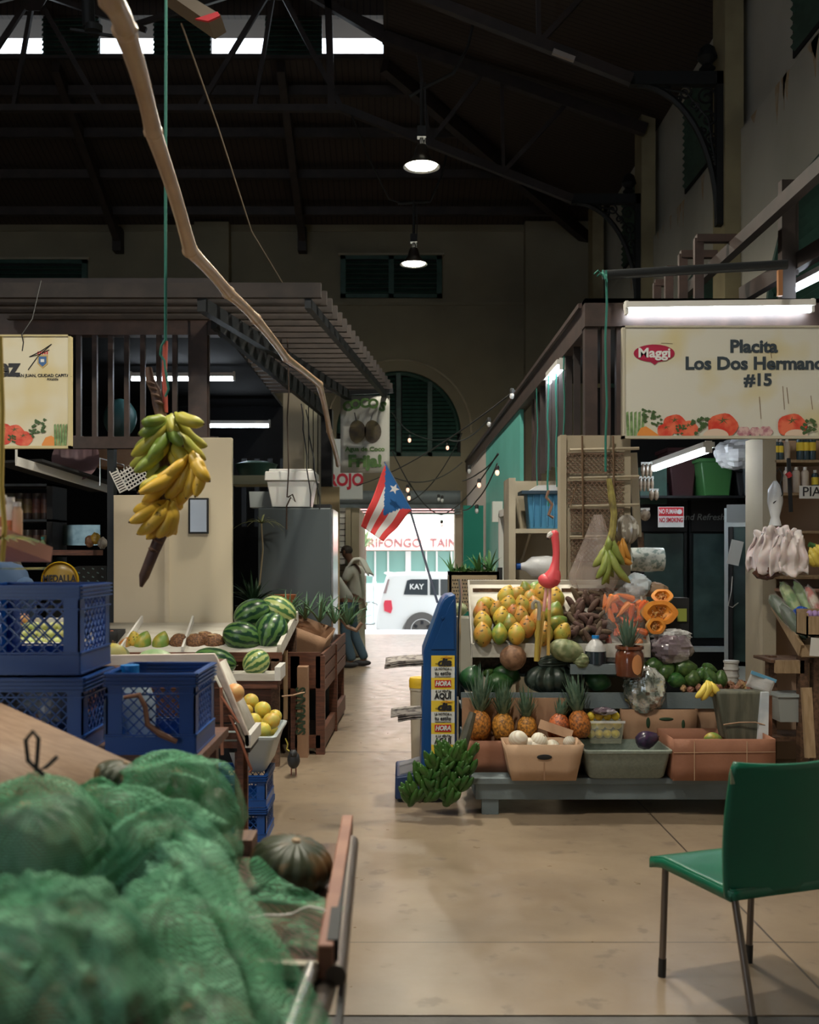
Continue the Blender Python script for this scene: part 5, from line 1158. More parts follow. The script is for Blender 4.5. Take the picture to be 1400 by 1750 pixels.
def pro_papaya(m): return mk('papaya', 'papaya', [('skin', MB().lathe(papaya_prof(), n=20, cap=True), m), ('stem', MB().lathe([(.05, .62), (.04, .655), (.01, .655)], n=8), 'brownwood')])
pp, pg, pd = pro_papaya(pap), pro_papaya(papg), pro_papaya(papd)
def ribbed(nm, m, ribs=12, flat=.72, dep=.09, cat='pumpkin', stemm='brownwood', sh=.09):
    f = lambda d, a, th: (1-dep*abs(math.cos(a*ribs/2))**3*math.sin(th))*(1-.12*abs(d.z)**3)
    return mk(nm, cat, [('rind', MB().ell((0, 0, 0), (.5, .5, .5*flat), nu=72, nv=20, fn=f), m), ('stem', MB().lathe([(.07, .5*flat*.84), (.045, .5*flat*.88+sh*.7), (.05, .5*flat*.88+sh), (.01, .5*flat*.88+sh)], n=8), stemm)])
pk_dark = ribbed('pumpkin', mat('pumpkin_dark', (.02, .035, .028), .4, col2=(.05, .07, .055), scale=5), 14, .8, .12)
pk_mot = ribbed('pumpkin', mat('pumpkin_mottled', (.045, .055, .028), .42, col2=(.26, .13, .05), scale=2.4, mixr=(.5, .72), spec=.45), 16, .7, .07, stemm='palewood', sh=.02)
pk_pale = ribbed('squash', mat('squash_pale', (.16, .20, .09), .5, col2=(.34, .36, .20), scale=4), 10, .8, .07, 'squash')
def citrus(nm, m, cat): return mk(nm, cat, [('peel', MB().ell((0, 0, 0), (.5, .5, .47), nu=20, nv=14, fn=lambda d, a, th: 1+.01*noise.noise(d*3)), m), ('navel', MB().lathe([(.05, .455), (.03, .475), (.01, .475)], n=8), 'brownwood')])
gf = citrus('grapefruit', mat('grapefruit_peel', (.72, .52, .07), .4, col2=(.62, .58, .12), scale=3, rand=.5, bump=.1, bscale=90), 'grapefruit')
lm = citrus('lemon', mat('lemon_peel', (.75, .55, .06), .4, rand=.3, bump=.1, bscale=60), 'lemon')
av = mk('avocado', 'avocado', [('skin', MB().lathe([(.02, -.62), (.3, -.55), (.46, -.3), (.5, -.05), (.42, .2), (.3, .42), (.2, .58), (.02, .64)], n=20), mat('avo', (.03, .09, .02), .35, col2=(.07, .15, .035), scale=5, rand=.5)), ('stem', MB().lathe([(.05, .62), (.04, .68), (.01, .68)], n=6), 'brownwood')])
yc = mk('cassava_root', 'root', [('root', MB().tube([(-1.5, 0, .05), (-1.3, 0, .02), (-.7, .04, -.04), (0, 0, .0), (.7, -.05, .04), (1.3, 0, .0), (1.5, .03, -.04)], [.12, .3, .42, .48, .45, .3, .14], 10), mat('cassava', (.075, .04, .028), .7, col2=(.13, .075, .05), scale=6, bump=.5, bscale=10, rand=.6)), ('cut_end', MB().tube([(1.49, .03, -.04), (1.53, .035, -.045)], [.13, .11], 8), mat('cutend', (.5, .42, .3), .7))])
ct = mk('carrot', 'carrot', [('root', MB().tube([(-1.4, 0, 0), (-1, 0, 0), (0, .03, 0), (1, 0, 0), (1.2, 0, 0)], [.03, .2, .42, .5, .3], 9), mat('carrot', (.80, .16, .02), .4, rand=.3)), ('top', MB().tube([(1.15, 0, 0), (1.35, 0, .05)], [.12, .06], 6), 'leaf')])
def banana_mesh(ln=1., r=.13, bend=.28):
    pts = []; rs = []
    for i in range(11):
        u = i/10; pts.append((u*ln, 0, bend*4*u*(1-u)*-.5)); k = math.sin(math.pi*min(1, max(0, (u-.02)*1.0)))**.45 if 0 < u < 1 else 0
        rs.append(max(.035, r*k))
    rs[0] = .045; rs[1] = .07; rs[-1] = .03
    return MB().tube(pts, rs, 7)
# pineapple: bumped body + crown
def pineapple(crown_h, n_l, seed):
    nu, nv = 44, 26
    def fn(d, a, th):
        v = abs(math.sin(a*5+th*7))*abs(math.sin(a*5-th*7)); return 1+.07*v
    b = MB().ell((0, 0, .62), (.5, .5, .66), nu=nu, nv=nv, fn=fn); b.v = [Vector((v.x, v.y, max(.02, v.z))) for v in b.v]
    c = MB(); r_ = random.Random(seed)
    for i in range(n_l):
        u = i/n_l; a = i*2.4; sp = lerp(.75, .08, u); l_ = crown_h*lerp(.45, 1., u)*r_.uniform(.85, 1.1); d = Vector((math.cos(a), math.sin(a), 0)); s_ = Vector((-d.y, d.x, 0)); z0 = 1.2+u*.25*crown_h
        vs = []
        for j in range(6):
            q = j/5; p = d*(.12+l_*sp*.80*q**.9+.05)+Vector((0, 0, z0+l_*(q-.12*sp*q*q)*.8)); w_ = .095*(1-q)**.6; vs += [p-s_*w_, p+d*.01-Vector((0, 0, .012)), p+s_*w_]
        c.add(vs, [(3*j+k, 3*j+k+1, 3*j+k+4, 3*j+k+3) for j in range(5) for k in range(2)])
    return b, c
pin_m = mat('pineapple_skin', (.60, .21, .035), .5, col2=(.20, .075, .02), scale=9, mixr=(.4, .6), rand=.4, bump=.3, bscale=14)
crown_m = mat('pineapple_leaf', (.07, .13, .085), .45, col2=(.14, .22, .15), scale=4, rand=.4)
def pro_pine(h, n_, seed):
    b, c = pineapple(h, n_, seed); t = T('pineapple', 'x', 'pineapple'); b.build('body', pin_m, t); c.build('crown', crown_m, t); return Proto(t)

# ================================================================== RIGHT DISPLAY
t = T('display_bench', 'low grey painted timber bench carrying the fruit boxes', 'bench', (1.4, 6.5, 0))
xa, xb = P(812, 0, 6.17).x, 2.35
MB().box(xa-.02, xb, 6.12, 6.95, .185, .225).build('top_board', 'greypaint', t, world=True, bevel=.006)
MB().box(xa, xb, 6.14, 6.19, .09, .185).build('front_board', 'greypaint', t, world=True, bevel=.004)
MB().box(xa-.0, xa+.04, 6.19, 6.9, .09, .185).build('side_board', 'greypaint', t, world=True)
for x in (xa+.04, xb-.2):
    for y in (6.15, 6.8): MB().box(x, x+.1, y, y+.05, 0, .185).build('leg', 'greypaint', t, world=True)
t = T('display_steps', 'grey painted stepped shelves behind the pineapples', 'shelf', (1.3, 6.7, .22))
MB().box(.40, 2.05, 6.50, 6.72, .585, .605).build('lower_shelf', 'greypaint', t, world=True); MB().box(.40, 2.05, 6.48, 6.50, .585, P(0, 1184, 6.48).z).build('lower_lip', 'greypaint', t, world=True)
MB().box(.45, 1.72, 6.70, 6.92, .76, .78).build('upper_shelf', 'greypaint', t, world=True); MB().box(P(975, 0, 6.47).x, P(1062, 0, 6.47).x, 6.49, 6.70, P(0, 1137, 6.48).z-.02, P(0, 1137, 6.48).z).build('jug_shelf', 'greypaint', t, world=True); MB().box(P(975, 0, 6.47).x, P(1062, 0, 6.47).x, 6.47, 6.49, P(0, 1152, 6.48).z, P(0, 1135, 6.48).z).build('upper_lip', 'greypaint', t, world=True)
b = MB()
for x in (.41, 1.2, 2.0): b.box(x, x+.04, 6.52, 6.56, .225, .585); b.box(x if x < 1.9 else 1.66, (x if x < 1.9 else 1.66)+.04, 6.88, 6.92, .225, .76)
for o_ in [b.build('upright', 'greypaint', t, world=True)]: pass
MB().box(.42, 2.0, 6.60, 6.62, .3, .55).build('back_panel', 'steel_dark', t, world=True)
MB().box(.40, .44, 6.5, 6.6, .225, .45).build('side_cleat', 'greypaint', t, world=True)
# tilted white trays
def tray(label, px0, px1, parts=None):
    Yf, Yb = 6.60, 6.90; zf, zb = P(0, 1118, Yf).z, P(0, 1000, Yb).z
    xa, xb = P(px0, 0, Yf).x, P(px1, 0, Yf).x
    t = T('produce_tray', label, 'tray', ((xa+xb)/2, Yf, zf))
    MB().add([(xa, Yf, zf), (xb, Yf, zf), (xb, Yb, zb), (xa, Yb, zb)], [(0, 1, 2, 3)]).build('bottom', 'whitewood', t, world=True, solid=.014)
    MB().box(xa-.005, xb+.005, Yf-.02, Yf, zf-.02, zf+.07).build('front_rail', 'whitewood', t, world=True, bevel=.003)
    MB().box(xa-.005, xb+.005, Yb, Yb+.014, zb-.02, P(0, 991, Yb).z).build('back_rail', 'whitewood', t, world=True, bevel=.003)
    for x in (xa-.012, xb): MB().prism([(Yf-.015, zf-.02), (Yf-.015, zf+.07), (Yb, P(0, 991, Yb).z), (Yb+.01, zb-.03)], x, x+.012, 'x').build('side_rail', 'whitewood', t, world=True)
    MB().box(xa+.02, xb-.02, Yb-.04, Yb, .78, zb-.02).build('rear_support', 'brownwood', t, world=True); MB().box(xa+.02, xb-.02, Yf+.12, Yf+.14, .78, zf+.1).build('front_support', 'brownwood', t, world=True)
tray('white slatted tray of ripe papayas tipped towards the aisle', 808, 962); tray('white tray of brown cassava roots beside the papaya tray', 966, 1108)
def tray_pos(px, py, off=.055):
    u = (1092-py)/90.; Yc = 6.60+.30*u-off; return P(px, py, Yc)
rows = [('bottom', [(825, 1084, 31, 0, 0), (854, 1083, 27, 0, 1), (883, 1083, 29, 0, 0), (930, 1083, 31, .1, 0), (961, 1082, 29, .5, 0)]),
        ('second', [(825, 1064, 31, 0, 0), (871, 1066, 26, 0, 1), (901, 1071, 28, 0, 0), (952, 1067, 30, 1.0, 1), (918, 1060, 28, 0, 0)]),
        ('third', [(823, 1048, 29, 0, 0), (857, 1055, 28, .2, 0), (890, 1054, 28, 0, 0), (947, 1049, 32, .3, 1), (938, 1036, 28, 0, 0)]),
        ('fourth', [(832, 1033, 26, 1.5, 0), (848, 1043, 26, .4, 0), (877, 1046, 24, 0, 0), (869, 1033, 27, .1, 0), (915, 1040, 32, -.2, 0), (893, 1035, 27, -.2, 0)]),
        ('fifth', [(866, 1019, 30, .4, 0), (905, 1023, 26, .2, 0), (884, 1016, 26, .9, 0), (949, 1023, 31, 0, 0), (926, 1015, 28, -.3, 0)]),
        ('top', [(899, 1008, 22, -.3, 1), (914, 1008, 24, .5, 1)])]
for rn, its in rows:
    its2 = sorted(its, key=lambda a: a[0])
    for i, (px, py, wd, rt, gr) in enumerate(its2):
        p = tray_pos(px, py, .045+rnd.uniform(0, .02))
        (pg if gr else pp).place(p, '%s papaya, %s from the left in the %s row of the white tray' % ('green-flushed' if gr else 'ripe orange', ordn(i), rn), rot=(math.radians(rnd.uniform(-25, 5)), rt, rnd.uniform(-1, 1)), scale=L(wd*1.1, p.y), group='papayas in the white tray')
k = 0
ROOTS = [(rnd.uniform(968, 1046), rnd.uniform(1012, 1090), rnd.uniform(24, 36), rnd.uniform(-1.4, 1.4), rnd.uniform(10, 13)) for _ in range(46)]
for (px, py, ln, rt, wd) in tuple(ROOTS)+((985, 1018, 34, 1.0, 11), (976, 1030, 26, .9, 12), (990, 1040, 32, -1.1, 12), (1002, 1052, 44, 0.02, 11), (1015, 1035, 30, -.9, 12), (1028, 1030, 26, -1.3, 11), (990, 1070, 24, .6, 11), (976, 1057, 20, 1.0, 10), (1020, 1055, 30, .1, 10), (1035, 1050, 26, -.3, 10), (1000, 1078, 24, -.4, 11), (1014, 1076, 22, .5, 11), (1030, 1068, 26, -.5, 12), (1034, 1080, 26, .05, 11), (1044, 1042, 24, -.8, 10), (980, 1045, 24, 1.4, 10), (1008, 1065, 24, -1.2, 10), (1046, 1066, 22, .8, 10), (1042, 1024, 24, -.3, 10), (1003, 1022, 28, 1.3, 11), (1018, 1014, 26, .3, 10)):
    k += 1; p = tray_pos(px, py, .02+rnd.uniform(0, .03) if k < 47 else .055)
    yc.place(p, 'brown cassava root lying crosswise on top of the heap' if k == 50 else 'brown cassava root in the heap between papayas and carrots', rot=(rnd.uniform(0, 3), rt, rnd.uniform(-.25, .25)), scale=(L(ln/3., p.y), L(wd, p.y), L(wd, p.y)), group='cassava roots' if k != 50 else None)
# lower tier fruit
def on(pro, px, py, Y, wpx, label, rot=(0, 0, 0), k=(1, 1, 1), group=None, name=None, cat=None):
    s_ = L(wpx, Y); o = pro.place(P(px, py, Y), label, rot, (s_*k[0], s_*k[1], s_*k[2]), group, cat)
    if name: o.name = name
    return o
on(pd, 806, 1159, 6.6, 45, 'big dark green unripe papaya at the left end of the grey step', (0, .3, 0), (1, 1, .8))
on(pd, 866, 1153, 6.66, 44, 'dark green unripe papaya lying behind the pineapple crowns', (0, 1.9, .2), (1, 1, .9)); on(pd, 853, 1169, 6.56, 44, 'dusty green unripe papaya just behind the second pineapple', (0, 1.3, 0), (1, 1, .9))
on(pd, 1022, 1163, 6.58, 40, 'green unripe papaya right of the big dark pumpkin', (0, 1.9, .1), (1, 1, .95)); on(av, 835, 1149, 6.65, 17, 'small lime green fruit between the unripe papayas', (0, 1, 0))
on(pk_dark, 944, 1160, 6.62, 100, 'big blackish ribbed pumpkin in the middle of the grey step', (0, 0, .3), (1, .75, .72))
mam = mk('jicama', 'root', [('skin', MB().ell((0, 0, 0), (.5, .5, .48), fn=lambda d, a, th: 1+.05*noise.noise(d*2)), mat('jic', (.30, .16, .09), .7, col2=(.16, .08, .045), scale=5, mixr=(.4, .65), bump=.2, bscale=12))])
on(mam, 877, 1124, 6.55, 46, 'round brown mottled root hanging over the step below the papaya tray')
on(pk_pale, 968, 1112, 6.52, 58, 'pale green striped squash behind the big dark pumpkin', (0, .25, .2), (1.05, .8, .95)); on(pk_pale, 993, 1130, 6.5, 36, 'squash with an orange-tinged end lying right of the flamingo legs', (0, 1.5, .4), (.8, .8, 1.1))
on(pk_dark, 948, 1131, 6.6, 40, 'small smooth dark green squash lying on the big pumpkin', (0, 1.5, .2), (.7, .7, 2.1))
# jug of dark liquid
t = T('liquid_jug', 'clear jug half full of dark liquid with a blue cap', 'jug', P(1018, 1137, 6.53))
MB().lathe([(.055, 0), (.068, .01), (.068, .09)], n=20).build('liquid', mat('liq', (.02, .03, .04), .15, spec=.8), t); MB().lathe([(.066, .092), (.06, .12), (.035, .155), (.022, .165), (.022, .175)], n=20).build('jug_body', 'cloudplastic', t); MB().lathe([(.024, .172), (.024, .19), (.01, .19)], n=12).build('cap', 'blue_light', t)
# clay jar with pineapple crown
t = T('clay_jar', 'glossy brown clay jar with a painted pale oval patch beside the carrots', 'jar', P(1076, 1157, 6.42))
MB().lathe([(.07, 0), (.083, .01), (.09, .09), (.086, .15), (.075, .17), (.088, .178), (.088, .195), (.07, .195), (.07, .17)], n=26).build('jar_body', mat('jar', (.16, .045, .02), .15, col2=(.10, .03, .015), scale=4, spec=.8), t)
b = MB().grid(lambda u, v: Vector((.091*math.sin(.35+(u-.5)*.9*math.sqrt(max(0, 1-(2*v-1)**2))*.9), -.091*math.cos(.35+(u-.5)*.9*math.sqrt(max(0, 1-(2*v-1)**2))*.9), .02+.13*v)), 10, 10); b.build('painted_highlight', mat('highlight', (.62, .26, .10), .3), t)  # highlight on the glaze, painted as a pale oval
pinA, pinB, pinC = pro_pine(1.9, 44, 1), pro_pine(1.55, 40, 2), pro_pine(.95, 28, 3)
cr = T('pineapple_top', 'loose pineapple crown standing on the clay jar', 'pineapple', P(1074, 1106, 6.42)); _, c_ = pineapple(1.5, 30, 9); s_ = .085
s_ = .145; c_.xf(Matrix.Scale(s_, 4) @ Matrix.Translation((0, 0, -1.2))); c_.build('leaves', crown_m, cr); MB().lathe([(.02, -.005), (.022, .02), (.01, .03)], n=8).build('stub', 'palewood', cr)
# carrots in a bag
i = 0
CARR = [(rnd.uniform(1038, 1098), rnd.uniform(1024, 1118), rnd.uniform(-1.5, 1.5), rnd.uniform(28, 36)) for _ in range(30)]
for (px, py, rt, ln) in tuple(CARR)+((1035, 1030, 1.5, 30), (1043, 1050, 1.3, 34), (1058, 1030, .7, 34), (1070, 1020, .3, 34), (1066, 1042, -.8, 34), (1085, 1035, -.5, 30), (1082, 1055, 1.2, 36), (1052, 1072, 1.4, 34), (1068, 1070, 1.0, 30), (1092, 1050, 1.4, 30), (1094, 1078, .3, 30), (1080, 1088, 1.4, 34), (1098, 1098, 1.3, 30), (1040, 1092, 1.5, 30)):
    i += 1; p = P(px, py, 6.72-.04*(i % 3)); ct.place(p, 'orange carrot in the clear bag beside the cassava roots', (rnd.uniform(0, 3), rt, rnd.uniform(-.3, .3)), (L(ln/2.6, 6.7), L(12, 6.7), L(12, 6.7)), 'carrots in the clear bag')
b = MB()
def bagf(u, v):
    a = u*2*math.pi; k = noise.noise(Vector((math.cos(a)*2, math.sin(a)*2, v*3)))*.15+1; w_ = lerp(.165, .13, v)*k
    return P(1068, 1130, 6.66)+Vector((w_*math.cos(a), .11*math.sin(a)*k, v*.46+.03*noise.noise(Vector((u*5, v*4, 1)))+(.04*math.sin(a*3) if v > .95 else 0)))
b.grid(bagf, 36, 16); tag(b.build('produce_bag', 'clearplastic'), 'tall clear plastic bag holding the carrots', 'bag')
# cut pumpkins
def cutp(px, py, Y, wpx, hpx, label, rz=0, tilt=0):
    t = T('cut_pumpkin', label, 'pumpkin', P(px, py, Y), rot=(tilt, 0, rz)); rx, rz_ = L(wpx/2, Y), L(hpx/2, Y)
    b = MB(); n_ = 30
    def ring(k, y, wob=0): return [Vector((rx*k*math.cos(2*math.pi*i/n_)*(1+.03*math.cos(i*2*math.pi/n_*6)+wob*noise.noise(Vector((i*.9, k, 0)))), y, rz_*k*math.sin(2*math.pi*i/n_)*(1+.03*math.cos(i*2*math.pi/n_*6)))) for i in range(n_)]
    def skin_rings(rs): return [v for r in rs for v in r], [(i*n_+j, i*n_+(j+1) % n_, (i+1)*n_+(j+1) % n_, (i+1)*n_+j) for i in range(len(rs)-1) for j in range(n_)]
    v, f = skin_rings([ring(1, 0), ring(1.02, rx*.2), ring(.9, rx*.5), ring(.5, rx*.75), ring(.02, rx*.8)]); b.add(v, f); b.build('rind', mat('rindo', (.45, .28, .10), .4), t)
    b = MB(); v, f = skin_rings([ring(1, 0), ring(.68, -.003), ring(.60, .012, .1), ring(.3, .03, .2), ring(.02, .035)]); b.add(v, f); b.build('flesh', mat('flesh', (.85, .33, .04), .5, col2=(.75, .24, .03), scale=12), t)
    b = MB(); r_ = random.Random(px)
    for i in range(46):
        a = r_.uniform(0, 6.28); q = r_.uniform(.05, .58); b.ell((rx*q*math.cos(a), .008+r_.uniform(0, .02), rz_*q*math.sin(a)), (.009, .005, .005), (0, r_.uniform(0, 3), 0), 6, 4)
    b.build('seeds', mat('seedm', (.42, .13, .03), .5, col2=(.6, .35, .12), scale=40), t)['kind'] = 'stuff'
cutp(1128, 1047, 6.6, 64, 42, 'large halved orange pumpkin showing its seeds', .1, -.15); cutp(1122, 1070, 6.55, 36, 28, 'smaller halved pumpkin below the large one', .3, -.1); cutp(1132, 1018, 6.68, 36, 26, 'cut pumpkin wedge standing above the large halved pumpkin', -.3, -.5)
crumple('wrapped_produce', P(1148, 1108, 6.6), (.135, .09, .10), 'purple produce wrapped in shiny crumpled plastic below the cut pumpkins', mat('wrapp', (.17, .13, .15), .2, col2=(.5, .46, .48), scale=7, mixr=(.5, .62), spec=.9, bump=1, bscale=14), seed=12, amp=.14, nu=30, nv=20, fac=True)
crumple('plastic_film', P(1148, 1085, 6.62), (.12, .07, .035), 'white translucent film gathered over the wrapped purple produce', 'cloudplastic', seed=14, amp=.3, fac=True)
t = T('printed_carton', 'black carton with a green picture and white lettering behind the cut pumpkin', 'box', P(1165, 1090, 6.9)); t.location.z = .78
MB().box(P(1140, 0, 6.8).x, P(1178, 0, 6.8).x, 6.8, 6.95, .78, P(0, 1022, 6.8).z).build('box_body', 'dark', t, world=True); MB().box(P(1158, 0, 6.79).x, P(1174, 0, 6.79).x, 6.79, 6.8, P(0, 1062, 6.8).z, P(0, 1040, 6.8).z).build('picture', mat('pic', (.35, .40, .08), .5), t, world=True)
crumple('blue_white_bag', P(1090, 1000, 6.85), (.085, .06, .075), 'pale blue and white crumpled bag above the carrots', mat('bwb', (.6, .68, .74), .35, col2=(.35, .5, .62), scale=6, mixr=(.5, .6)), seed=20); crumple('clear_lump', P(1118, 1008, 6.88), (.09, .05, .05), 'brownish wrapped packet above the cut pumpkins', mat('brp', (.3, .2, .13), .4), 'packet', seed=22)
for (px, py, wd, rt, lb, k_) in ((1121, 1138, 31, 1.4, 'avocado at the top left of the green pile', 1), (1138, 1148, 30, .9, 'avocado in front of the top left one in the green pile', 1), (1157, 1163, 27, 1.9, 'avocado at the bottom left of the green pile', 1), (1172, 1142, 33, 1.6, 'largest avocado at the back of the green pile', 1), (1184, 1159, 29, .2, 'round dark avocado at the front of the green pile', .8), (1199, 1151, 22, .7, 'small avocado half hidden in the middle of the green pile', 1), (1213, 1143, 18, 2.0, 'slim avocado at the back right of the green pile', 1.3), (1213, 1158, 27, -.5, 'dark shiny long-necked avocado above the yellow bananas', 1.15), (1232, 1160, 24, .1, 'yellowish avocado at the right end of the green pile', 1)):
    on(av, px, py, 6.6-.002*(py-1138), wd, lb, (0, rt, .2), (1, 1, k_))
# pineapple box and pineapples
t = carton('fruit_carton', 'wide red-brown carton with the row of pineapples standing in it', P(794, 0, 6.28).x, P(992, 0, 6.28).x, 6.28, 6.46, .226, P(0, 1266, 6.28).z, 'card_red', hole=False)
MB().box(-.36, .30, .085, .092, .15, .43).build('raised_flap', 'card', t)
for i, (px, py, wd, pro, tl, lb) in enumerate(((818, 1266, 38, pinA, .05, 'pineapple at the left end of the row of five'), (860, 1266, 37, pinB, 0, 'second pineapple from the left in the row of five'), (902, 1266, 33, pinB, .04, 'middle pineapple of the row of five'), (950, 1266, 36, pinC, -.32, 'leaning short-crowned pineapple behind the torn carton'), (994, 1262, 37, pinA, -.22, 'pineapple with the tallest crown at the right of the row'))):
    Yp = 6.37; s_ = L(wd, Yp); z0 = P(px, py, Yp); z0.z = max(.29, z0.z); pro.place(z0, lb, (0, tl, i*1.3), (s_, s_, s_*1.02 if i else s_*1.1))
# carton of white gourds (nearest), tub, big carton, middle carton
t = carton('fruit_carton', 'light brown open carton of round white onions at the front of the bench', P(876, 0, 6.05).x, P(984, 0, 6.05).x, 6.05, 6.26, .226, P(0, 1272, 6.05).z, 'card_light', flare=.045)
MB().box(-.11, .10, 0, .006, 0, .06).xf(Matrix.Translation((.10, .12, .235)) @ Matrix.Rotation(-.5, 4, 'X') @ Matrix.Rotation(.35, 4, 'Y')).build('torn_flap', 'card', t)
on_m = mat('white_onion', (.72, .66, .55), .4, sub=.05); n_ = on_m
wave_mix(on_m, (.76, .72, .62), (.68, .61, .49), 2.2, 'X', .6, .3, .9)
onp = mk('white_onion', 'onion', [('skin', MB().ell((0, 0, 0), (.5, .5, .44), nu=22, nv=14), on_m), ('root_tip', MB().lathe([(.06, .42), (.03, .5), (.01, .5)], n=8), 'palewood')])
for (px, py, wd, lb) in ((886, 1264, 34, 'large white onion at the left in the light carton'), (905, 1271, 22, 'small white onion second from the left in the light carton'), (922, 1266, 30, 'white onion in the middle of the light carton'), (918, 1275, 34, 'white onion at the front of the light carton by its rim'), (945, 1276, 26, 'white onion right of the middle in the light carton'), (973, 1268, 22, 'yellowish onion at the right in the light carton')):
    on(onp, px, py, 6.17, wd, lb, (.5, .6, px*.3))
tub('produce_tub', 'long sage grey plastic tub on the front of the bench', P(999, 0, 6.08).x, P(1146, 0, 6.08).x, 6.06, 6.42, .226, P(0, 1282, 6.06).z, 'sagetub')
avp = mk('avocado', 'avocado', [('skin', MB().lathe([(.02, -.62), (.3, -.55), (.46, -.3), (.5, -.05), (.42, .2), (.3, .42), (.2, .58), (.02, .64)], n=20), mat('avop', (.02, .016, .04), .3, col2=(.05, .02, .06), scale=5)), ('stem', MB().lathe([(.05, .62), (.04, .68), (.01, .68)], n=6), 'brownwood')])
on(avp, 1106, 1264, 6.2, 32, 'dark purple avocado on the right rim of the sage tub', (0, 1.3, 0), (1, 1, 1), cat='avocado')
t = carton('fruit_carton', 'wide reddish brown carton at the right end of the bench', P(1151, 0, 6.05).x, P(1325, 0, 6.05).x, 6.05, 6.42, .226, P(0, 1263, 6.05).z, 'card_red', hole=False)
b = MB(); b.box(-.18, -.176, -.193, -.189, 0, .23); b.box(.13, .134, -.193, -.189, 0, .23); b.bar((-.3, -.192, .165), (.3, -.192, .17), .003); b.build('crease', 'card_light', t)
on(pg, 1219, 1262, 6.2, 22, 'pale green mango showing over the rim of the reddish carton', (0, 1.6, 0), (1, 1, 1.1), cat='mango', name='mango')
t = carton('fruit_carton', 'torn brown carton behind the sage tub with the silver bag in it', P(1068, 0, 6.45).x, P(1186, 0, 6.45).x, 6.45, 6.49+.0, .28, P(0, 1212, 6.45).z, 'card', flare=.02, hole=False)
for i, (px, py) in enumerate(((1108, 1235), (1139, 1229), (1168, 1238))): MB().ell(P(px, py, 6.44)-wloc(t), ((.013, .046, .011)[i], .004, (.034, .011, .03)[i])).build('vent_hole', mat('vent', (.02, .05, .02), .6), t)
t = carton('ginger_carton', 'brown carton heaped with ginger under the yellow bananas', P(1166, 0, 6.46).x, P(1310, 0, 6.46).x, 6.5, 6.74, .226, P(0, 1198, 6.46).z, 'card', hole=False, flare=.01)
gg = mk('ginger_piece', 'ginger', [('root', MB().ell((0, 0, 0), (.5, .4, .36), fn=lambda d, a, th: 1+.45*noise.noise(d*2.3)), mat('ginger', (.42, .24, .13), .7, col2=(.30, .15, .08), scale=6, rand=.6))])
for i in range(44):
    px = 1166+i*3.1+rnd.uniform(-2, 2); py = 1180-rnd.uniform(0, 12)+(6 if i < 10 else 0)
    gg.place(P(px, py, 6.6+rnd.uniform(-.09, .09)), 'knobbly piece of ginger heaped in the carton beneath the bananas', (rnd.uniform(0, 3), rnd.uniform(0, 3), rnd.uniform(0, 3)), L(rnd.uniform(11, 17), 6.6), 'ginger heaped in the carton')
crumple('foil_bag', P(1102, 1180, 6.48), (.135, .08, .15), 'crumpled silver plastic bag standing in the torn carton', mat('foil', (.72, .74, .72), .2, metal=.75, col2=(.22, .26, .24), scale=14, mixr=(.45, .58), bump=1, bscale=26, spec=1), seed=30, amp=.16, nu=30, nv=20, fac=True)
t = T('paper_sack', 'dark greenish paper sack tied round with pale string in the reddish carton', 'sack', P(1262, 1262, 6.35))
frb = MB(); frustum(frb, .10, .155, .08, .07, 0, .30); frb.build('sack_body', mat('sackm', (.075, .078, .055), .7, col2=(.13, .125, .09), scale=4, stretch=(6, 6, 1), bump=.5, bscale=6), t, bevel=.015)
b = MB().prism([(.085, 0), (.15, .02), (.155, .3), (.11, .3)], -.1, -.075); b.build('white_lining', mat('lining', (.5, .56, .62), .4, col2=(.72, .75, .78), scale=6), t)
MB().tube([(-.12, -.088, .10), (-.03, -.092, .115), (.07, -.105, .118), (.13, -.10, .10)], .004, 5).build('string', 'card_light', t)
t = T('zip_bag', 'clear zip bag with a blue closure on top of the paper sack', 'bag', P(1295, 1180, 6.4), rot=(.1, .35, 0))
MB().grid(lambda u, v: Vector((-.08+u*.16, .01*math.sin(u*6), v*.09)), 8, 4).build('bag_body', 'cloudplastic', t, solid=.004); MB().box(-.08, .085, -.006, .006, .085, .105).build('zip', mat('zip', (.15, .40, .62), .3), t)
tag(MB().box(P(1302, 0, 6.5).x, P(1317, 0, 6.5).x, 6.47, 6.476, .23, P(0, 1188, 6.5).z).build('carton_flap', 'card_red'), 'upright reddish cardboard piece right of the paper sack', 'cardboard')
# lemons in a clear punnet
t = T('lemon_punnet', 'clear plastic punnet of lemons between the pineapples and the torn carton', 'punnet', P(1032, 1262, 6.44))
b = MB(); frustum(b, L(26, 6.44), L(31, 6.44), .06, .075, -.02, .115); b.f = [f for i_, f in enumerate(b.f) if i_ != 1]; b.mi = b.mi[:len(b.f)]; b.build('punnet_body', mat('punnet', (.75, .75, .6), .15, alpha=.22, spec=.9), t, solid=.003); MB().box(-.118, .118, -.08, -.072, .108, .122).build('rim', 'cloudplastic', t)
for i in range(12):
    r_, c__ = divmod(i, 4); lm.place(P(1010+c__*14+(r_ % 2)*3, 1254-r_*15, 6.4+.03*(r_ == 2)), 'yellow lemon in the clear punnet', (rnd.uniform(0, 3), rnd.uniform(0, 3), 0), L(15, 6.42), 'lemons in the clear punnet')
crumple('dark_film_packet', P(1033, 1215, 6.4), (.075, .05, .022), 'dark shiny film packet lying on the punnet of lemons', mat('film', (.10, .07, .09), .15, spec=1, col2=(.4, .35, .4), scale=16, mixr=(.5, .6)), 'packet', seed=35)
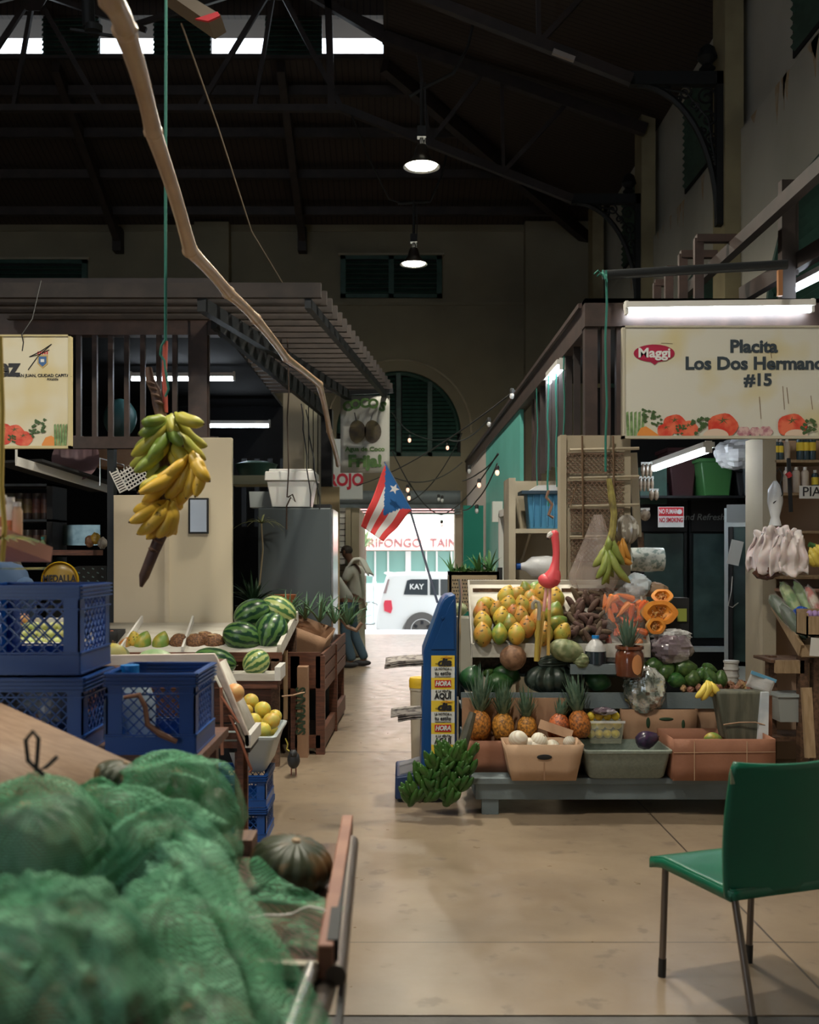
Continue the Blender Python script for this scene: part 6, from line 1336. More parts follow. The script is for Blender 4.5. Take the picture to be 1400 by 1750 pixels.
# bananas on the ginger
def bananas(t, lst, Y, w_, mats, yvar=.03, hl=.2):
    for i, (x0, y0, x1, y1, mi) in enumerate(lst):
        p, q = P(x0, y0, Y+rnd.uniform(-yvar, yvar)*.4), P(x1, y1, Y+rnd.uniform(-yvar, yvar)); d = q-p; ln = d.length; r_ = L(w_/2, Y)
        side = Vector((0, -1, 0)) if i % 2 else Vector((0, -1, .4)); out = (side-d.normalized()*side.dot(d.normalized())).normalized()
        lat = d.normalized().cross(Vector((0, 1, 0))).normalized(); sg = 1 if x1 < x0 else -1
        pts = []; rs = []
        for j in range(12):
            u = j/11; bow = 4*u*(1-u)*ln*.16; pts.append(p+d*u+out*bow*.6+lat*bow*.7*sg)
            rs.append(r_*(.28 if j == 0 else .4 if j == 1 else .75 if j == 2 else 1 if j == 3 else 1.08 if j < 9 else .98 if j == 9 else .74 if j == 10 else .34))
        b = MB().tube(pts, rs, 7); b.tube([pts[-1], pts[-1]+(pts[-1]-pts[-2])*.35], [r_*.22, r_*.14], 5, mi=1)
        b.shift(-wloc(t)); b.build('banana', [mats[mi], 'brownwood'], t, angle=60)
ban_y = mat('banana_yellow', (.66, .40, .035), .45, col2=(.55, .36, .06), scale=9, mixr=(.5, .7)); spots(ban_y, (.10, .05, .015), 30, .68, .74)
ban_g = mat('banana_green', (.16, .24, .03), .45, col2=(.30, .34, .05), scale=7, mixr=(.45, .65)); ban_yg = mat('banana_turning', (.50, .42, .05), .45, col2=(.36, .38, .06), scale=7); ban_l = mat('banana_bright', (.78, .60, .10), .4)
plg = mat('plantain_green', (.022, .085, .012), .4, col2=(.045, .13, .02), scale=6)
t = T('banana_hand', 'small hand of bright yellow bananas on the ginger', 'bananas', P(1212, 1165, 6.42)); bananas(t, [(1210, 1163, 1199, 1196, 0), (1212, 1164, 1206, 1188, 0), (1213, 1164, 1218, 1190, 0), (1216, 1165, 1230, 1186, 0), (1208, 1163, 1189, 1192, 0)], 6.34, 11.5, [ban_l])
MB().tube([P(1210, 1160, 6.42), P(1215, 1165, 6.42)], .016, 6).shift(-wloc(t)).build('stem', 'leaf', t)
t = T('banana_hand', 'yellow bananas on the shelf at the right edge beside the shopping bags', 'bananas', P(1392, 930, 7.3)); bananas(t, [(1385, 935, 1397, 958, 0), (1390, 932, 1412, 955, 0), (1388, 940, 1402, 968, 0), (1392, 930, 1420, 945, 0), (1384, 945, 1394, 968, 0)], 7.3, 13, [ban_l]); MB().tube([P(1383, 930, 7.3), P(1392, 934, 7.3)], .02, 6).shift(-wloc(t)).build('stem', 'leaf', t)
# hanging green plantains in front of the basket panel
t = T('plantain_bunch', 'green plantains hanging on the green rope before the basket panel', 'plantains', P(1036, 905, 6.75))
bananas(t, [(1034, 932, 1014, 968, 0), (1036, 935, 1020, 988, 0), (1034, 938, 1030, 998, 0), (1038, 938, 1048, 985, 0), (1040, 935, 1062, 978, 0), (1042, 935, 1076, 995, 0), (1040, 915, 1032, 950, 0), (1048, 915, 1056, 955, 0), (1048, 920, 1066, 965, 0), (1038, 940, 1040, 996, 0)], 6.75, 13, [mat('plantg', (.20, .26, .05), .4, col2=(.32, .36, .10), scale=8)])
b = MB().tube([P(1041, 818, 6.75), P(1046, 850, 6.75), P(1050, 880, 6.75), P(1047, 910, 6.75), P(1040, 935, 6.75)], [.018, .025, .022, .025, .03], 8); b.shift(-wloc(t)); b.build('stalk', mat('stalkm', (.10, .075, .03), .7, col2=(.35, .30, .08), scale=10), t)
t = T('banana_hand', 'ripe orange-yellow bananas hanging beside the green plantains', 'bananas', P(1070, 915, 6.85)); bananas(t, [(1064, 920, 1068, 962, 0), (1058, 925, 1062, 955, 0), (1066, 920, 1078, 958, 0), (1060, 950, 1080, 963, 0)], 6.85, 10, [mat('banor', (.65, .30, .05), .45)])
t = T('clear_bag', 'long clear plastic sack hanging from the basket panel', 'bag', P(1022, 880, 6.88)); b = MB()
def cb(u, v):
    a = u*2*math.pi; w_ = lerp(.03, .155, min(1, v*1.5))*(1-.5*max(0, v-.72)/.28); k = 1+.25*noise.noise(Vector((math.cos(a)*3, math.sin(a)*3, v*1.2)))
    return Vector((w_*math.cos(a)*k-.02*v+.0, .05*math.sin(a)*k, -v*.6))
b.grid(cb, 40, 18); b.build('sack', mat('pinkplastic', (.66, .55, .52), .12, alpha=.3, spec=1, bump=1, bscale=18), t)
t = T('coiled_bag', 'round bundle of wrinkled clear plastic hanging on the upright board', 'bag', P(1072, 905, 6.9)); MB().ell((0, 0, 0), (.075, .05, .095), nu=40, nv=20, fn=lambda d, a, th: 1+.08*math.sin(a*14)).build('bundle', mat('bundle', (.25, .22, .18), .2, col2=(.6, .58, .52), scale=18, mixr=(.5, .6), spec=1), t)
# flamingo figure and the crook
t = T('flamingo_figure', 'bright pink plastic flamingo on thin yellow legs among the papayas', 'ornament', P(940, 1120, 6.42)); w_ = lambda x, y, dy=0: P(x, y, 6.42+dy)-P(940, 1120, 6.42)
b = MB().tube([w_(948, 915), w_(950, 928), w_(951, 945), w_(950, 960), w_(947, 975), w_(944, 988), w_(938, 994)], [.026, .024, .022, .024, .034, .058, .05], 12); b.ell(w_(936, 993), (.062, .05, .045), (0, .3, 0), 14, 10); b.ell(w_(948, 985), (.04, .04, .065), (0, 0, 0), 12, 8); b.ell(w_(948, 913), (.028, .022, .026), nu=12, nv=8); b.build('body', 'flamingo', t)
MB().tube([w_(944, 912), w_(939, 915), w_(936, 919)], [.020, .018, .008], 8).build('bill', 'white', t); MB().tube([w_(937, 918), w_(936.5, 922)], [.010, .005], 6).build('bill_tip', 'ink', t)
for (a0, a1) in (((934, 1003), (920, 1128)), ((940, 1003), (937, 1120))):
    x = MB(); p0, p1 = w_(*a0), w_(*a1); pts = [p0.lerp(p1, k/6) for k in range(7)]; x.tube(pts[:3], [.011, .011, .011], 6, 0); x.tube(pts[2:], [.011]*5, 6, 1); x.build('leg', ['flamingo_light', mat('legy', (.62, .40, .10), .5)], t)
t = T('walking_cane', 'bamboo cane with a pale crook leaning before the papaya tray', 'cane', P(918, 1130, 6.38)); b = MB(); q = [P(911, 1041, 6.38), P(911, 1032, 6.38), P(915, 1027, 6.38), P(920, 1029, 6.38), P(922, 1038, 6.38)]; q = [x-wloc(t) for x in q]
b.tube(q+[P(921, 1060, 6.38)-wloc(t)], .012, 8); b.build('crook', mat('crook', (.42, .38, .30), .6), t); MB().tube([P(921, 1060, 6.38)-wloc(t), P(918, 1100, 6.38)-wloc(t), P(917, 1130, 6.38)-wloc(t)], [.013, .014, .016], 8).build('shaft', mat('shaft', (.45, .33, .06), .5), t)
# ================================================================== NEWSPAPER RACK, FLAG, BUCKET, PLANTAINS
t = T('newspaper_rack', 'tall blue plastic newspaper rack with a yellow sticker column at the aisle', 'rack', P(740, 1370, 6.5)); t.location.z = 0
Y = 6.46; q = lambda x, y: (P(x, 0, Y).x, max(.02, P(0, y, Y).z))
MB().prism([q(719, 1340), q(722, 1200), q(724, 1114), q(753, 1034), q(758, 1024), q(765, 1018), q(779, 1016), q(781, 1060), q(781, 1340)], Y, Y+.42).build('side_panel', 'rackblue', t, world=True, bevel=.01)
MB().prism([q(737, 1110), q(768, 1035), q(776, 1024), q(777, 1110)], Y-.006, Y).build('raised_moulding', 'rackblue', t, world=True, bevel=.004)
MB().prism([q(676, 1326), q(720, 1320), q(781, 1330), q(783, 1378), q(675, 1370)], Y-.03, Y+.46).build('base', mat('basem', (.012, .035, .11), .4), t, world=True, bevel=.012)
MB().prism([q(683, 1325), q(722, 1313), q(722, 1319), q(684, 1331)], Y+.02, Y+.4).build('base_pad', mat('padm', (.2, .2, .22), .5), t, world=True)
xa, xb = P(737, 0, Y).x, P(777, 0, Y).x
cells = [(1120, 1139, 'y'), (1139, 1158, 'w'), (1158, 1178, 'y'), (1178, 1197, 'w'), (1197, 1216, 'y'), (1216, 1235, 'w'), (1235, 1254, 'y'), (1254, 1272, 'w'), (1272, 1288, 'y')]
for i, (y0, y1, k) in enumerate(cells):
    MB().box(xa, xb, Y-.010, Y-.007, P(0, y1, Y).z, P(0, y0, Y).z).build('sticker', 'sticker_yellow' if k == 'y' else 'sticker_white', t, world=True)
ym = Y-.013
def ink(s_, px, py, size, sx=1., bold=.001, sh=0, m='ink', dy=0): text_mb(s_, size, .0008, bold, sh, sx=sx).xf(face(P(px, 0, Y).x, ym+dy, P(0, py, Y).z)).build('lettering', m, t, world=True)
for y in (1132, 1208): ink('dia', 759, y, .066, 1.15, .003, .25); MB().bar(P(744, y+2, ym), P(748, y+2, ym), .006, .001).build('swoosh', 'ink', t, world=True)
for y in (1125, 1201):
    for a in range(7): MB().bar(P(763+a*1.5-5, y, ym), P(763+(a-3)*3.2, y-4+abs(a-3)*.9, ym), .003, .001).build('sun_ray', mat('rayr', (.6, .12, .02), .5) if a == 0 and y == 1125 else bpy.data.materials['rayr'], t, world=True)
for y in (1144, 1221): ink('LA NOTICIA a', 757, y-1, .0215, .80, .0004); ink('tu estilo', 757, y+6.5, .034, .92, .0008); MB().box(P(743, 0, Y).x, P(771, 0, Y).x, ym, ym+.001, P(0, y+12.6, Y).z, P(0, y+11.8, Y).z).build('underline', 'ink', t, world=True)
for y in (1168, 1244): MB().box(P(743, 0, Y).x, P(771, 0, Y).x, ym, Y-.0105, P(0, y+6, Y).z, P(0, y-6, Y).z).build('red_label', 'red', t, world=True); ink('HORA', 757, y, .040, .85, .002, .2, 'sticker_white', -.002)
for y in (1181, 1257.5): ink('A LA VENTA', 757, y, .0215, .80, .0004); ink('AQUÍ', 757, y+8.5, .050, .85, .002)
MB().lathe([(.0, 0), (.012, .0), (.012, .008), (0, .01)], P(757, 1055, Y-.002), 10, mx=Matrix.Rotation(math.pi/2, 3, 'X')).build('rivet', 'rackblue', t, world=True)
tag(MB().tube([P(784, 1190, 6.6), P(785, 1060, 6.6), P(788, 1015, 6.62), P(786, 990, 6.64)], .012, 6).build('bent_rod', 'chrome'), 'bent shiny strip of clear plastic edging beside the blue rack', 'strip')
def papers(px0, px1, py, Yc, n_, lb, seed):
    t = T('newspaper_pile', lb, 'newspapers', P(px1, py, Yc)); r_ = random.Random(seed)
    for i in range(n_):
        x0 = P(px0+r_.uniform(0, 14), 0, Yc).x; x1 = P(px1+6, 0, Yc).x; z = P(0, py, Yc).z+i*.011
        b = MB().grid(lambda u, v: Vector((lerp(x0, x1, u), Yc+.02+v*.28, z-.02*(1-u)**2+.006*math.sin(v*5+i))), 8, 4); b.shift(-wloc(t))
        b.build('newspaper', mat('news%d' % i, (.40, .36, .33), .8, col2=(.12, .10, .10), scale=18, mixr=(.5, .62)) if ('news%d' % i) not in bpy.data.materials else bpy.data.materials['news%d' % i], t, solid=.007)
papers(655, 720, 1138, 6.5, 4, 'upper pile of newspapers sticking out of the blue rack', 1); papers(667, 720, 1229, 6.5, 4, 'lower pile of newspapers sticking out of the blue rack', 2)
# bucket behind the rack
t = T('bucket', 'cream plastic bucket with a yellow lid behind the blue rack', 'bucket', P(718, 1300, 7.25)); t.location.z = 0; zt = P(0, 1172, 7.25).z; r1 = L(17, 7.25)
MB().lathe([(r1*.82, .0), (r1*.85, .02), (r1, zt-.03), (r1*1.06, zt-.03), (r1*1.06, zt)], n=24).build('bucket_body', mat('bucket', (.50, .44, .34), .5), t); MB().lathe([(r1*1.1, zt-.01), (r1*1.12, zt+.04), (r1*1.02, zt+.06), (.01, zt+.06)], n=24).build('lid', 'yellow', t)
# flag
A_, B2, Cc, D_ = P(659, 793, 6.5), P(704, 872, 6.54), P(617, 900, 6.4), P(656, 926, 6.44)
t = T('flag', 'striped red and white flag with a starred blue triangle', 'flag', P(705, 870, 6.55))
nu, nv = 40, 30; b = MB(); vs = []
for j in range(nv+1):
    for i in range(nu+1):
        u, v = i/nu, j/nv; p = A_.lerp(Cc, u).lerp(B2.lerp(D_, u), v); vs.append(p-wloc(t)+Vector((0, .035*math.sin(u*7+v*4)*u, .006*math.sin(u*9))))
for j in range(nv):
    for i in range(nu):
        u, v = (i+.5)/nu, (j+.5)/nv; mi = 2 if u < .60*(1-abs(2*v-1)) else (0 if int(v*5) % 2 == 0 else 1)
        b.add([], [(j*(nu+1)+i, j*(nu+1)+i+1, (j+1)*(nu+1)+i+1, (j+1)*(nu+1)+i)], mi)
b.v = vs; b.build('cloth', ['flagred', 'flagwhite', 'flagblue'], t, solid=.003)
c = P(674, 836, 6.44); MB().prism([((c.x+(.034 if k % 2 == 0 else .014)*math.sin(k*math.pi/5+.4)), c.z+(.034 if k % 2 == 0 else .014)*math.cos(k*math.pi/5+.4)) for k in range(10)], 6.415, 6.425).build('star', 'flagwhite', t, world=True)
tag(MB().tube([P(657, 789, 6.52), P(700, 868, 6.56), P(748, 1030, 6.6)], [.006, .007, .008], 8).build('flagpole', mat('polem', (.16, .19, .27), .4)), 'thin bluish pole of the striped flag stuck in the blue rack', 'pole')
# green plantain stem on the floor
t = T('plantain_heap', 'large heap of dark green plantains on their stem at the foot of the blue rack', 'plantains', P(750, 1385, 6.1)); t.location.z = 0
r_ = random.Random(5); base = wloc(t); b = MB()
b.tube([P(712, 1366, 6.1), P(750, 1330, 6.1), P(786, 1290, 6.12), P(800, 1245, 6.15), P(808, 1218, 6.18)], [.03, .04, .035, .03, .022], 8); b.shift(-base); b.build('stalk', mat('stalk2', (.10, .09, .06), .6, col2=(.05, .05, .04), scale=8), t)
k = 0
for (cx_, cy_, n_) in ((712, 1362, 9), (722, 1346, 11), (735, 1330, 12), (748, 1316, 12), (762, 1304, 11), (775, 1296, 9), (745, 1358, 11), (762, 1342, 11), (776, 1325, 9), (730, 1366, 8), (788, 1310, 7), (797, 1296, 6), (705, 1376, 5), (765, 1372, 8), (782, 1352, 7), (795, 1328, 6)):
    for j in range(n_):
        a = r_.uniform(-.5, math.pi+.5); p = P(cx_+r_.uniform(-6, 6), cy_+r_.uniform(-5, 5), 6.10); d = Vector((math.cos(a)*.75, -r_.uniform(.25, .9), abs(math.sin(a))*.8+.2)).normalized(); ln = r_.uniform(.085, .115)
        up = Vector((0, 0, 1)); pts = [p+d*ln*u+up*ln*.35*u*u for u in (0, .15, .4, .65, .85, 1.0, 1.06)]; pts = [Vector((x.x, x.y, max(.02, x.z)))-base for x in pts]
        MB().tube(pts, [.012, .020, .0235, .023, .019, .010, .005], 6).build('plantain', plg, t, angle=70); k += 1
# planter box, gourd and cabinet by the turquoise stall
t = T('planter_box', 'tan lattice planter box of low green plants at the aisle', 'planter', P(812, 1040, 8.8)); Y = 8.8
xa, xb = P(768, 0, Y).x, P(853, 0, Y).x; z0, z1 = P(0, 1045, Y).z, P(0, 977, Y).z
MB().box(xa, xb, Y, Y+.3, z1-.03, z1).box(xa, xb, Y, Y+.02, z0, z1).box(xa, xa+.02, Y, Y+.3, z0, z1).box(xb-.02, xb, Y, Y+.3, z0, z1).box(xa, xb, Y+.28, Y+.3, z0, z1).build('box_body', mat('tanp', (.33, .25, .15), .6), t, world=True)
b = MB()
for i in range(17):
    for j in range(9):
        b.cbox((xa+.03+(i+.5*(j % 2))*(xb-xa-.06)/17.5, Y-.002, z0+.02+j*(z1-z0-.06)/9), (.011, .004, .011), (0, math.pi/4, 0))
b.build('lattice_openings', 'dark', t, world=True)
b = MB(); r_ = random.Random(3)
for i in range(60): blade_plant(b, (r_.uniform(xa+.03, xb-.03), Y+r_.uniform(.05, .2), z1-.02), 4, r_.uniform(.05, .12), .014, i, .5, .9)
blade_plant(b, (P(772, 0, Y).x, Y+.1, z1), 7, .2, .014, 71, .4, 1); blade_plant(b, (P(820, 0, Y).x, Y+.1, z1), 10, .22, .02, 72, .4, 1); blade_plant(b, (P(838, 0, Y).x, Y+.1, z1), 10, .22, .02, 73, .4, 1); b.build('plants', mat('mint', (.05, .15, .035), .5), t, world=True)
tag(MB().box(P(783, 0, 8.4).x, P(835, 0, 8.4).x, 8.4, 8.75, 0, P(0, 1057, 8.4).z).build('grey_cabinet', mat('gcab', (.30, .29, .24), .6)), 'pale grey cabinet with a gourd on it beside the blue rack', 'cabinet')
on(pk_pale, 786, 1041, 8.5, 26, 'small grey-green gourd on the pale cabinet behind the papaya tray', (0, 0, 0), (1, 1, 1.2))
MB_ = None
tag(MB().bar(P(853, 985, 8.6), P(853, 870, 8.6), .06, .06).build('dark_post', 'dark') if False else MB().box(P(851, 0, 8.9).x, P(859, 0, 8.9).x, 8.9, 8.96, 0, P(0, 970, 8.9).z).build('dark_post', 'dark'), 'short dark post between the planter and the cream partition', 'post')

# ================================================================== LEFT DISPLAY
t = T('melon_counter', 'tilted white-lined produce counter on brown wooden legs in front of the partition', 'counter', P(350, 1300, 7.9)); t.location.z = 0
Yf, Yb = 7.55, 8.25; zf, zb = P(0, 1118, Yf).z, P(0, 1066, Yb).z; xa = P(170, 0, Yf).x; xb, xb2 = P(478, 0, Yf).x, P(507, 0, Yb).x
MB().add([(xa-.2, Yf, zf), (xb, Yf, zf), (xb2, Yb, zb), (xa-.2, Yb, zb)], [(0, 1, 2, 3)]).build('tray_bottom', 'whitewood', t, world=True, solid=.02)
MB().bar((xb, Yf-.02, zf+.03), (xb2, Yb, zb+.06), .03, .09).build('side_rail', 'whitewood', t, world=True)
for a, a2 in ((206, 243), (312, 330)): MB().bar(P(a, 1112, Yf), P(a2, 1058, Yb), .016, .06).build('divider', 'white', t, world=True)
MB().box(xa-.2, xb+.02, Yf-.03, Yf, zf-.05, zf+.015).build('front_rail', 'redwood', t, world=True)
MB().box(xb-.06, xb, Yf-.03, Yf+.03, 0, zf-.03).build('leg', 'brownwood', t, world=True); MB().box(xb2-.06, xb2, Yb-.05, Yb+.01, 0, zb-.03).build('leg', 'brownwood', t, world=True); MB().box(xb-.0, xb+.03, Yf+.25, Yf+.28, .3, zf+.0).build('leg', 'palewood', t, world=True)
MB().box(xa-.2, xb-.02, Yf+.1, Yf+.13, .35, zf-.06).build('front_board', 'redwood', t, world=True); MB().box(xa, xb-.02, Yf-.02, Yf+.02, P(0, 1192, Yf).z, P(0, 1178, Yf).z).build('cross_rail', 'redwood', t, world=True)
MB().box(xa-.2, xb-.1, Yf+.14, Yf+.16, 0, zf-.1).build('back_board', 'dark', t, world=True)
Ys = 7.2; zs_ = P(0, 1158, Ys).z
t = T('lower_tray', 'shallow white tray below the counter holding two watermelons', 'tray', P(400, 1165, 7.3))
MB().box(P(180, 0, Ys).x, P(478, 0, Ys).x, Ys, 7.5, zs_-.0, zs_+.015).build('tray_bottom', 'whitewood', t, world=True); MB().box(P(180, 0, Ys).x, P(470, 0, Ys).x, Ys-.02, Ys, zs_-.02, zs_+.03).build('front_rail', 'whitewood', t, world=True); MB().box(P(470, 0, Ys).x, P(480, 0, Ys).x, Ys-.02, 7.5, zs_-.02, zs_+.075).build('side_rail', 'white', t, world=True)
MB().box(P(180, 0, Ys).x, P(474, 0, Ys).x, Ys, 7.5, zs_-.075, zs_-.02).build('under_board', 'redwood', t, world=True)
for (px, py, Y, wd, pro, rt, k_, lb) in ((414, 1088, 7.72, 52, wm_d, (.3, .22, .1), 1, 'striped watermelon at the front left of the pile on the counter'), (463, 1079, 7.78, 58, wm_d, (0, -1.0, .9), .88, 'round striped watermelon at the front right of the pile on the counter'), (431, 1049, 8.0, 50, wm_d, (.5, -.4, .3), 1, 'striped watermelon at the back left of the pile'), (476, 1044, 8.1, 50, wm_l, (.4, .5, .1), 1, 'pale watermelon at the back right of the pile'), (367, 1130, 7.35, 46, wm_d, (0, .22, .1), 1.25, 'long watermelon in the lower white tray, left one'), (438, 1132, 7.32, 44, wm_l, (0, -.5, .5), .85, 'small pale watermelon in the lower white tray, right one')):
    s_ = L(wd, Y); pro.place(P(px, py, Y), lb, rt, (s_*k_, s_, s_))
Yq = 7.72
for (px, py, wd, pro, rt, lb) in ((214, 1105, 26, pp, .4, 'orange papaya at the left end of the counter'), (230, 1093, 24, pp, .3, 'orange papaya behind the leftmost one on the counter'), (244, 1098, 31, pg, .3, 'large blotched orange and green papaya leaning on the counter'), (275, 1098, 30, pg, -.25, 'mostly green papaya beside the pineapple bottoms')): on(pro, px, py, Yq, wd, lb, (-.3, rt, px), (1, 1, 1.05))
pin_t = mk('pineapple', 'pineapple', [('body', MB().ell((0, 0, 0), (.5, .55, .5), nu=36, nv=20, fn=lambda d, a, th: 1+.09*abs(math.sin(a*5+th*7))*abs(math.sin(a*5-th*7))), mat('pinbase', (.24, .11, .045), .7, col2=(.09, .04, .02), scale=10, bump=.5, bscale=14)), ('dry_leaves', MB().ell((0, .1, .44), (.3, .3, .08), nu=18, nv=6, fn=lambda d, a, th: 1+.5*math.sin(a*9)), mat('dryl', (.35, .22, .11), .8))])
for i, px in enumerate((306, 334, 351, 367)): on(pin_t, px, 1099+(i == 2)*-4, 7.75+(i == 2)*.1, 31, ['leftmost', 'second', 'third', 'rightmost'][i]+' dark pineapple lying bottom-forward on the counter', (0, 0, i*.6))
t = carton('dark_carton', 'dark slotted carton of brown dates at the left end of the counter', P(172, 0, 7.9).x, P(208, 0, 7.9).x, 7.75, 8.0, P(0, 1106, 7.8).z, P(0, 1078, 7.8).z, 'dark', hole=False)
b = MB(); r_ = random.Random(8)
for i in range(40): b.ell((r_.uniform(-.07, .07), r_.uniform(-.1, .1), .07+r_.uniform(0, .04)), (.016, .012, .012), (0, 0, i), 6, 4)
b.shift(wloc(t)); tag(b.build('dates', mat('dates', (.22, .07, .04), .5)), 'heap of small brown dates in the dark slotted carton', 'dates', kind='stuff')
# nearer sloping tray -------------------------------------------------------
t = T('sloping_tray', 'whitewashed tray of squashes sloping down to the aisle behind the blue crates', 'tray', P(400, 1280, 4.5)); Y = 4.4
q = lambda x, y: (P(x, 0, Y).x, P(0, y, Y).z)
MB().prism([q(170, 1120), q(366, 1117), q(371, 1125), q(426, 1258), q(428, 1276), q(418, 1262), q(361, 1136), q(170, 1138)], Y, Y+.025).build('end_board', mat('wboard', (.66, .58, .52), .55, col2=(.56, .46, .40), scale=5, stretch=(1, 4, 4)), t, world=True, bevel=.003)
p0, p1 = P(362, 1140, Y), P(424, 1275, Y); MB().add([p0, p1, p1+Vector((0, .32, 0)), p0+Vector((0, .32, 0))], [(0, 1, 2, 3)]).build('bottom', 'whitewood', t, world=True, solid=.014)
b = MB()
for i in range(9): y0 = 1150+i*15; xr = min(424, 366+(y0-1142)*.45); b.box(P(358, 0, Y).x, P(xr+3, 0, Y).x, Y+.03, Y+.045, P(0, y0+11, Y).z, P(0, y0, Y).z)
b.build('slats', 'redwood', t, world=True); MB().box(P(424, 0, Y).x-.012, P(424, 0, Y).x+.012, Y, Y+.33, P(0, 1278, Y).z, P(0, 1256, Y).z).build('lip', 'white', t, world=True)
MB().box(-1.9, P(362, 0, Y).x, Y+.02, Y+.4, P(0, 1142, Y).z-.015, P(0, 1142, Y).z).build('deck', 'redwood', t, world=True)
MB().box(P(404, 0, Y).x, P(414, 0, Y).x, Y+.02, Y+.05, 0, P(0, 1240, Y).z).build('leg', 'redwood', t, world=True); MB().box(P(418, 0, Y+.1).x, P(424, 0, Y+.1).x, Y+.08, Y+.11, 0, P(0, 1278, Y).z).build('leg', mat('copperleg', (.42, .17, .10), .5), t, world=True)
MB().box(P(398, 0, Y).x, P(420, 0, Y).x, Y+.05, Y+.08, 0, P(0, 1288, Y).z).build('side_board', 'redwood', t, world=True); MB().box(P(360, 0, Y).x, P(424, 0, Y).x, Y+.05, Y+.33, P(0, 1290, Y).z, P(0, 1282, Y).z).build('lower_deck', 'steel_dark', t, world=True)
MB().box(-1.6, -1.56, Y+.1, Y+.14, 0, P(0, 1145, Y).z).build('leg', 'redwood', t, world=True)
MB().bar(P(378, 1175, Y-.01), P(380, 1290, Y-.01), .012, .012).build('metal_strip', mat('cop2', (.35, .15, .09), .5), t, world=True)
b = MB(); b.tube([P(378, 1190, 4.37), P(395, 1215, 4.36), P(408, 1235, 4.36), P(392, 1222, 4.36), P(405, 1250, 4.36), P(415, 1275, 4.36), P(424, 1300, 4.37), P(430, 1315, 4.38), P(426, 1320, 4.38)], .006, 5)
tag(b.build('rusty_wire', mat('rwire', (.35, .12, .07), .7)), 'twisted reddish wire wrapped on the side of the sloping tray', 'wire')
on(pk_pale, 196, 1124, 4.75, 52, 'round yellow squash in the whitewashed tray beside the crates', (0, 0, 0), (1, 1, 1.2)); bpy.data.objects
ysq = mk('yellow_melon', 'melon', [('rind', MB().ell((0, 0, 0), (.5, .5, .46), nu=22, nv=14), mat('ymel', (.62, .52, .10), .45, col2=(.55, .52, .20), scale=3)), ('stem', MB().tube([(0, 0, .45), (.02, 0, .55)], .03, 6), 'brownwood')])
gsq = mk('green_melon', 'melon', [('rind', MB().ell((0, 0, 0), (.66, .5, .42), nu=24, nv=14), mat('gmel', (.22, .34, .16), .45, col2=(.32, .42, .22), scale=3)), ('stem', MB().tube([(.64, 0, 0), (.72, 0, .03)], .03, 6), 'brownwood')])
on(ysq, 192, 1122, 4.62, 50, 'yellow melon peeping over the whitewashed tray edge', (0, 0, 0)); on(gsq, 266, 1130, 4.62, 50, 'long pale green melon peeping over the whitewashed tray edge', (0, .05, 0)); on(ysq, 226, 1132, 4.7, 26, 'small yellow melon between the two larger melons in the whitewashed tray')
bog = citrus('orange_squash', mat('osq', (.80, .36, .14), .4, col2=(.70, .42, .16), scale=3), 'squash')
on(bog, 401, 1184, 4.52, 34, 'peach orange squash held behind the sloping tray edge')
# tub of grapefruit on blue crates
tub('produce_tub', 'pale grey plastic tub of grapefruit at the aisle', P(385, 0, 5.6).x, P(470, 0, 5.6).x, 5.55, 6.1, P(0, 1322, 5.58).z, P(0, 1257, 5.58).z, 'greytub', taper=.05)
for i, (px, py, wd, Y, lb) in enumerate(((429, 1198, 27, 5.85, 'greenish grapefruit at the top left of the heap in the grey tub'), (449, 1212, 28, 5.8, 'greenish spotted grapefruit at the top of the heap in the grey tub'), (422, 1214, 22, 5.8, 'orange grapefruit half hidden at the left of the heap'), (433, 1232, 28, 5.7, 'greenish grapefruit in the middle left of the heap'), (464, 1232, 30, 5.72, 'orange yellow grapefruit at the right of the heap'), (470, 1224, 24, 5.85, 'yellow grapefruit behind the right one in the heap'), (450, 1247, 27, 5.64, 'lowest yellow grapefruit at the tub rim'), (425, 1246, 26, 5.66, 'grapefruit by the left rim of the tub'), (445, 1236, 26, 5.8, 'grapefruit buried in the centre of the heap'), (465, 1250, 24, 5.85, 'grapefruit low at the right inside of the tub'))):
    on(gf, px, py, Y, wd, lb, (rnd.uniform(0, .6), rnd.uniform(0, .6), i))
crate('blue plastic crate on the floor under the tub of grapefruit, lower one', P(360, 0, 5.6).x, P(456, 0, 5.6).x, 5.56, 5.9, 0, .185, group='crates under the grapefruit'); crate('blue plastic crate directly under the tub of grapefruit, upper one', P(360, 0, 5.6).x, P(456, 0, 5.6).x, 5.56, 5.9, .188, .362, group='crates under the grapefruit')
# pigeon
t = T('pigeon', 'small dark pigeon standing on the floor by the carton', 'pigeon', P(502, 1328, 7.2)); t.location.z = 0
b = MB(); b.ell((0, 0, .115), (.045, .06, .062), (.3, 0, 0), 14, 10); b.ell((0, -.03, .165), (.030, .034, .028), nu=12, nv=8); b.tube([(0, .05, .10), (0, .13, .08)], [.03, .015], 8); b.build('body', mat('pigeonm', (.02, .022, .026), .6), t)
MB().tube([(0, -.06, .165), (0, -.08, .158)], [.007, .002], 6).build('beak', 'dark', t)
for s_ in (-1, 1): MB().tube([(s_*.015, 0, .07), (s_*.017, .005, .01), (s_*.017, -.02, .003)], [.006, .004, .003], 5).build('leg', mat('pleg', (.25, .1, .08), .6) if s_ < 0 else bpy.data.materials['pleg'], t)
tag(MB().tube([P(488, 1262, 7.53), P(492, 1272, 7.53), P(490, 1280, 7.53), P(495, 1284, 7.53)], .005, 5).build('yellow_string', mat('ystr', (.5, .42, .08), .7)), 'loose yellow string hanging by the leg of the counter', 'string')
tag(MB().tube([P(482, 1190, 7.45), P(500, 1188, 7.45), P(520, 1183, 7.8)], .006, 5).build('tan_string', 'card_light'), 'tan string tied from the counter leg to the tall carton', 'string')

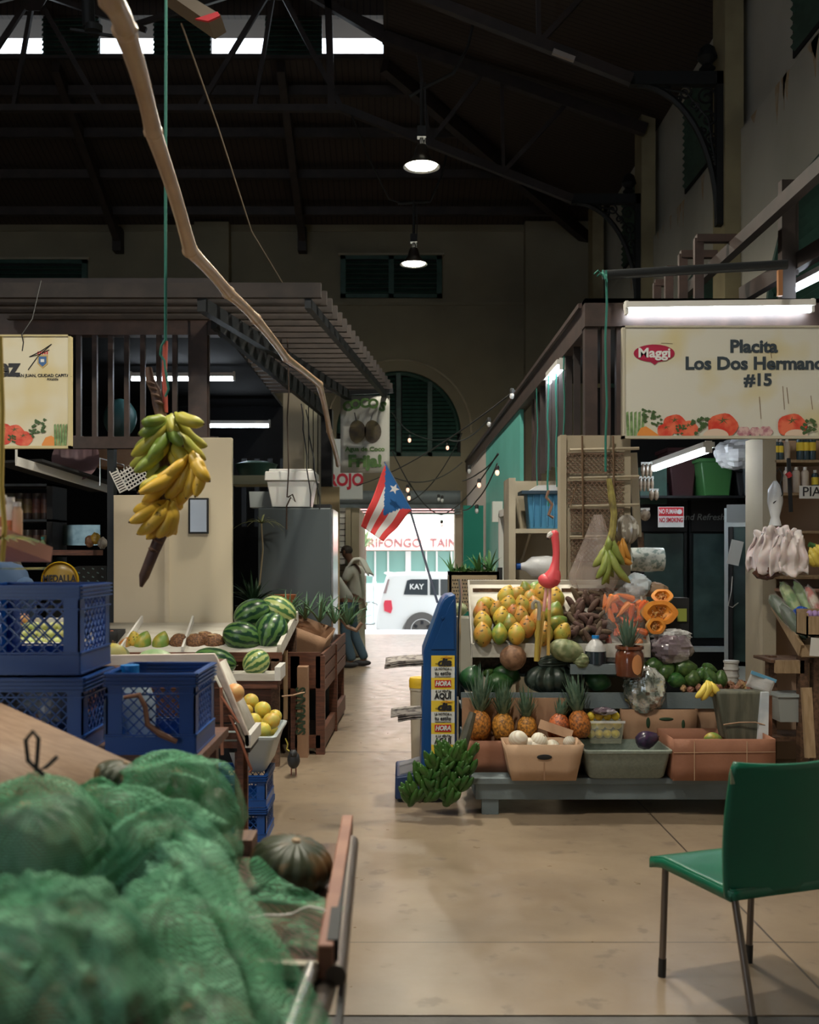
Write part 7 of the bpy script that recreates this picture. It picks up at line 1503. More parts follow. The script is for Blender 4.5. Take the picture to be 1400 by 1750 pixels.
# ================================================================== BLUE CRATES AND SIDE TABLE
Yc = 3.15; zt = P(0, 1290, Yc).z
t = T('side_table', 'dark wooden table under the blue crates', 'table', (-1.2, 3.3, 0)); MB().box(-2.2, P(345, 0, Yc).x, Yc-.0, Yc+.5, zt-.03, zt).build('table_top', 'redwood', t, world=True)
for x, y in ((-2.15, 3.2), (-.68, 3.2), (-2.15, 3.55), (-.68, 3.55)): MB().box(x, x+.05, y, y+.05, 0, zt-.03).build('leg', 'redwood', t, world=True)
crate('blue plastic crate with a clear jug in it, right one of the lower row', P(181, 0, Yc).x, P(334, 0, Yc).x, Yc, Yc+.32, zt, P(0, 1150, Yc).z)
crate('blue plastic crate under the upper one at the left edge', P(-30, 0, Yc).x, P(142, 0, Yc).x, Yc, Yc+.32, zt, P(0, 1158, Yc).z)
crate('upper blue plastic crate standing on the others at the left edge', P(-60, 0, Yc).x, P(136, 0, Yc).x, Yc, Yc+.33, P(0, 1155, Yc).z+.003, P(0, 1000, Yc).z)
t = T('water_jug', 'clear plastic jug with a blue cap standing in the lower right blue crate', 'jug', (P(222, 0, 3.3).x, 3.3, zt+.01))
MB().lathe([(.07, 0), (.082, .015), (.082, .13), (.06, .19), (.025, .215), (.025, .235)], n=22).build('jug_body', mat('jugm', (.5, .62, .70), .2, alpha=.55, spec=.9), t); MB().lathe([(.03, .225), (.03, .25), (.01, .25)], n=14).build('cap', 'blue_light', t)
tag(MB().tube([P(212, 1192, 3.13), P(238, 1188, 3.13), P(248, 1208, 3.13), P(252, 1238, 3.13), P(275, 1255, 3.13), P(302, 1268, 3.13)], [.006, .009, .008, .009, .011, .008], 7).build('dry_stalk', mat('dstalk', (.16, .07, .04), .7)), 'dry brown stalk hooked on the front of the lower right crate', 'stalk')
crumple('white_bag', P(50, 1190, 3.3), (.11, .08, .05), 'crumpled greyish plastic bag in the lower left crate', mat('gb2', (.5, .55, .62), .3), seed=40); crumple('white_bag', P(95, 1200, 3.3), (.06, .08, .06), 'small whitish plastic bag beside the crumpled one in the lower left crate', mat('gb3', (.6, .6, .64), .3), seed=41)
# things seen through the upper crate: bagged guavas and a pink lump
t = T('white_tray', 'white box of greenish fruit seen through the lattice of the upper crate', 'box', P(68, 1106, 4.0)); MB().box(P(28, 0, 4).x, P(112, 0, 4).x, 4.0, 4.2, P(0, 1108, 4).z, P(0, 1100, 4).z).box(P(28, 0, 4).x, P(112, 0, 4).x, 4.2, 4.22, P(0, 1108, 4).z, P(0, 1062, 4).z).build('box_body', 'white', t, world=True)
gv = citrus('guava', mat('guava', (.50, .56, .20), .45, rand=.6), 'guava')
for i in range(15): gv.place(P(38+(i % 5)*15+(i//5)*4, 1097-(i//5)*13, 4.08+.03*(i//5)), 'yellow green guava in the white box behind the upper crate', (i, i, 0), L(16, 4.1), 'guavas in the white box')
on(bog, 40, 1058, 4.15, 22, 'pink round fruit on the guavas behind the upper crate')
# denim jacket over a chair, bottles on a shelf, hanging herb: left edge
t = T('denim_jacket', 'blue denim jacket over a rounded seat back at the left edge', 'jacket', P(10, 1060, 4.6)); b = MB(); b.ell(P(0, 1040, 4.6), (.16, .12, .22), nu=24, nv=16, fn=lambda d, a, th: 1+.10*noise.noise(d*3)); b.ell(P(30, 1045, 4.55), (.07, .08, .16), (0, .3, 0), nu=16, nv=12); b.shift(-wloc(t)); b.build('cloth', 'denim', t)
MB().tube([P(-20, 975, 4.65), P(5, 955, 4.65), P(25, 962, 4.65), P(33, 985, 4.65), P(34, 1060, 4.65)], .03, 8).shift(-wloc(t)).build('seat_back', mat('sback', (.09, .075, .06), .7), t)
t = T('bottle_shelf', 'pinkish wooden bracket shelf at the left edge holding pale bottles', 'shelf', P(15, 950, 3.0)); MB().bar(P(-30, 918, 2.9), P(50, 948, 3.1), .16, .045).build('shelf_board', mat('pinkwood', (.55, .26, .20), .5), t, world=True)
for i, (px, py, h_, lb) in enumerate(((4, 846, 78, 'leftmost pale bottle on the pinkish shelf'), (18, 850, 82, 'middle pale bottle with an orange label on the pinkish shelf'), (29, 858, 78, 'rightmost tan bottle on the pinkish shelf'))):
    t = T('bottle', lb, 'bottle', P(px, py+h_, 3.0), group='pale bottles on the pinkish shelf'); h = L(h_, 3.0); MB().lathe([(.015, 0), (.016, .005), (.016, h*.8), (.011, h*.88), (.011, h*.9)], n=12).build('bottle_body', mat('bb%d' % i, ((.72, .62, .52), (.75, .68, .6), (.62, .40, .26))[i], .35), t); MB().lathe([(.012, h*.9), (.012, h)], n=10).build('cap', 'white', t)
    if i < 2: MB().lathe([(.0165, h*.3), (.0165, h*.52)], n=12, cap=False).build('label', mat('bl%d' % i, (.5, .16, .06), .5, col2=(.1, .14, .05), scale=40), t)
t = T('hanging_herbs', 'bundle of yellow and green herbs hanging on a yellow rope at the left edge', 'herbs', P(4, 960, 2.8)); b = MB()
b.tube([P(0, 575, 2.8), P(4, 700, 2.8), P(2, 830, 2.8), P(8, 900, 2.8), P(4, 960, 2.8)], .007, 6); b.shift(-wloc(t)); b.build('rope', mat('yrope', (.55, .38, .08), .7), t)
b = MB(); blade_plant(b, (0, 0, .06), 60, .13, .004, 55, 1.6, .2, spread=1.0); blade_plant(b, (0, 0, -.02), 50, .12, .004, 56, 1.6, .0, spread=1.0); b.build('leaves', mat('herb', (.09, .13, .04), .6, col2=(.4, .33, .06), scale=30), t)

# ================================================================== HANGING BANANAS
t = T('banana_bunch', 'big bunch of green to golden bananas hanging on a green and red cord', 'bananas', P(283, 700, 4)); b = MB()
b.tube([P(254, 628, 4), P(257, 650, 4), P(266, 668, 4), P(270, 690, 4), P(276, 712, 4), P(283, 760, 4), P(286, 830, 4), P(283, 880, 4), P(275, 915, 4), P(262, 945, 4), P(246, 985, 4), P(241, 1003, 4)], [.012, .018, .020, .022, .022, .026, .028, .026, .024, .022, .020, .006], 10); b.shift(-wloc(t)); b.build('stalk', mat('bstalk', (.07, .035, .03), .6, col2=(.14, .075, .045), scale=12, bump=.4, bscale=14), t)
b = MB()
for px, py in ((258, 655), (262, 664), (267, 676), (272, 688), (270, 925), (262, 940)): b.ell(P(px, py, 3.99), (.022, .02, .008), (0, .4, 0), 8, 5)
b.shift(-wloc(t)); b.build('stalk_scars', mat('scar', (.13, .07, .045), .8), t)
rnd.seed(4)
bananas(t, [(285, 714, 242, 722, 1), (288, 712, 238, 742, 1), (290, 716, 226, 778, 2), (285, 720, 232, 766, 1), (292, 716, 262, 745, 1), (294, 708, 303, 745, 2), (300, 706, 348, 724, 2), (302, 712, 352, 762, 2), (300, 716, 326, 758, 2), (298, 715, 312, 762, 1), (305, 735, 350, 785, 2), (292, 712, 290, 758, 1), (288, 720, 250, 790, 1), (286, 745, 224, 795, 2), (290, 748, 240, 800, 2), (284, 752, 230, 806, 1), (294, 750, 262, 792, 0), (300, 752, 324, 792, 2), (302, 760, 272, 812, 1), (290, 768, 252, 815, 1), (296, 765, 310, 800, 2), (292, 790, 262, 822, 1)], 4.0, 21, [ban_y, ban_g, ban_yg], .11)
bananas(t, [(322, 778, 258, 828, 0), (316, 784, 238, 842, 0), (308, 790, 246, 856, 0), (322, 784, 298, 842, 0), (330, 782, 318, 850, 0), (336, 784, 334, 848, 0), (334, 778, 358, 822, 0), (330, 772, 350, 802, 0), (318, 790, 306, 862, 0), (312, 800, 284, 850, 0), (286, 852, 222, 892, 0), (288, 856, 236, 912, 0), (290, 858, 252, 920, 0), (292, 858, 270, 918, 0), (295, 857, 285, 916, 0), (298, 856, 300, 912, 0), (284, 850, 230, 872, 0), (300, 835, 310, 868, 0), (280, 810, 240, 835, 2), (276, 830, 244, 862, 0)], 3.96, 21, [ban_y, ban_g, ban_yg], .10)
b = MB(); b.tube([P(284, -60, 4), P(283, 300, 4), P(283, 590, 4)], .006, 6); 
tag(b.build('rope', 'rope'), 'long green cord from the roof holding the banana bunch', 'rope')
b = MB(); b.tube([P(283, 583, 4), P(281, 640, 4), P(283, 705, 4)], .010, 6); tag(b.build('rope', mat('redcord', (.55, .10, .07), .7)), 'short red cord tying the banana bunch', 'rope')
b = MB(); b.tube([P(283, 580, 3.99), P(276, 592, 3.98), P(274, 606, 3.98), P(281, 616, 3.98), P(284, 640, 3.98), P(288, 665, 3.98), P(283, 678, 3.98)], .005, 5); tag(b.build('rope', 'rope'), 'loose green loop knotted above the red cord', 'rope')
# ================================================================== FOREGROUND CART AND NETTED PUMPKINS
t = T('pushcart', 'old wooden and steel pushcart carrying the netted pumpkins', 'cart', (-.6, 1.9, 0))
MB().box(-1.6, -.15, 1.72, 2.72, .77, .80).build('deck', 'brownwood', t, world=True, bevel=.004)
MB().bar(P(594, 1412, 2.66), P(556, 1645, 1.78), .028, .06).build('inner_rail', mat('rail_in', (.36, .17, .11), .5, col2=(.28, .12, .08), scale=8), t, world=True, bevel=.003)
MB().tube([P(600, 1440, 2.55), P(574, 1668, 1.78)], .019, 12).build('outer_tube', 'tubesteel', t, world=True)
MB().bar(P(592, 1435, 2.58), P(568, 1640, 1.80), .02, .07).build('rail_cheek', 'steel_dark', t, world=True)
MB().bar(P(425, 1654, 1.78), P(542, 1660, 1.78), .02, .028).build('cross_bar', mat('crossb', (.45, .40, .30), .5), t, world=True)
MB().bar(P(425, 1672, 1.79), P(548, 1676, 1.79), .01, .03).build('bolt_plate', 'dark', t, world=True)
MB().tube([P(532, 1655, 1.76), P(478, 1800, 1.45)], .013, 10).build('handle_tube', 'chrome', t, world=True); MB().tube([P(556, 1690, 1.8), P(520, 1800, 1.5)], .02, 10).build('handle_tube', 'tubesteel', t, world=True)
MB().bar(P(575, 1800, 1.6), P(588, 1660, 1.95), .01, .05).build('end_plate', 'steel_dark', t, world=True); MB().box(-1.5, -.16, 1.8, 2.6, .55, .57).build('lower_deck', 'steel_dark', t, world=True)
for x, y in ((-1.5, 1.8), (-.2, 1.8), (-1.5, 2.6), (-.2, 2.6)): MB().tube([(x, y, .0), (x, y, .78)], .018, 8).build('leg', 'tubesteel', t, world=True)
MB().tube([P(505, 1661, 1.765), P(509, 1661, 1.765)], .006, 8).build('bolt', 'dark', t, world=True)
tag(MB().box(P(404, 0, 2.7).x, P(440, 0, 2.7).x, 2.6, 2.7, .80, .84).build('wood_block', 'brownwood'), 'reddish wood block on the cart beside the pumpkin', 'block')
t = T('plywood_sheet', 'large tilted brown plywood sheet behind the netted pumpkins', 'board', P(0, 1300, 2.4))
a, b_, c, d = P(-120, 1150, 2.95), P(236, 1312, 2.62), P(236, 1420, 2.15), P(-160, 1330, 1.95)
MB().add([a, b_, c, d], [(0, 3, 2, 1)]).build('board', 'plywood', t, world=True, solid=.012)
# pumpkins on and in the netting
def pum(px, py, Y, wd, label, rot=(0, 0, 0), pro=pk_mot): on(pro, px, py, Y, wd, label, rot)
pum(498, 1478, 2.35, 146, 'whole ribbed pumpkin lying bare on the right of the cart', (.25, .1, .5))
# netting: cloth blobs wrapped round the pumpkins, gathered to a knot
net = bpy.data.materials.new('green_net'); net.use_nodes = True; n = net.node_tree.nodes; l = net.node_tree.links; bs = n['Principled BSDF']
bs.inputs['Roughness'].default_value = .75; bs.inputs['Specular IOR Level'].default_value = .25
tc = n.new('ShaderNodeTexCoord'); nz = n.new('ShaderNodeTexNoise'); nz.inputs['Scale'].default_value = 5; nz.inputs['Detail'].default_value = 4; l.new(tc.outputs['Object'], nz.inputs[0])
cr_ = n.new('ShaderNodeValToRGB'); cr_.color_ramp.elements[0].color = (.06, .29, .13, 1); cr_.color_ramp.elements[0].position = .35; cr_.color_ramp.elements[1].color = (.28, .60, .38, 1); cr_.color_ramp.elements[1].position = .65; l.new(nz.outputs['Fac'], cr_.inputs[0]); l.new(cr_.outputs[0], bs.inputs['Base Color'])
def wv(dirn):
    x = n.new('ShaderNodeTexWave'); x.bands_direction = dirn; x.inputs['Scale'].default_value = 62; x.inputs['Distortion'].default_value = 3.5; x.inputs['Detail Scale'].default_value = .35; l.new(tc.outputs['Object'], x.inputs[0]); return x.outputs['Fac']
mxx = n.new('ShaderNodeMath'); mxx.operation = 'MAXIMUM'; l.new(wv('Z'), mxx.inputs[0]); l.new(wv('DIAGONAL'), mxx.inputs[1])
al = n.new('ShaderNodeMapRange'); al.inputs[1].default_value = .35; al.inputs[2].default_value = .95; al.inputs[3].default_value = .12; al.inputs[4].default_value = .72; l.new(mxx.outputs[0], al.inputs[0]); l.new(al.outputs[0], bs.inputs['Alpha'])
bp = n.new('ShaderNodeBump'); bp.inputs['Strength'].default_value = .35; bp.inputs['Distance'].default_value = .004; l.new(mxx.outputs[0], bp.inputs['Height']); l.new(bp.outputs[0], bs.inputs['Normal'])
def net_sack(label, balls, knot=None, seed=0, nu=90, nv=60, fold=.012, kk=55, tail=None, tie=None):
    """balls: (x, y, z, r) in metres; the net is their softened hull with folds running to the knot"""
    cs = [(Vector(b_[:3]), b_[3]) for b_ in balls]; ctr = sum((c for c, r in cs), Vector())/len(cs); t = T('netted_sack', label, 'sack', ctr)
    if knot: kn = Vector(knot); kd = (kn-ctr).normalized()
    else: kd = Vector((0, 0, 1)); kn = None
    ax = kd; u0 = ax.orthogonal().normalized(); v0 = ax.cross(u0); so = Vector((seed*2.3, seed*.7, seed))
    b = MB(); vs = []
    for i in range(nv+1):
        th = math.pi*i/nv
        for j in range(nu):
            a = 2*math.pi*j/nu; d = ax*math.cos(th)+(u0*math.cos(a)+v0*math.sin(a))*math.sin(th)
            hs = [c.dot(d)+r for c, r in cs]; hm = max(hs); ws = [math.exp((h-hm)*kk) for h in hs]; sw = sum(ws)
            p = sum((( c+d*r)*w_ for (c, r), w_ in zip(cs, ws)), Vector())/sw
            e = (1-abs(noise.noise(Vector((a*2.2, th*.8, 0))*1.0+so))*2.2)
            f_ = fold*(max(0, e)**2)*math.sin(th)**.5+fold*1.1*noise.noise(p*9+so)+fold*.8*(.4-abs(noise.noise(p*17+so)))+fold*.3*noise.noise(p*40+so)
            p = p+d*f_
            if kn is not None and th < .5:
                q = 1-th/.5; p = p.lerp(kn+(u0*math.cos(a)+v0*math.sin(a))*.012*(1+.4*math.sin(a*6)), q**1.4)
            p.z = max(p.z, .806+.004*noise.noise(p*20)); vs.append(p-ctr)
    b.v = vs; b.f = [(i*nu+j, (i+1)*nu+j, (i+1)*nu+(j+1) % nu, i*nu+(j+1) % nu) for i in range(nv) for j in range(nu)]; b.mi = [0]*len(b.f)
    b.build('net', net, t, angle=80)
    if tie: MB().tube([Vector(p)-ctr for p in tie], .004, 6).build('tie', 'dark', t)
    return t
def drape(t_or_label, ctrl, w0, w1, seed, parent=None, nu=40, nv=26, amp=.016, drawstring=False):
    """hanging or flung length of net following a path of points, ridged along its length"""
    t = T('loose_netting', t_or_label, 'net', ctrl[0]) if parent is None else parent; o = wloc(t); b = MB(); pts = [Vector(c) for c in ctrl]
    def at(u):
        f_ = u*(len(pts)-1); i = min(int(f_), len(pts)-2); k = f_-i; return pts[i].lerp(pts[i+1], k*k*(3-2*k)*.4+k*.6)
    def fn(u, v):
        p = at(u); tn = (at(min(1, u+.03))-at(max(0, u-.03))).normalized(); sd = tn.cross(Vector((0, -.85, .5))).normalized(); nr = sd.cross(tn); w_ = lerp(w0, w1, u)*(1+.15*noise.noise(Vector((u*3, seed, 0))))
        x = (v-.5); return p-o+sd*x*w_+nr*(-(x*x)*w_*.9+amp*.55*math.sin(v*13+seed+5*noise.noise(Vector((u*2.5, v*1.5, seed))))+amp*1.5*noise.noise(Vector((u*5, v*3.5, seed)))+amp*.5*noise.noise(Vector((u*14, v*11, seed))))
    b.grid(fn, nu, nv); ob = b.build('net_fold', net, t, angle=80)
    if drawstring: MB().tube([fn(u, .5+.25*math.sin(u*5))+Vector((0, -.012, .008)) for u in [i/12 for i in range(13)]], .0028, 5).build('drawstring', 'white', t)
    return t
def ball(px, py, Y, rpx): p = P(px, py, Y); return (p.x, p.y, p.z, L(rpx, Y))
inside = []
def sack(label, bl, plabels, knot=None, **k):
    for (b_, pl) in zip(bl, plabels):
        s_ = b_[3]*2*.95; pk_mot.place(b_[:3], pl, (rnd.uniform(-.4, .4), rnd.uniform(-.4, .4), rnd.uniform(0, 6)), (s_, s_, s_*1.15))
    return net_sack(label, bl, knot, **k)
sack('green net sack of pumpkins in the near bottom left corner', [ball(-10, 1690, 1.25, 170), ball(120, 1640, 1.32, 130), ball(150, 1740, 1.2, 110)], ['pumpkin in the nearest net sack at the very left', 'pumpkin showing tan through the nearest net sack', 'lowest pumpkin in the nearest net sack'], seed=1, fold=.022, kk=30)
sack('dull green net sack at the left edge with a black tie', [ball(60, 1440, 1.9, 112), ball(150, 1470, 1.95, 80), ball(-40, 1450, 1.9, 90)], ['brown shadowed pumpkin in the net sack with the black tie', 'small pumpkin at the right of the sack with the black tie', 'pumpkin cut by the left edge in the sack with the black tie'], knot=P(62, 1322, 1.9), seed=2, tie=[P(75, 1325, 1.88), P(48, 1300, 1.88), P(44, 1265, 1.88), P(56, 1250, 1.88), P(66, 1262, 1.88), P(62, 1318, 1.88), P(80, 1310, 1.88), P(98, 1293, 1.88)])
sack('green net sack at the back right of the heap beneath the crates', [ball(285, 1375, 2.3, 92), ball(345, 1400, 2.3, 68), ball(350, 1460, 2.25, 62)], ['pumpkin in the back right net sack', 'pumpkin at the right end of the back net sack', 'lower pumpkin of the back right net sack'], seed=3, knot=P(345, 1295, 2.3))
sack('green net sack in the middle of the heap', [ball(255, 1455, 2.0, 92), ball(330, 1500, 1.95, 70), ball(180, 1400, 2.05, 62)], ['pumpkin in the middle net sack', 'reddish pumpkin at the right of the middle net sack', 'pumpkin at the left of the middle net sack'], seed=4, kk=60, fold=.016)
sack('green net sack drooping low at the front of the cart', [ball(300, 1620, 1.7, 118), ball(370, 1690, 1.62, 92), ball(250, 1740, 1.5, 120), ball(340, 1790, 1.45, 110)], ['pumpkin in the drooping front net sack', 'pumpkin low at the right of the front net sack', 'big pumpkin at the bottom of the front net sack', 'pumpkin cut by the bottom edge in the front net sack'], seed=5, kk=45, fold=.022)
pum(205, 1330, 2.3, 90, 'tan pumpkin showing bare between the green nets', (.3, .2, 1))
drape('flung end of green net with a white drawstring beside the bare pumpkin', [P(385, 1500, 2.1), P(430, 1540, 2.05), P(490, 1565, 2.0), P(560, 1590, 1.95)], .16, .11, 3, drawstring=True)
drape('long fold of green net running down the front of the heap', [P(270, 1440, 1.86), P(330, 1480, 1.72), P(380, 1580, 1.6), P(430, 1680, 1.5), P(480, 1790, 1.42)], .10, .15, 8)
drape('second fold of green net bunched over the middle sack', [P(150, 1500, 1.84), P(230, 1420, 1.86), P(300, 1400, 1.88), P(360, 1440, 1.86)], .08, .10, 12)
drape('fold of green net across the near sack', [P(-20, 1560, 1.14), P(80, 1590, 1.1), P(170, 1640, 1.1), P(235, 1740, 1.08)], .10, .12, 15)
drape('fold of green net over the back right sack', [P(210, 1345, 2.14), P(290, 1310, 2.12), P(360, 1330, 2.14), P(390, 1420, 2.16)], .09, .10, 18)

# ================================================================== CHAIR
t = T('plastic_chair', 'green plastic chair on thin metal legs seen from behind at the lower right', 'chair', (1.235, 3.66, 0), (0, 0, math.radians(19.8)))
W = .215; g = []
def seatf(u, v):
    x = (u-.5)*2*W*1.03; y = -.22+v*.47; dish = -.018*math.cos((u-.5)*math.pi)*math.sin(min(1, v*1.1)*math.pi)
    return Vector((x, y, .452+dish-(.02*(v-.85)/.15 if v > .85 else 0)))
MB().grid(seatf, 18, 18).build('seat', 'chairgreen', t, solid=.012)
sk = MB(); 
for u in (0, 1): sk.grid(lambda a, v, u=u: seatf(u, a)+Vector((0, 0, -.034*v)), 12, 2)
sk.grid(lambda a, v: seatf(a, 1)+Vector((0, 0, -.034*v)), 12, 2); sk.grid(lambda a, v: seatf(a, 0)+Vector((0, 0, -.03*v)), 12, 2); sk.build('seat_skirt', 'chairgreen', t, solid=.008)
def backf(u, v):
    x = (u-.5)*2; wd = W*(1.07+.07*v+.05*math.sin(v*math.pi)); cv = .045*(1-x*x); top = .447*v+(.012*x*x if v > .9 else 0)
    if v > .92: wd *= 1-.04*((v-.92)/.08)**2
    return Vector((x*wd, -.215-cv*(.5+.5*v)-.055*v**1.5+.02, .428+top+.0*x))
MB().grid(backf, 22, 22).build('backrest', 'chairgreen', t, solid=.014)
for sx, y0, y1, sp in ((-1, .19, .21, 0), (1, .19, .21, 0), (-1, -.2, -.29, .0), (1, -.2, -.29, .0)):
    p0 = (sx*(W-.02), y0, .43); p1 = (sx*(W-.02+.0), y1, .07); p2 = (sx*(W-.02), y1+(y1-y0)*.19, .0); MB().tube([p0, p1], .0125, 12).build('leg', 'tubesteel', t)
    MB().tube([p1, p2], .0145, 12).build('leg_cap', 'rubber', t)
MB().bar((-W+.02, -.2, .43), (W-.02, -.2, .43), .018, .018).build('frame_bar', 'tubesteel', t)
MB().box(-.008, .008, -.002, .002, 0, .05).xf(Matrix.Translation((-W*1.12, -.25, .815))).build('scuff', mat('scuff', (.25, .28, .18), .7), t)

# ================================================================== PEOPLE
def skin_body(name, nodes, edges, mats, parent, sub=2, root=0):
    me = bpy.data.meshes.new(name); me.from_pydata([n_[0] for n_ in nodes], edges, []); me.materials.append(M[mats] if isinstance(mats, str) else mats)
    o = bpy.data.objects.new(name, me); C.objects.link(o); o.parent = parent
    md = o.modifiers.new('skin', 'SKIN'); md.use_smooth_shade = True
    if not me.skin_vertices: me.attributes
    bpy.context.view_layer.objects.active = o
    if not me.skin_vertices:
        import bmesh
        bm = bmesh.new(); bm.from_mesh(me); bm.verts.layers.skin.verify(); bm.to_mesh(me); bm.free()
    for i, n_ in enumerate(nodes):
        r_ = n_[1]; me.skin_vertices[0].data[i].radius = r_ if isinstance(r_, tuple) else (r_, r_); me.skin_vertices[0].data[i].use_root = (i == root)
    s2 = o.modifiers.new('sub', 'SUBSURF'); s2.levels = s2.render_levels = sub; return o
def person(label, loc, rz, lean, headfwd, arm_l, arm_r, leg_l, leg_r, top, bottom, group=None):
    """local frame: x right, y the way the person faces, z up; feet at z 0"""
    t = T('person', label, 'person', loc, (0, 0, rz)); hip = Vector((0, 0, .90)); tilt = lambda z, y=0: Vector((0, math.sin(lean)*z+y, .90+math.cos(lean)*z))
    ch, nk, hd = tilt(.34), tilt(.52), tilt(.56)+Vector((0, headfwd*.5, .03)); hc = hd+Vector((0, headfwd, .09))
    N_ = [(hip, (.13, .10)), (tilt(.18), (.12, .095)), (ch, (.145, .105)), (nk, .055), (hd, .05), (hc-Vector((0, .01, .02)), (.072, .082)), (hc+Vector((0, 0, .045)), (.068, .078))]
    E = [(0, 1), (1, 2), (2, 3), (3, 4), (4, 5), (5, 6)]
    def chain(start, pts):
        pr = start
        for p, r_ in pts: N_.append((Vector(p), r_)); E.append((pr, len(N_)-1)); pr = len(N_)-1
        return pr
    for sx, arm in ((-1, arm_l), (1, arm_r)):
        sh = ch+Vector((sx*.19, 0, .09)); el, wr = Vector(arm[0]), Vector(arm[1]); last = chain(2, [(sh, .06), (sh.lerp(el, .5), .046), (el, .038), (el.lerp(wr, .5), .036), (wr, .026)])
        hdir = (wr-el).normalized(); pal = wr+hdir*.05; chain(last, [(pal, (.036, .016))]); pi_ = len(N_)-1; lat = hdir.cross(Vector((0, 0, 1))).normalized()
        for k in range(4): 
            q = pal+lat*(k-1.5)*.017; chain(pi_, [(q+hdir*.035, .009), (q+hdir*(.062+.008*(k in (1, 2)))+Vector((0, 0, -.012)), .008), (q+hdir*(.078+.008*(k in (1, 2)))+Vector((0, 0, -.03)), .007)])
        chain(last, [(wr+hdir*.03-lat*.035, .011), (wr+hdir*.06-lat*.05, .009)])
    for sx, lg in ((-1, leg_l), (1, leg_r)):
        kn, an = Vector(lg[0]), Vector(lg[1]); hp = Vector((sx*.09, 0, .84)); chain(0, [(hp, .088), (hp.lerp(kn, .5), .075), (kn, .056), (kn.lerp(an, .4), .05), (an+Vector((0, 0, .02)), .035), (an+Vector((0, .10, -.035)), .03)])
    skin_body('body', N_, E, 'skin', t, 2)
    # face, ears, hair
    f = MB(); f.ell(hc+Vector((0, .078, .01)), (.014, .02, .02), nu=8, nv=6); f.build('nose', 'skin', t)
    for sx in (-1, 1): MB().ell(hc+Vector((sx*.075, 0, .01)), (.012, .02, .032), nu=8, nv=6).build('ear', 'skin', t); MB().ell(hc+Vector((sx*.03, .073, .03)), (.011, .006, .007), nu=8, nv=6).build('eye', 'sticker_white', t)
    MB().ell(hc+Vector((0, .074, -.03)), (.026, .008, .007), nu=8, nv=6).build('mouth', mat('mouthm', (.10, .03, .025), .5) if 'mouthm' not in bpy.data.materials else bpy.data.materials['mouthm'], t)
    MB().ell(hc+Vector((0, -.012, .035)), (.079, .088, .075), nu=18, nv=12).build('hair', mat('hairm', (.03, .018, .014), .6) if 'hairm' not in bpy.data.materials else bpy.data.materials['hairm'], t)
    # shirt and trousers as clothes over the body
    S_ = [(tilt(-.06), (.155, .125)), (tilt(.18), (.145, .12)), (ch, (.17, .13)), (tilt(.47), .085)]; SE = [(0, 1), (1, 2), (2, 3)]
    for sx, arm in ((-1, arm_l), (1, arm_r)):
        sh = ch+Vector((sx*.19, 0, .09)); el = Vector(arm[0]); i = len(S_); S_ += [(sh, .078), (sh.lerp(el, .62), .064)]; SE += [(2, i), (i, i+1)]
    skin_body('shirt', S_, SE, top, t, 2)
    Tn = [(Vector((0, 0, .92)), (.145, .115))]; TE = []
    for sx, lg in ((-1, leg_l), (1, leg_r)):
        kn, an = Vector(lg[0]), Vector(lg[1]); hp = Vector((sx*.09, 0, .82)); i = len(Tn); Tn += [(hp, .102), (hp.lerp(kn, .5), .09), (kn, .074), (kn.lerp(an, .6), .07), (an+Vector((0, 0, .01)), .066)]; TE += [(0, i), (i, i+1), (i+1, i+2), (i+2, i+3), (i+3, i+4)]
    skin_body('trousers', Tn, TE, bottom, t, 2)
    for lg in (leg_l, leg_r):
        an = Vector(lg[1]); MB().ell(an+Vector((0, .05, -.035)), (.048, .135, .045), nu=14, nv=8).build('shoe', 'shoe' if bottom == 'jeans' else 'white', t)
    return t
pa = P(612, 1131, 14.7); 
t1 = person('person in a white shirt with a pale towel over one shoulder, head bowed', (pa.x, 14.7, 0), math.radians(72), .17, .06, ((-.24, .16, 1.06), (-.12, .38, 1.02)), ((.25, .12, 1.06), (.12, .36, 1.05)), ((-.10, .02, .45), (-.10, -.05, .08)), ((.09, .0, .45), (.10, -.02, .08)), 'shirt', 'khaki')
b = MB()
b.grid(lambda u, v: Vector((-.20-.03*math.sin(v*9)+.02*u, lerp(.10, -.24, v)+.04*math.sin(u*3), 1.43+.04*math.sin(v*math.pi)-.42*max(0, abs(v-.45)-.12)-.05*u*0)) + Vector((u*.20, 0, .03*math.sin(u*math.pi))), 14, 22); b.build('towel', mat('towel', (.55, .55, .50), .95, bump=.4, bscale=10), t1, solid=.02)
pb_ = P(600, 1138, 14.1)
t2 = person('person in blue jeans and a grey shirt bending behind the tall fridge', (pb_.x-.03, 14.1, 0), math.radians(88), .72, .04, ((-.24, .42, 1.06), (-.15, .62, .98)), ((.24, .42, 1.06), (.14, .62, 1.0)), ((-.11, .04, .45), (-.11, -.06, .08)), ((.12, -.06, .46), (.11, -.22, .08)), 'shirt_grey', 'jeans')

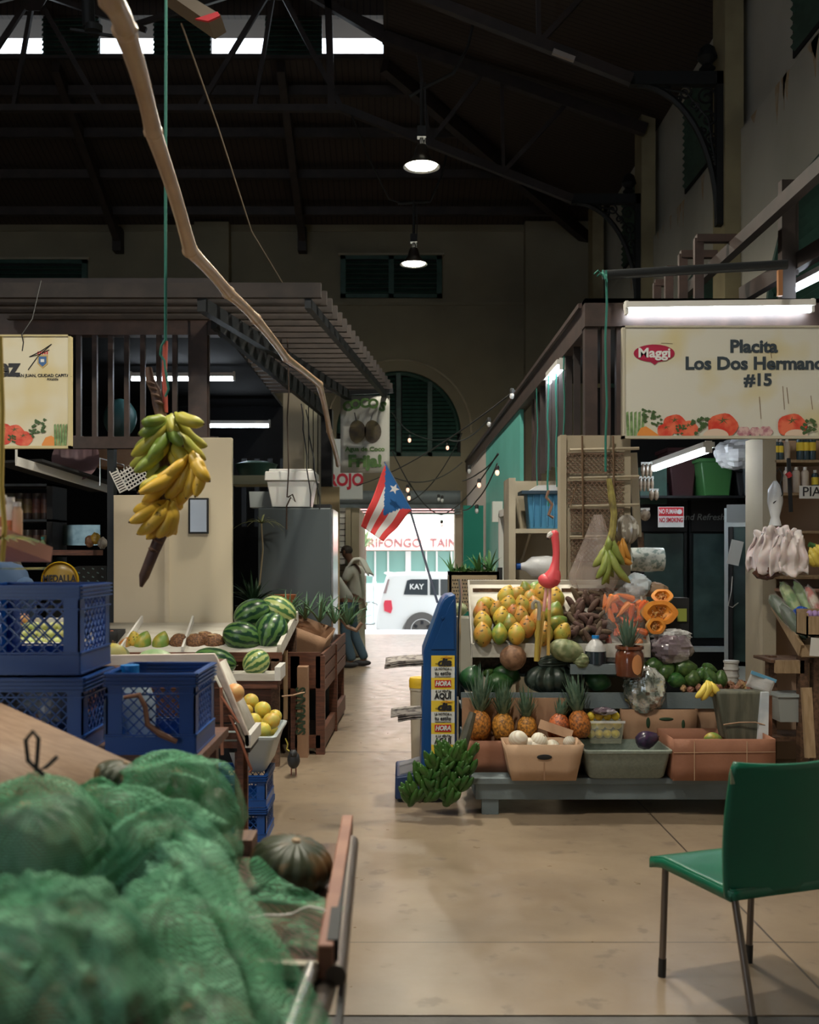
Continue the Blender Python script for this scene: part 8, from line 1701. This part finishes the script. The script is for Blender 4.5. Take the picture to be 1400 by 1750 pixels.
# ================================================================== STREET
S('ground_street', MB().box(-14, 16, YB+1.6, 34, -.62, -.58), 'road'); S('ground_pavement', MB().box(-14, 16, YB+.3, YB+1.6, -.62, -.01), 'stone')
YS = 30.0; t = T('shop_building', 'pale shopfront across the street with a pink lettered awning', 'building', (1, YS, -.58))
MB().box(-9, 11, YS, YS+4, -.58, 5.5).build('wall', mat('shopwall', (.62, .66, .62), .8), t, world=True)
MB().box(-6, 8, YS-.05, YS, -.5, P(0, 942, YS).z).build('shopfront', 'shopteal', t, world=True)
b = MB()
for px in (640, 662, 693, 727, 745, 770): b.box(P(px, 0, YS).x, P(px, 0, YS).x+.16 if px in (693,) else P(px, 0, YS).x+.05, YS-.1, YS-.05, -.5, P(0, 942, YS).z)
b.build('mullions', 'carwhite', t, world=True)
Ya = YS-1.0; MB().prism([(P(0, 913, Ya).z, Ya), (P(0, 938, Ya).z, Ya), (P(0, 938, Ya).z, Ya+.05), (P(0, 905, YS).z, YS)], -5, 8, 'x').build('unused', 'awning', t, world=True) if False else MB().box(-5, 8, Ya, Ya+.05, P(0, 940, Ya).z, P(0, 914, Ya).z).build('awning_valance', 'awning', t, world=True)
MB().add([(-5, Ya, P(0, 914, Ya).z), (8, Ya, P(0, 914, Ya).z), (8, YS, P(0, 880, YS).z), (-5, YS, P(0, 880, YS).z)], [(0, 1, 2, 3)]).build('awning_top', mat('awt', (.8, .6, .56), .8), t, world=True, solid=.03)
for s_, px in (('TRIFONGO', 669), ('TAINO', 767)): text_mb(s_, .34, .01, .0, sx=1.0).xf(face(P(px, 0, Ya).x, Ya-.03, P(0, 928, Ya).z)).build('lettering', mat('awink'+s_, (.12, .04, .05), .7), t, world=True)
MB().box(-5, 8, YS-.3, YS-.05, P(0, 876, YS).z, P(0, 846, YS).z).build('upper_sign', mat('usign', (.75, .30, .30), .7), t, world=True)
text_mb('CARNES', .7, .01, .02).xf(face(P(735, 0, YS).x, YS-.33, P(0, 858, YS).z)).build('sign_lettering', 'carwhite', t, world=True) if False else None
b = MB()
for i in range(7): b.prism([(P(690+i*15, 0, YS).x, P(0, 866, YS).z), (P(700+i*15, 0, YS).x, P(0, 866, YS).z), (P(698+i*15, 0, YS).x, P(0, 852, YS).z), (P(692+i*15, 0, YS).x, P(0, 852, YS).z)], YS-.33, YS-.3)
b.build('sign_marks', 'carwhite', t, world=True)
MB().box(-3, 6, YS-.4, YS-.05, P(0, 895, YS).z, P(0, 880, YS).z).build('air_duct', mat('duct', (.35, .45, .36), .7), t, world=True)
# car
Yc_ = 23.6; w_ = lambda x, y: (P(x, 0, Yc_).x, P(0, y, Yc_).z); t = T('car', 'white off-road car parked outside the doorway with writing on its rear window', 'car', P(740, 1080, Yc_)); t.location.z = -.58
bodyp = [w_(641, 1075), w_(642, 1050), w_(645, 1036), w_(650, 1018), w_(656, 1000), w_(660, 986), w_(664, 981), w_(700, 979), w_(790, 980), w_(850, 984), w_(880, 1008), w_(935, 1018), w_(940, 1075), w_(800, 1088), w_(760, 1085), w_(752, 1072), w_(742, 1058), w_(722, 1052), w_(702, 1058), w_(692, 1072), w_(688, 1084), w_(660, 1083)]
MB().prism(bodyp, Yc_, Yc_+1.75).build('body_shell', 'carwhite', t, world=True, bevel=.05)
MB().prism([w_(690, 1016), w_(696, 992), w_(703, 990), w_(731, 990), w_(731, 1017)], Yc_-.012, Yc_).build('rear_window', 'carglass', t, world=True); MB().prism([w_(735, 990), w_(750, 990), w_(750, 1017), w_(735, 1017)], Yc_-.012, Yc_).build('side_window', 'carglass', t, world=True); MB().prism([w_(753, 990), w_(800, 990), w_(806, 1018), w_(753, 1018)], Yc_-.012, Yc_).build('side_window', 'carglass', t, world=True)
MB().prism([w_(655, 1014), w_(663, 990), w_(666, 990), w_(660, 1014)], Yc_-.012, Yc_).build('rear_glass', mat('rg', (.35, .25, .25), .3), t, world=True)
text_mb('KAY', .17, .002, .004).xf(face(P(712, 0, Yc_).x, Yc_-.02, P(0, 1003, Yc_).z, 0, 0)).build('window_lettering', 'carwhite', t, world=True)
MB().prism([w_(656, 1032), w_(658, 1026), w_(669, 1026), w_(671, 1040), w_(668, 1048), w_(657, 1044)], Yc_-.02, Yc_+.02).build('tail_light', mat('tail', (.75, .06, .10), .3), t, world=True)
MB().prism([w_(656, 980), w_(664, 979), w_(680, 982), w_(664, 985)], Yc_+.1, Yc_+1.6).build('spoiler', 'carwhite', t, world=True)
for cx_ in (721, 872):
    c = P(cx_, 1076, Yc_); wl = MB(); Rx = Matrix.Rotation(math.pi/2, 3, 'X'); r1 = L(30, Yc_)
    wh = wl.lathe([(r1*.6, -.1), (r1*.95, -.1), (r1, -.06), (r1, .12), (r1*.6, .12)], (c.x, Yc_+.05, c.z), 32, mx=Rx).build('wheel', mat('tyre', (.12, .11, .105), .8) if cx_ == 721 else bpy.data.materials['tyre'], t, world=True)
    hb = MB().lathe([(.0, .13), (r1*.55, .12), (r1*.62, .135), (r1*.64, .12)], (c.x, Yc_+.06, c.z), 32, mx=Rx, cap=False).build('hub', 'carwhite', wh, world=True)
    sp = MB()
    for k in range(6): a = k*math.pi/3+.5; sp.cbox((c.x+math.cos(a)*r1*.42, Yc_-.085, c.z+math.sin(a)*r1*.42), (r1*.2, .01, r1*.16), (0, -a, 0))
    sp.build('wheel_slots', 'ink', wh, world=True)
tag(MB().box(P(700, 0, 19.9).x, P(712, 0, 19.9).x, 19.9, 20, -.01, .0).build('kerb_mark', 'ink'), 'thin dark mark on the pavement outside', 'mark') if False else None
# a small scooter wheel and palm left of the car
t = T('bicycle', 'pale parked bicycle partly seen left of the car', 'bicycle', P(632, 1060, 24.5)); 
c = P(632, 1048, 24.5); b = MB(); b.tube([(c.x+.27*math.cos(a*.3142), 24.5, c.z+.27*math.sin(a*.3142)) for a in range(21)], .025, 6); b.build('wheel', mat('pw', (.4, .4, .42), .6), t, world=True); MB().bar((c.x, 24.5, c.z), (c.x+.1, 24.5, c.z+.9), .05).bar((c.x+.1, 24.5, c.z+.9), (c.x-.3, 24.5, c.z+.95), .05).build('frame', 'carwhite', t, world=True)
t = T('potted_palm', 'pale sunlit palm seen through the doorway beside the jamb', 'plant', P(622, 1000, 25)); b = MB(); blade_plant(b, (0, 0, .9), 26, 1.0, .03, 77, .6, .7, spread=1.1); b.build('fronds', mat('palm', (.3, .4, .2), .6), t, solid=.003); MB().tube([(0, 0, -1.3), (0, 0, .95)], .06, 8).build('trunk', 'brownwood', t)
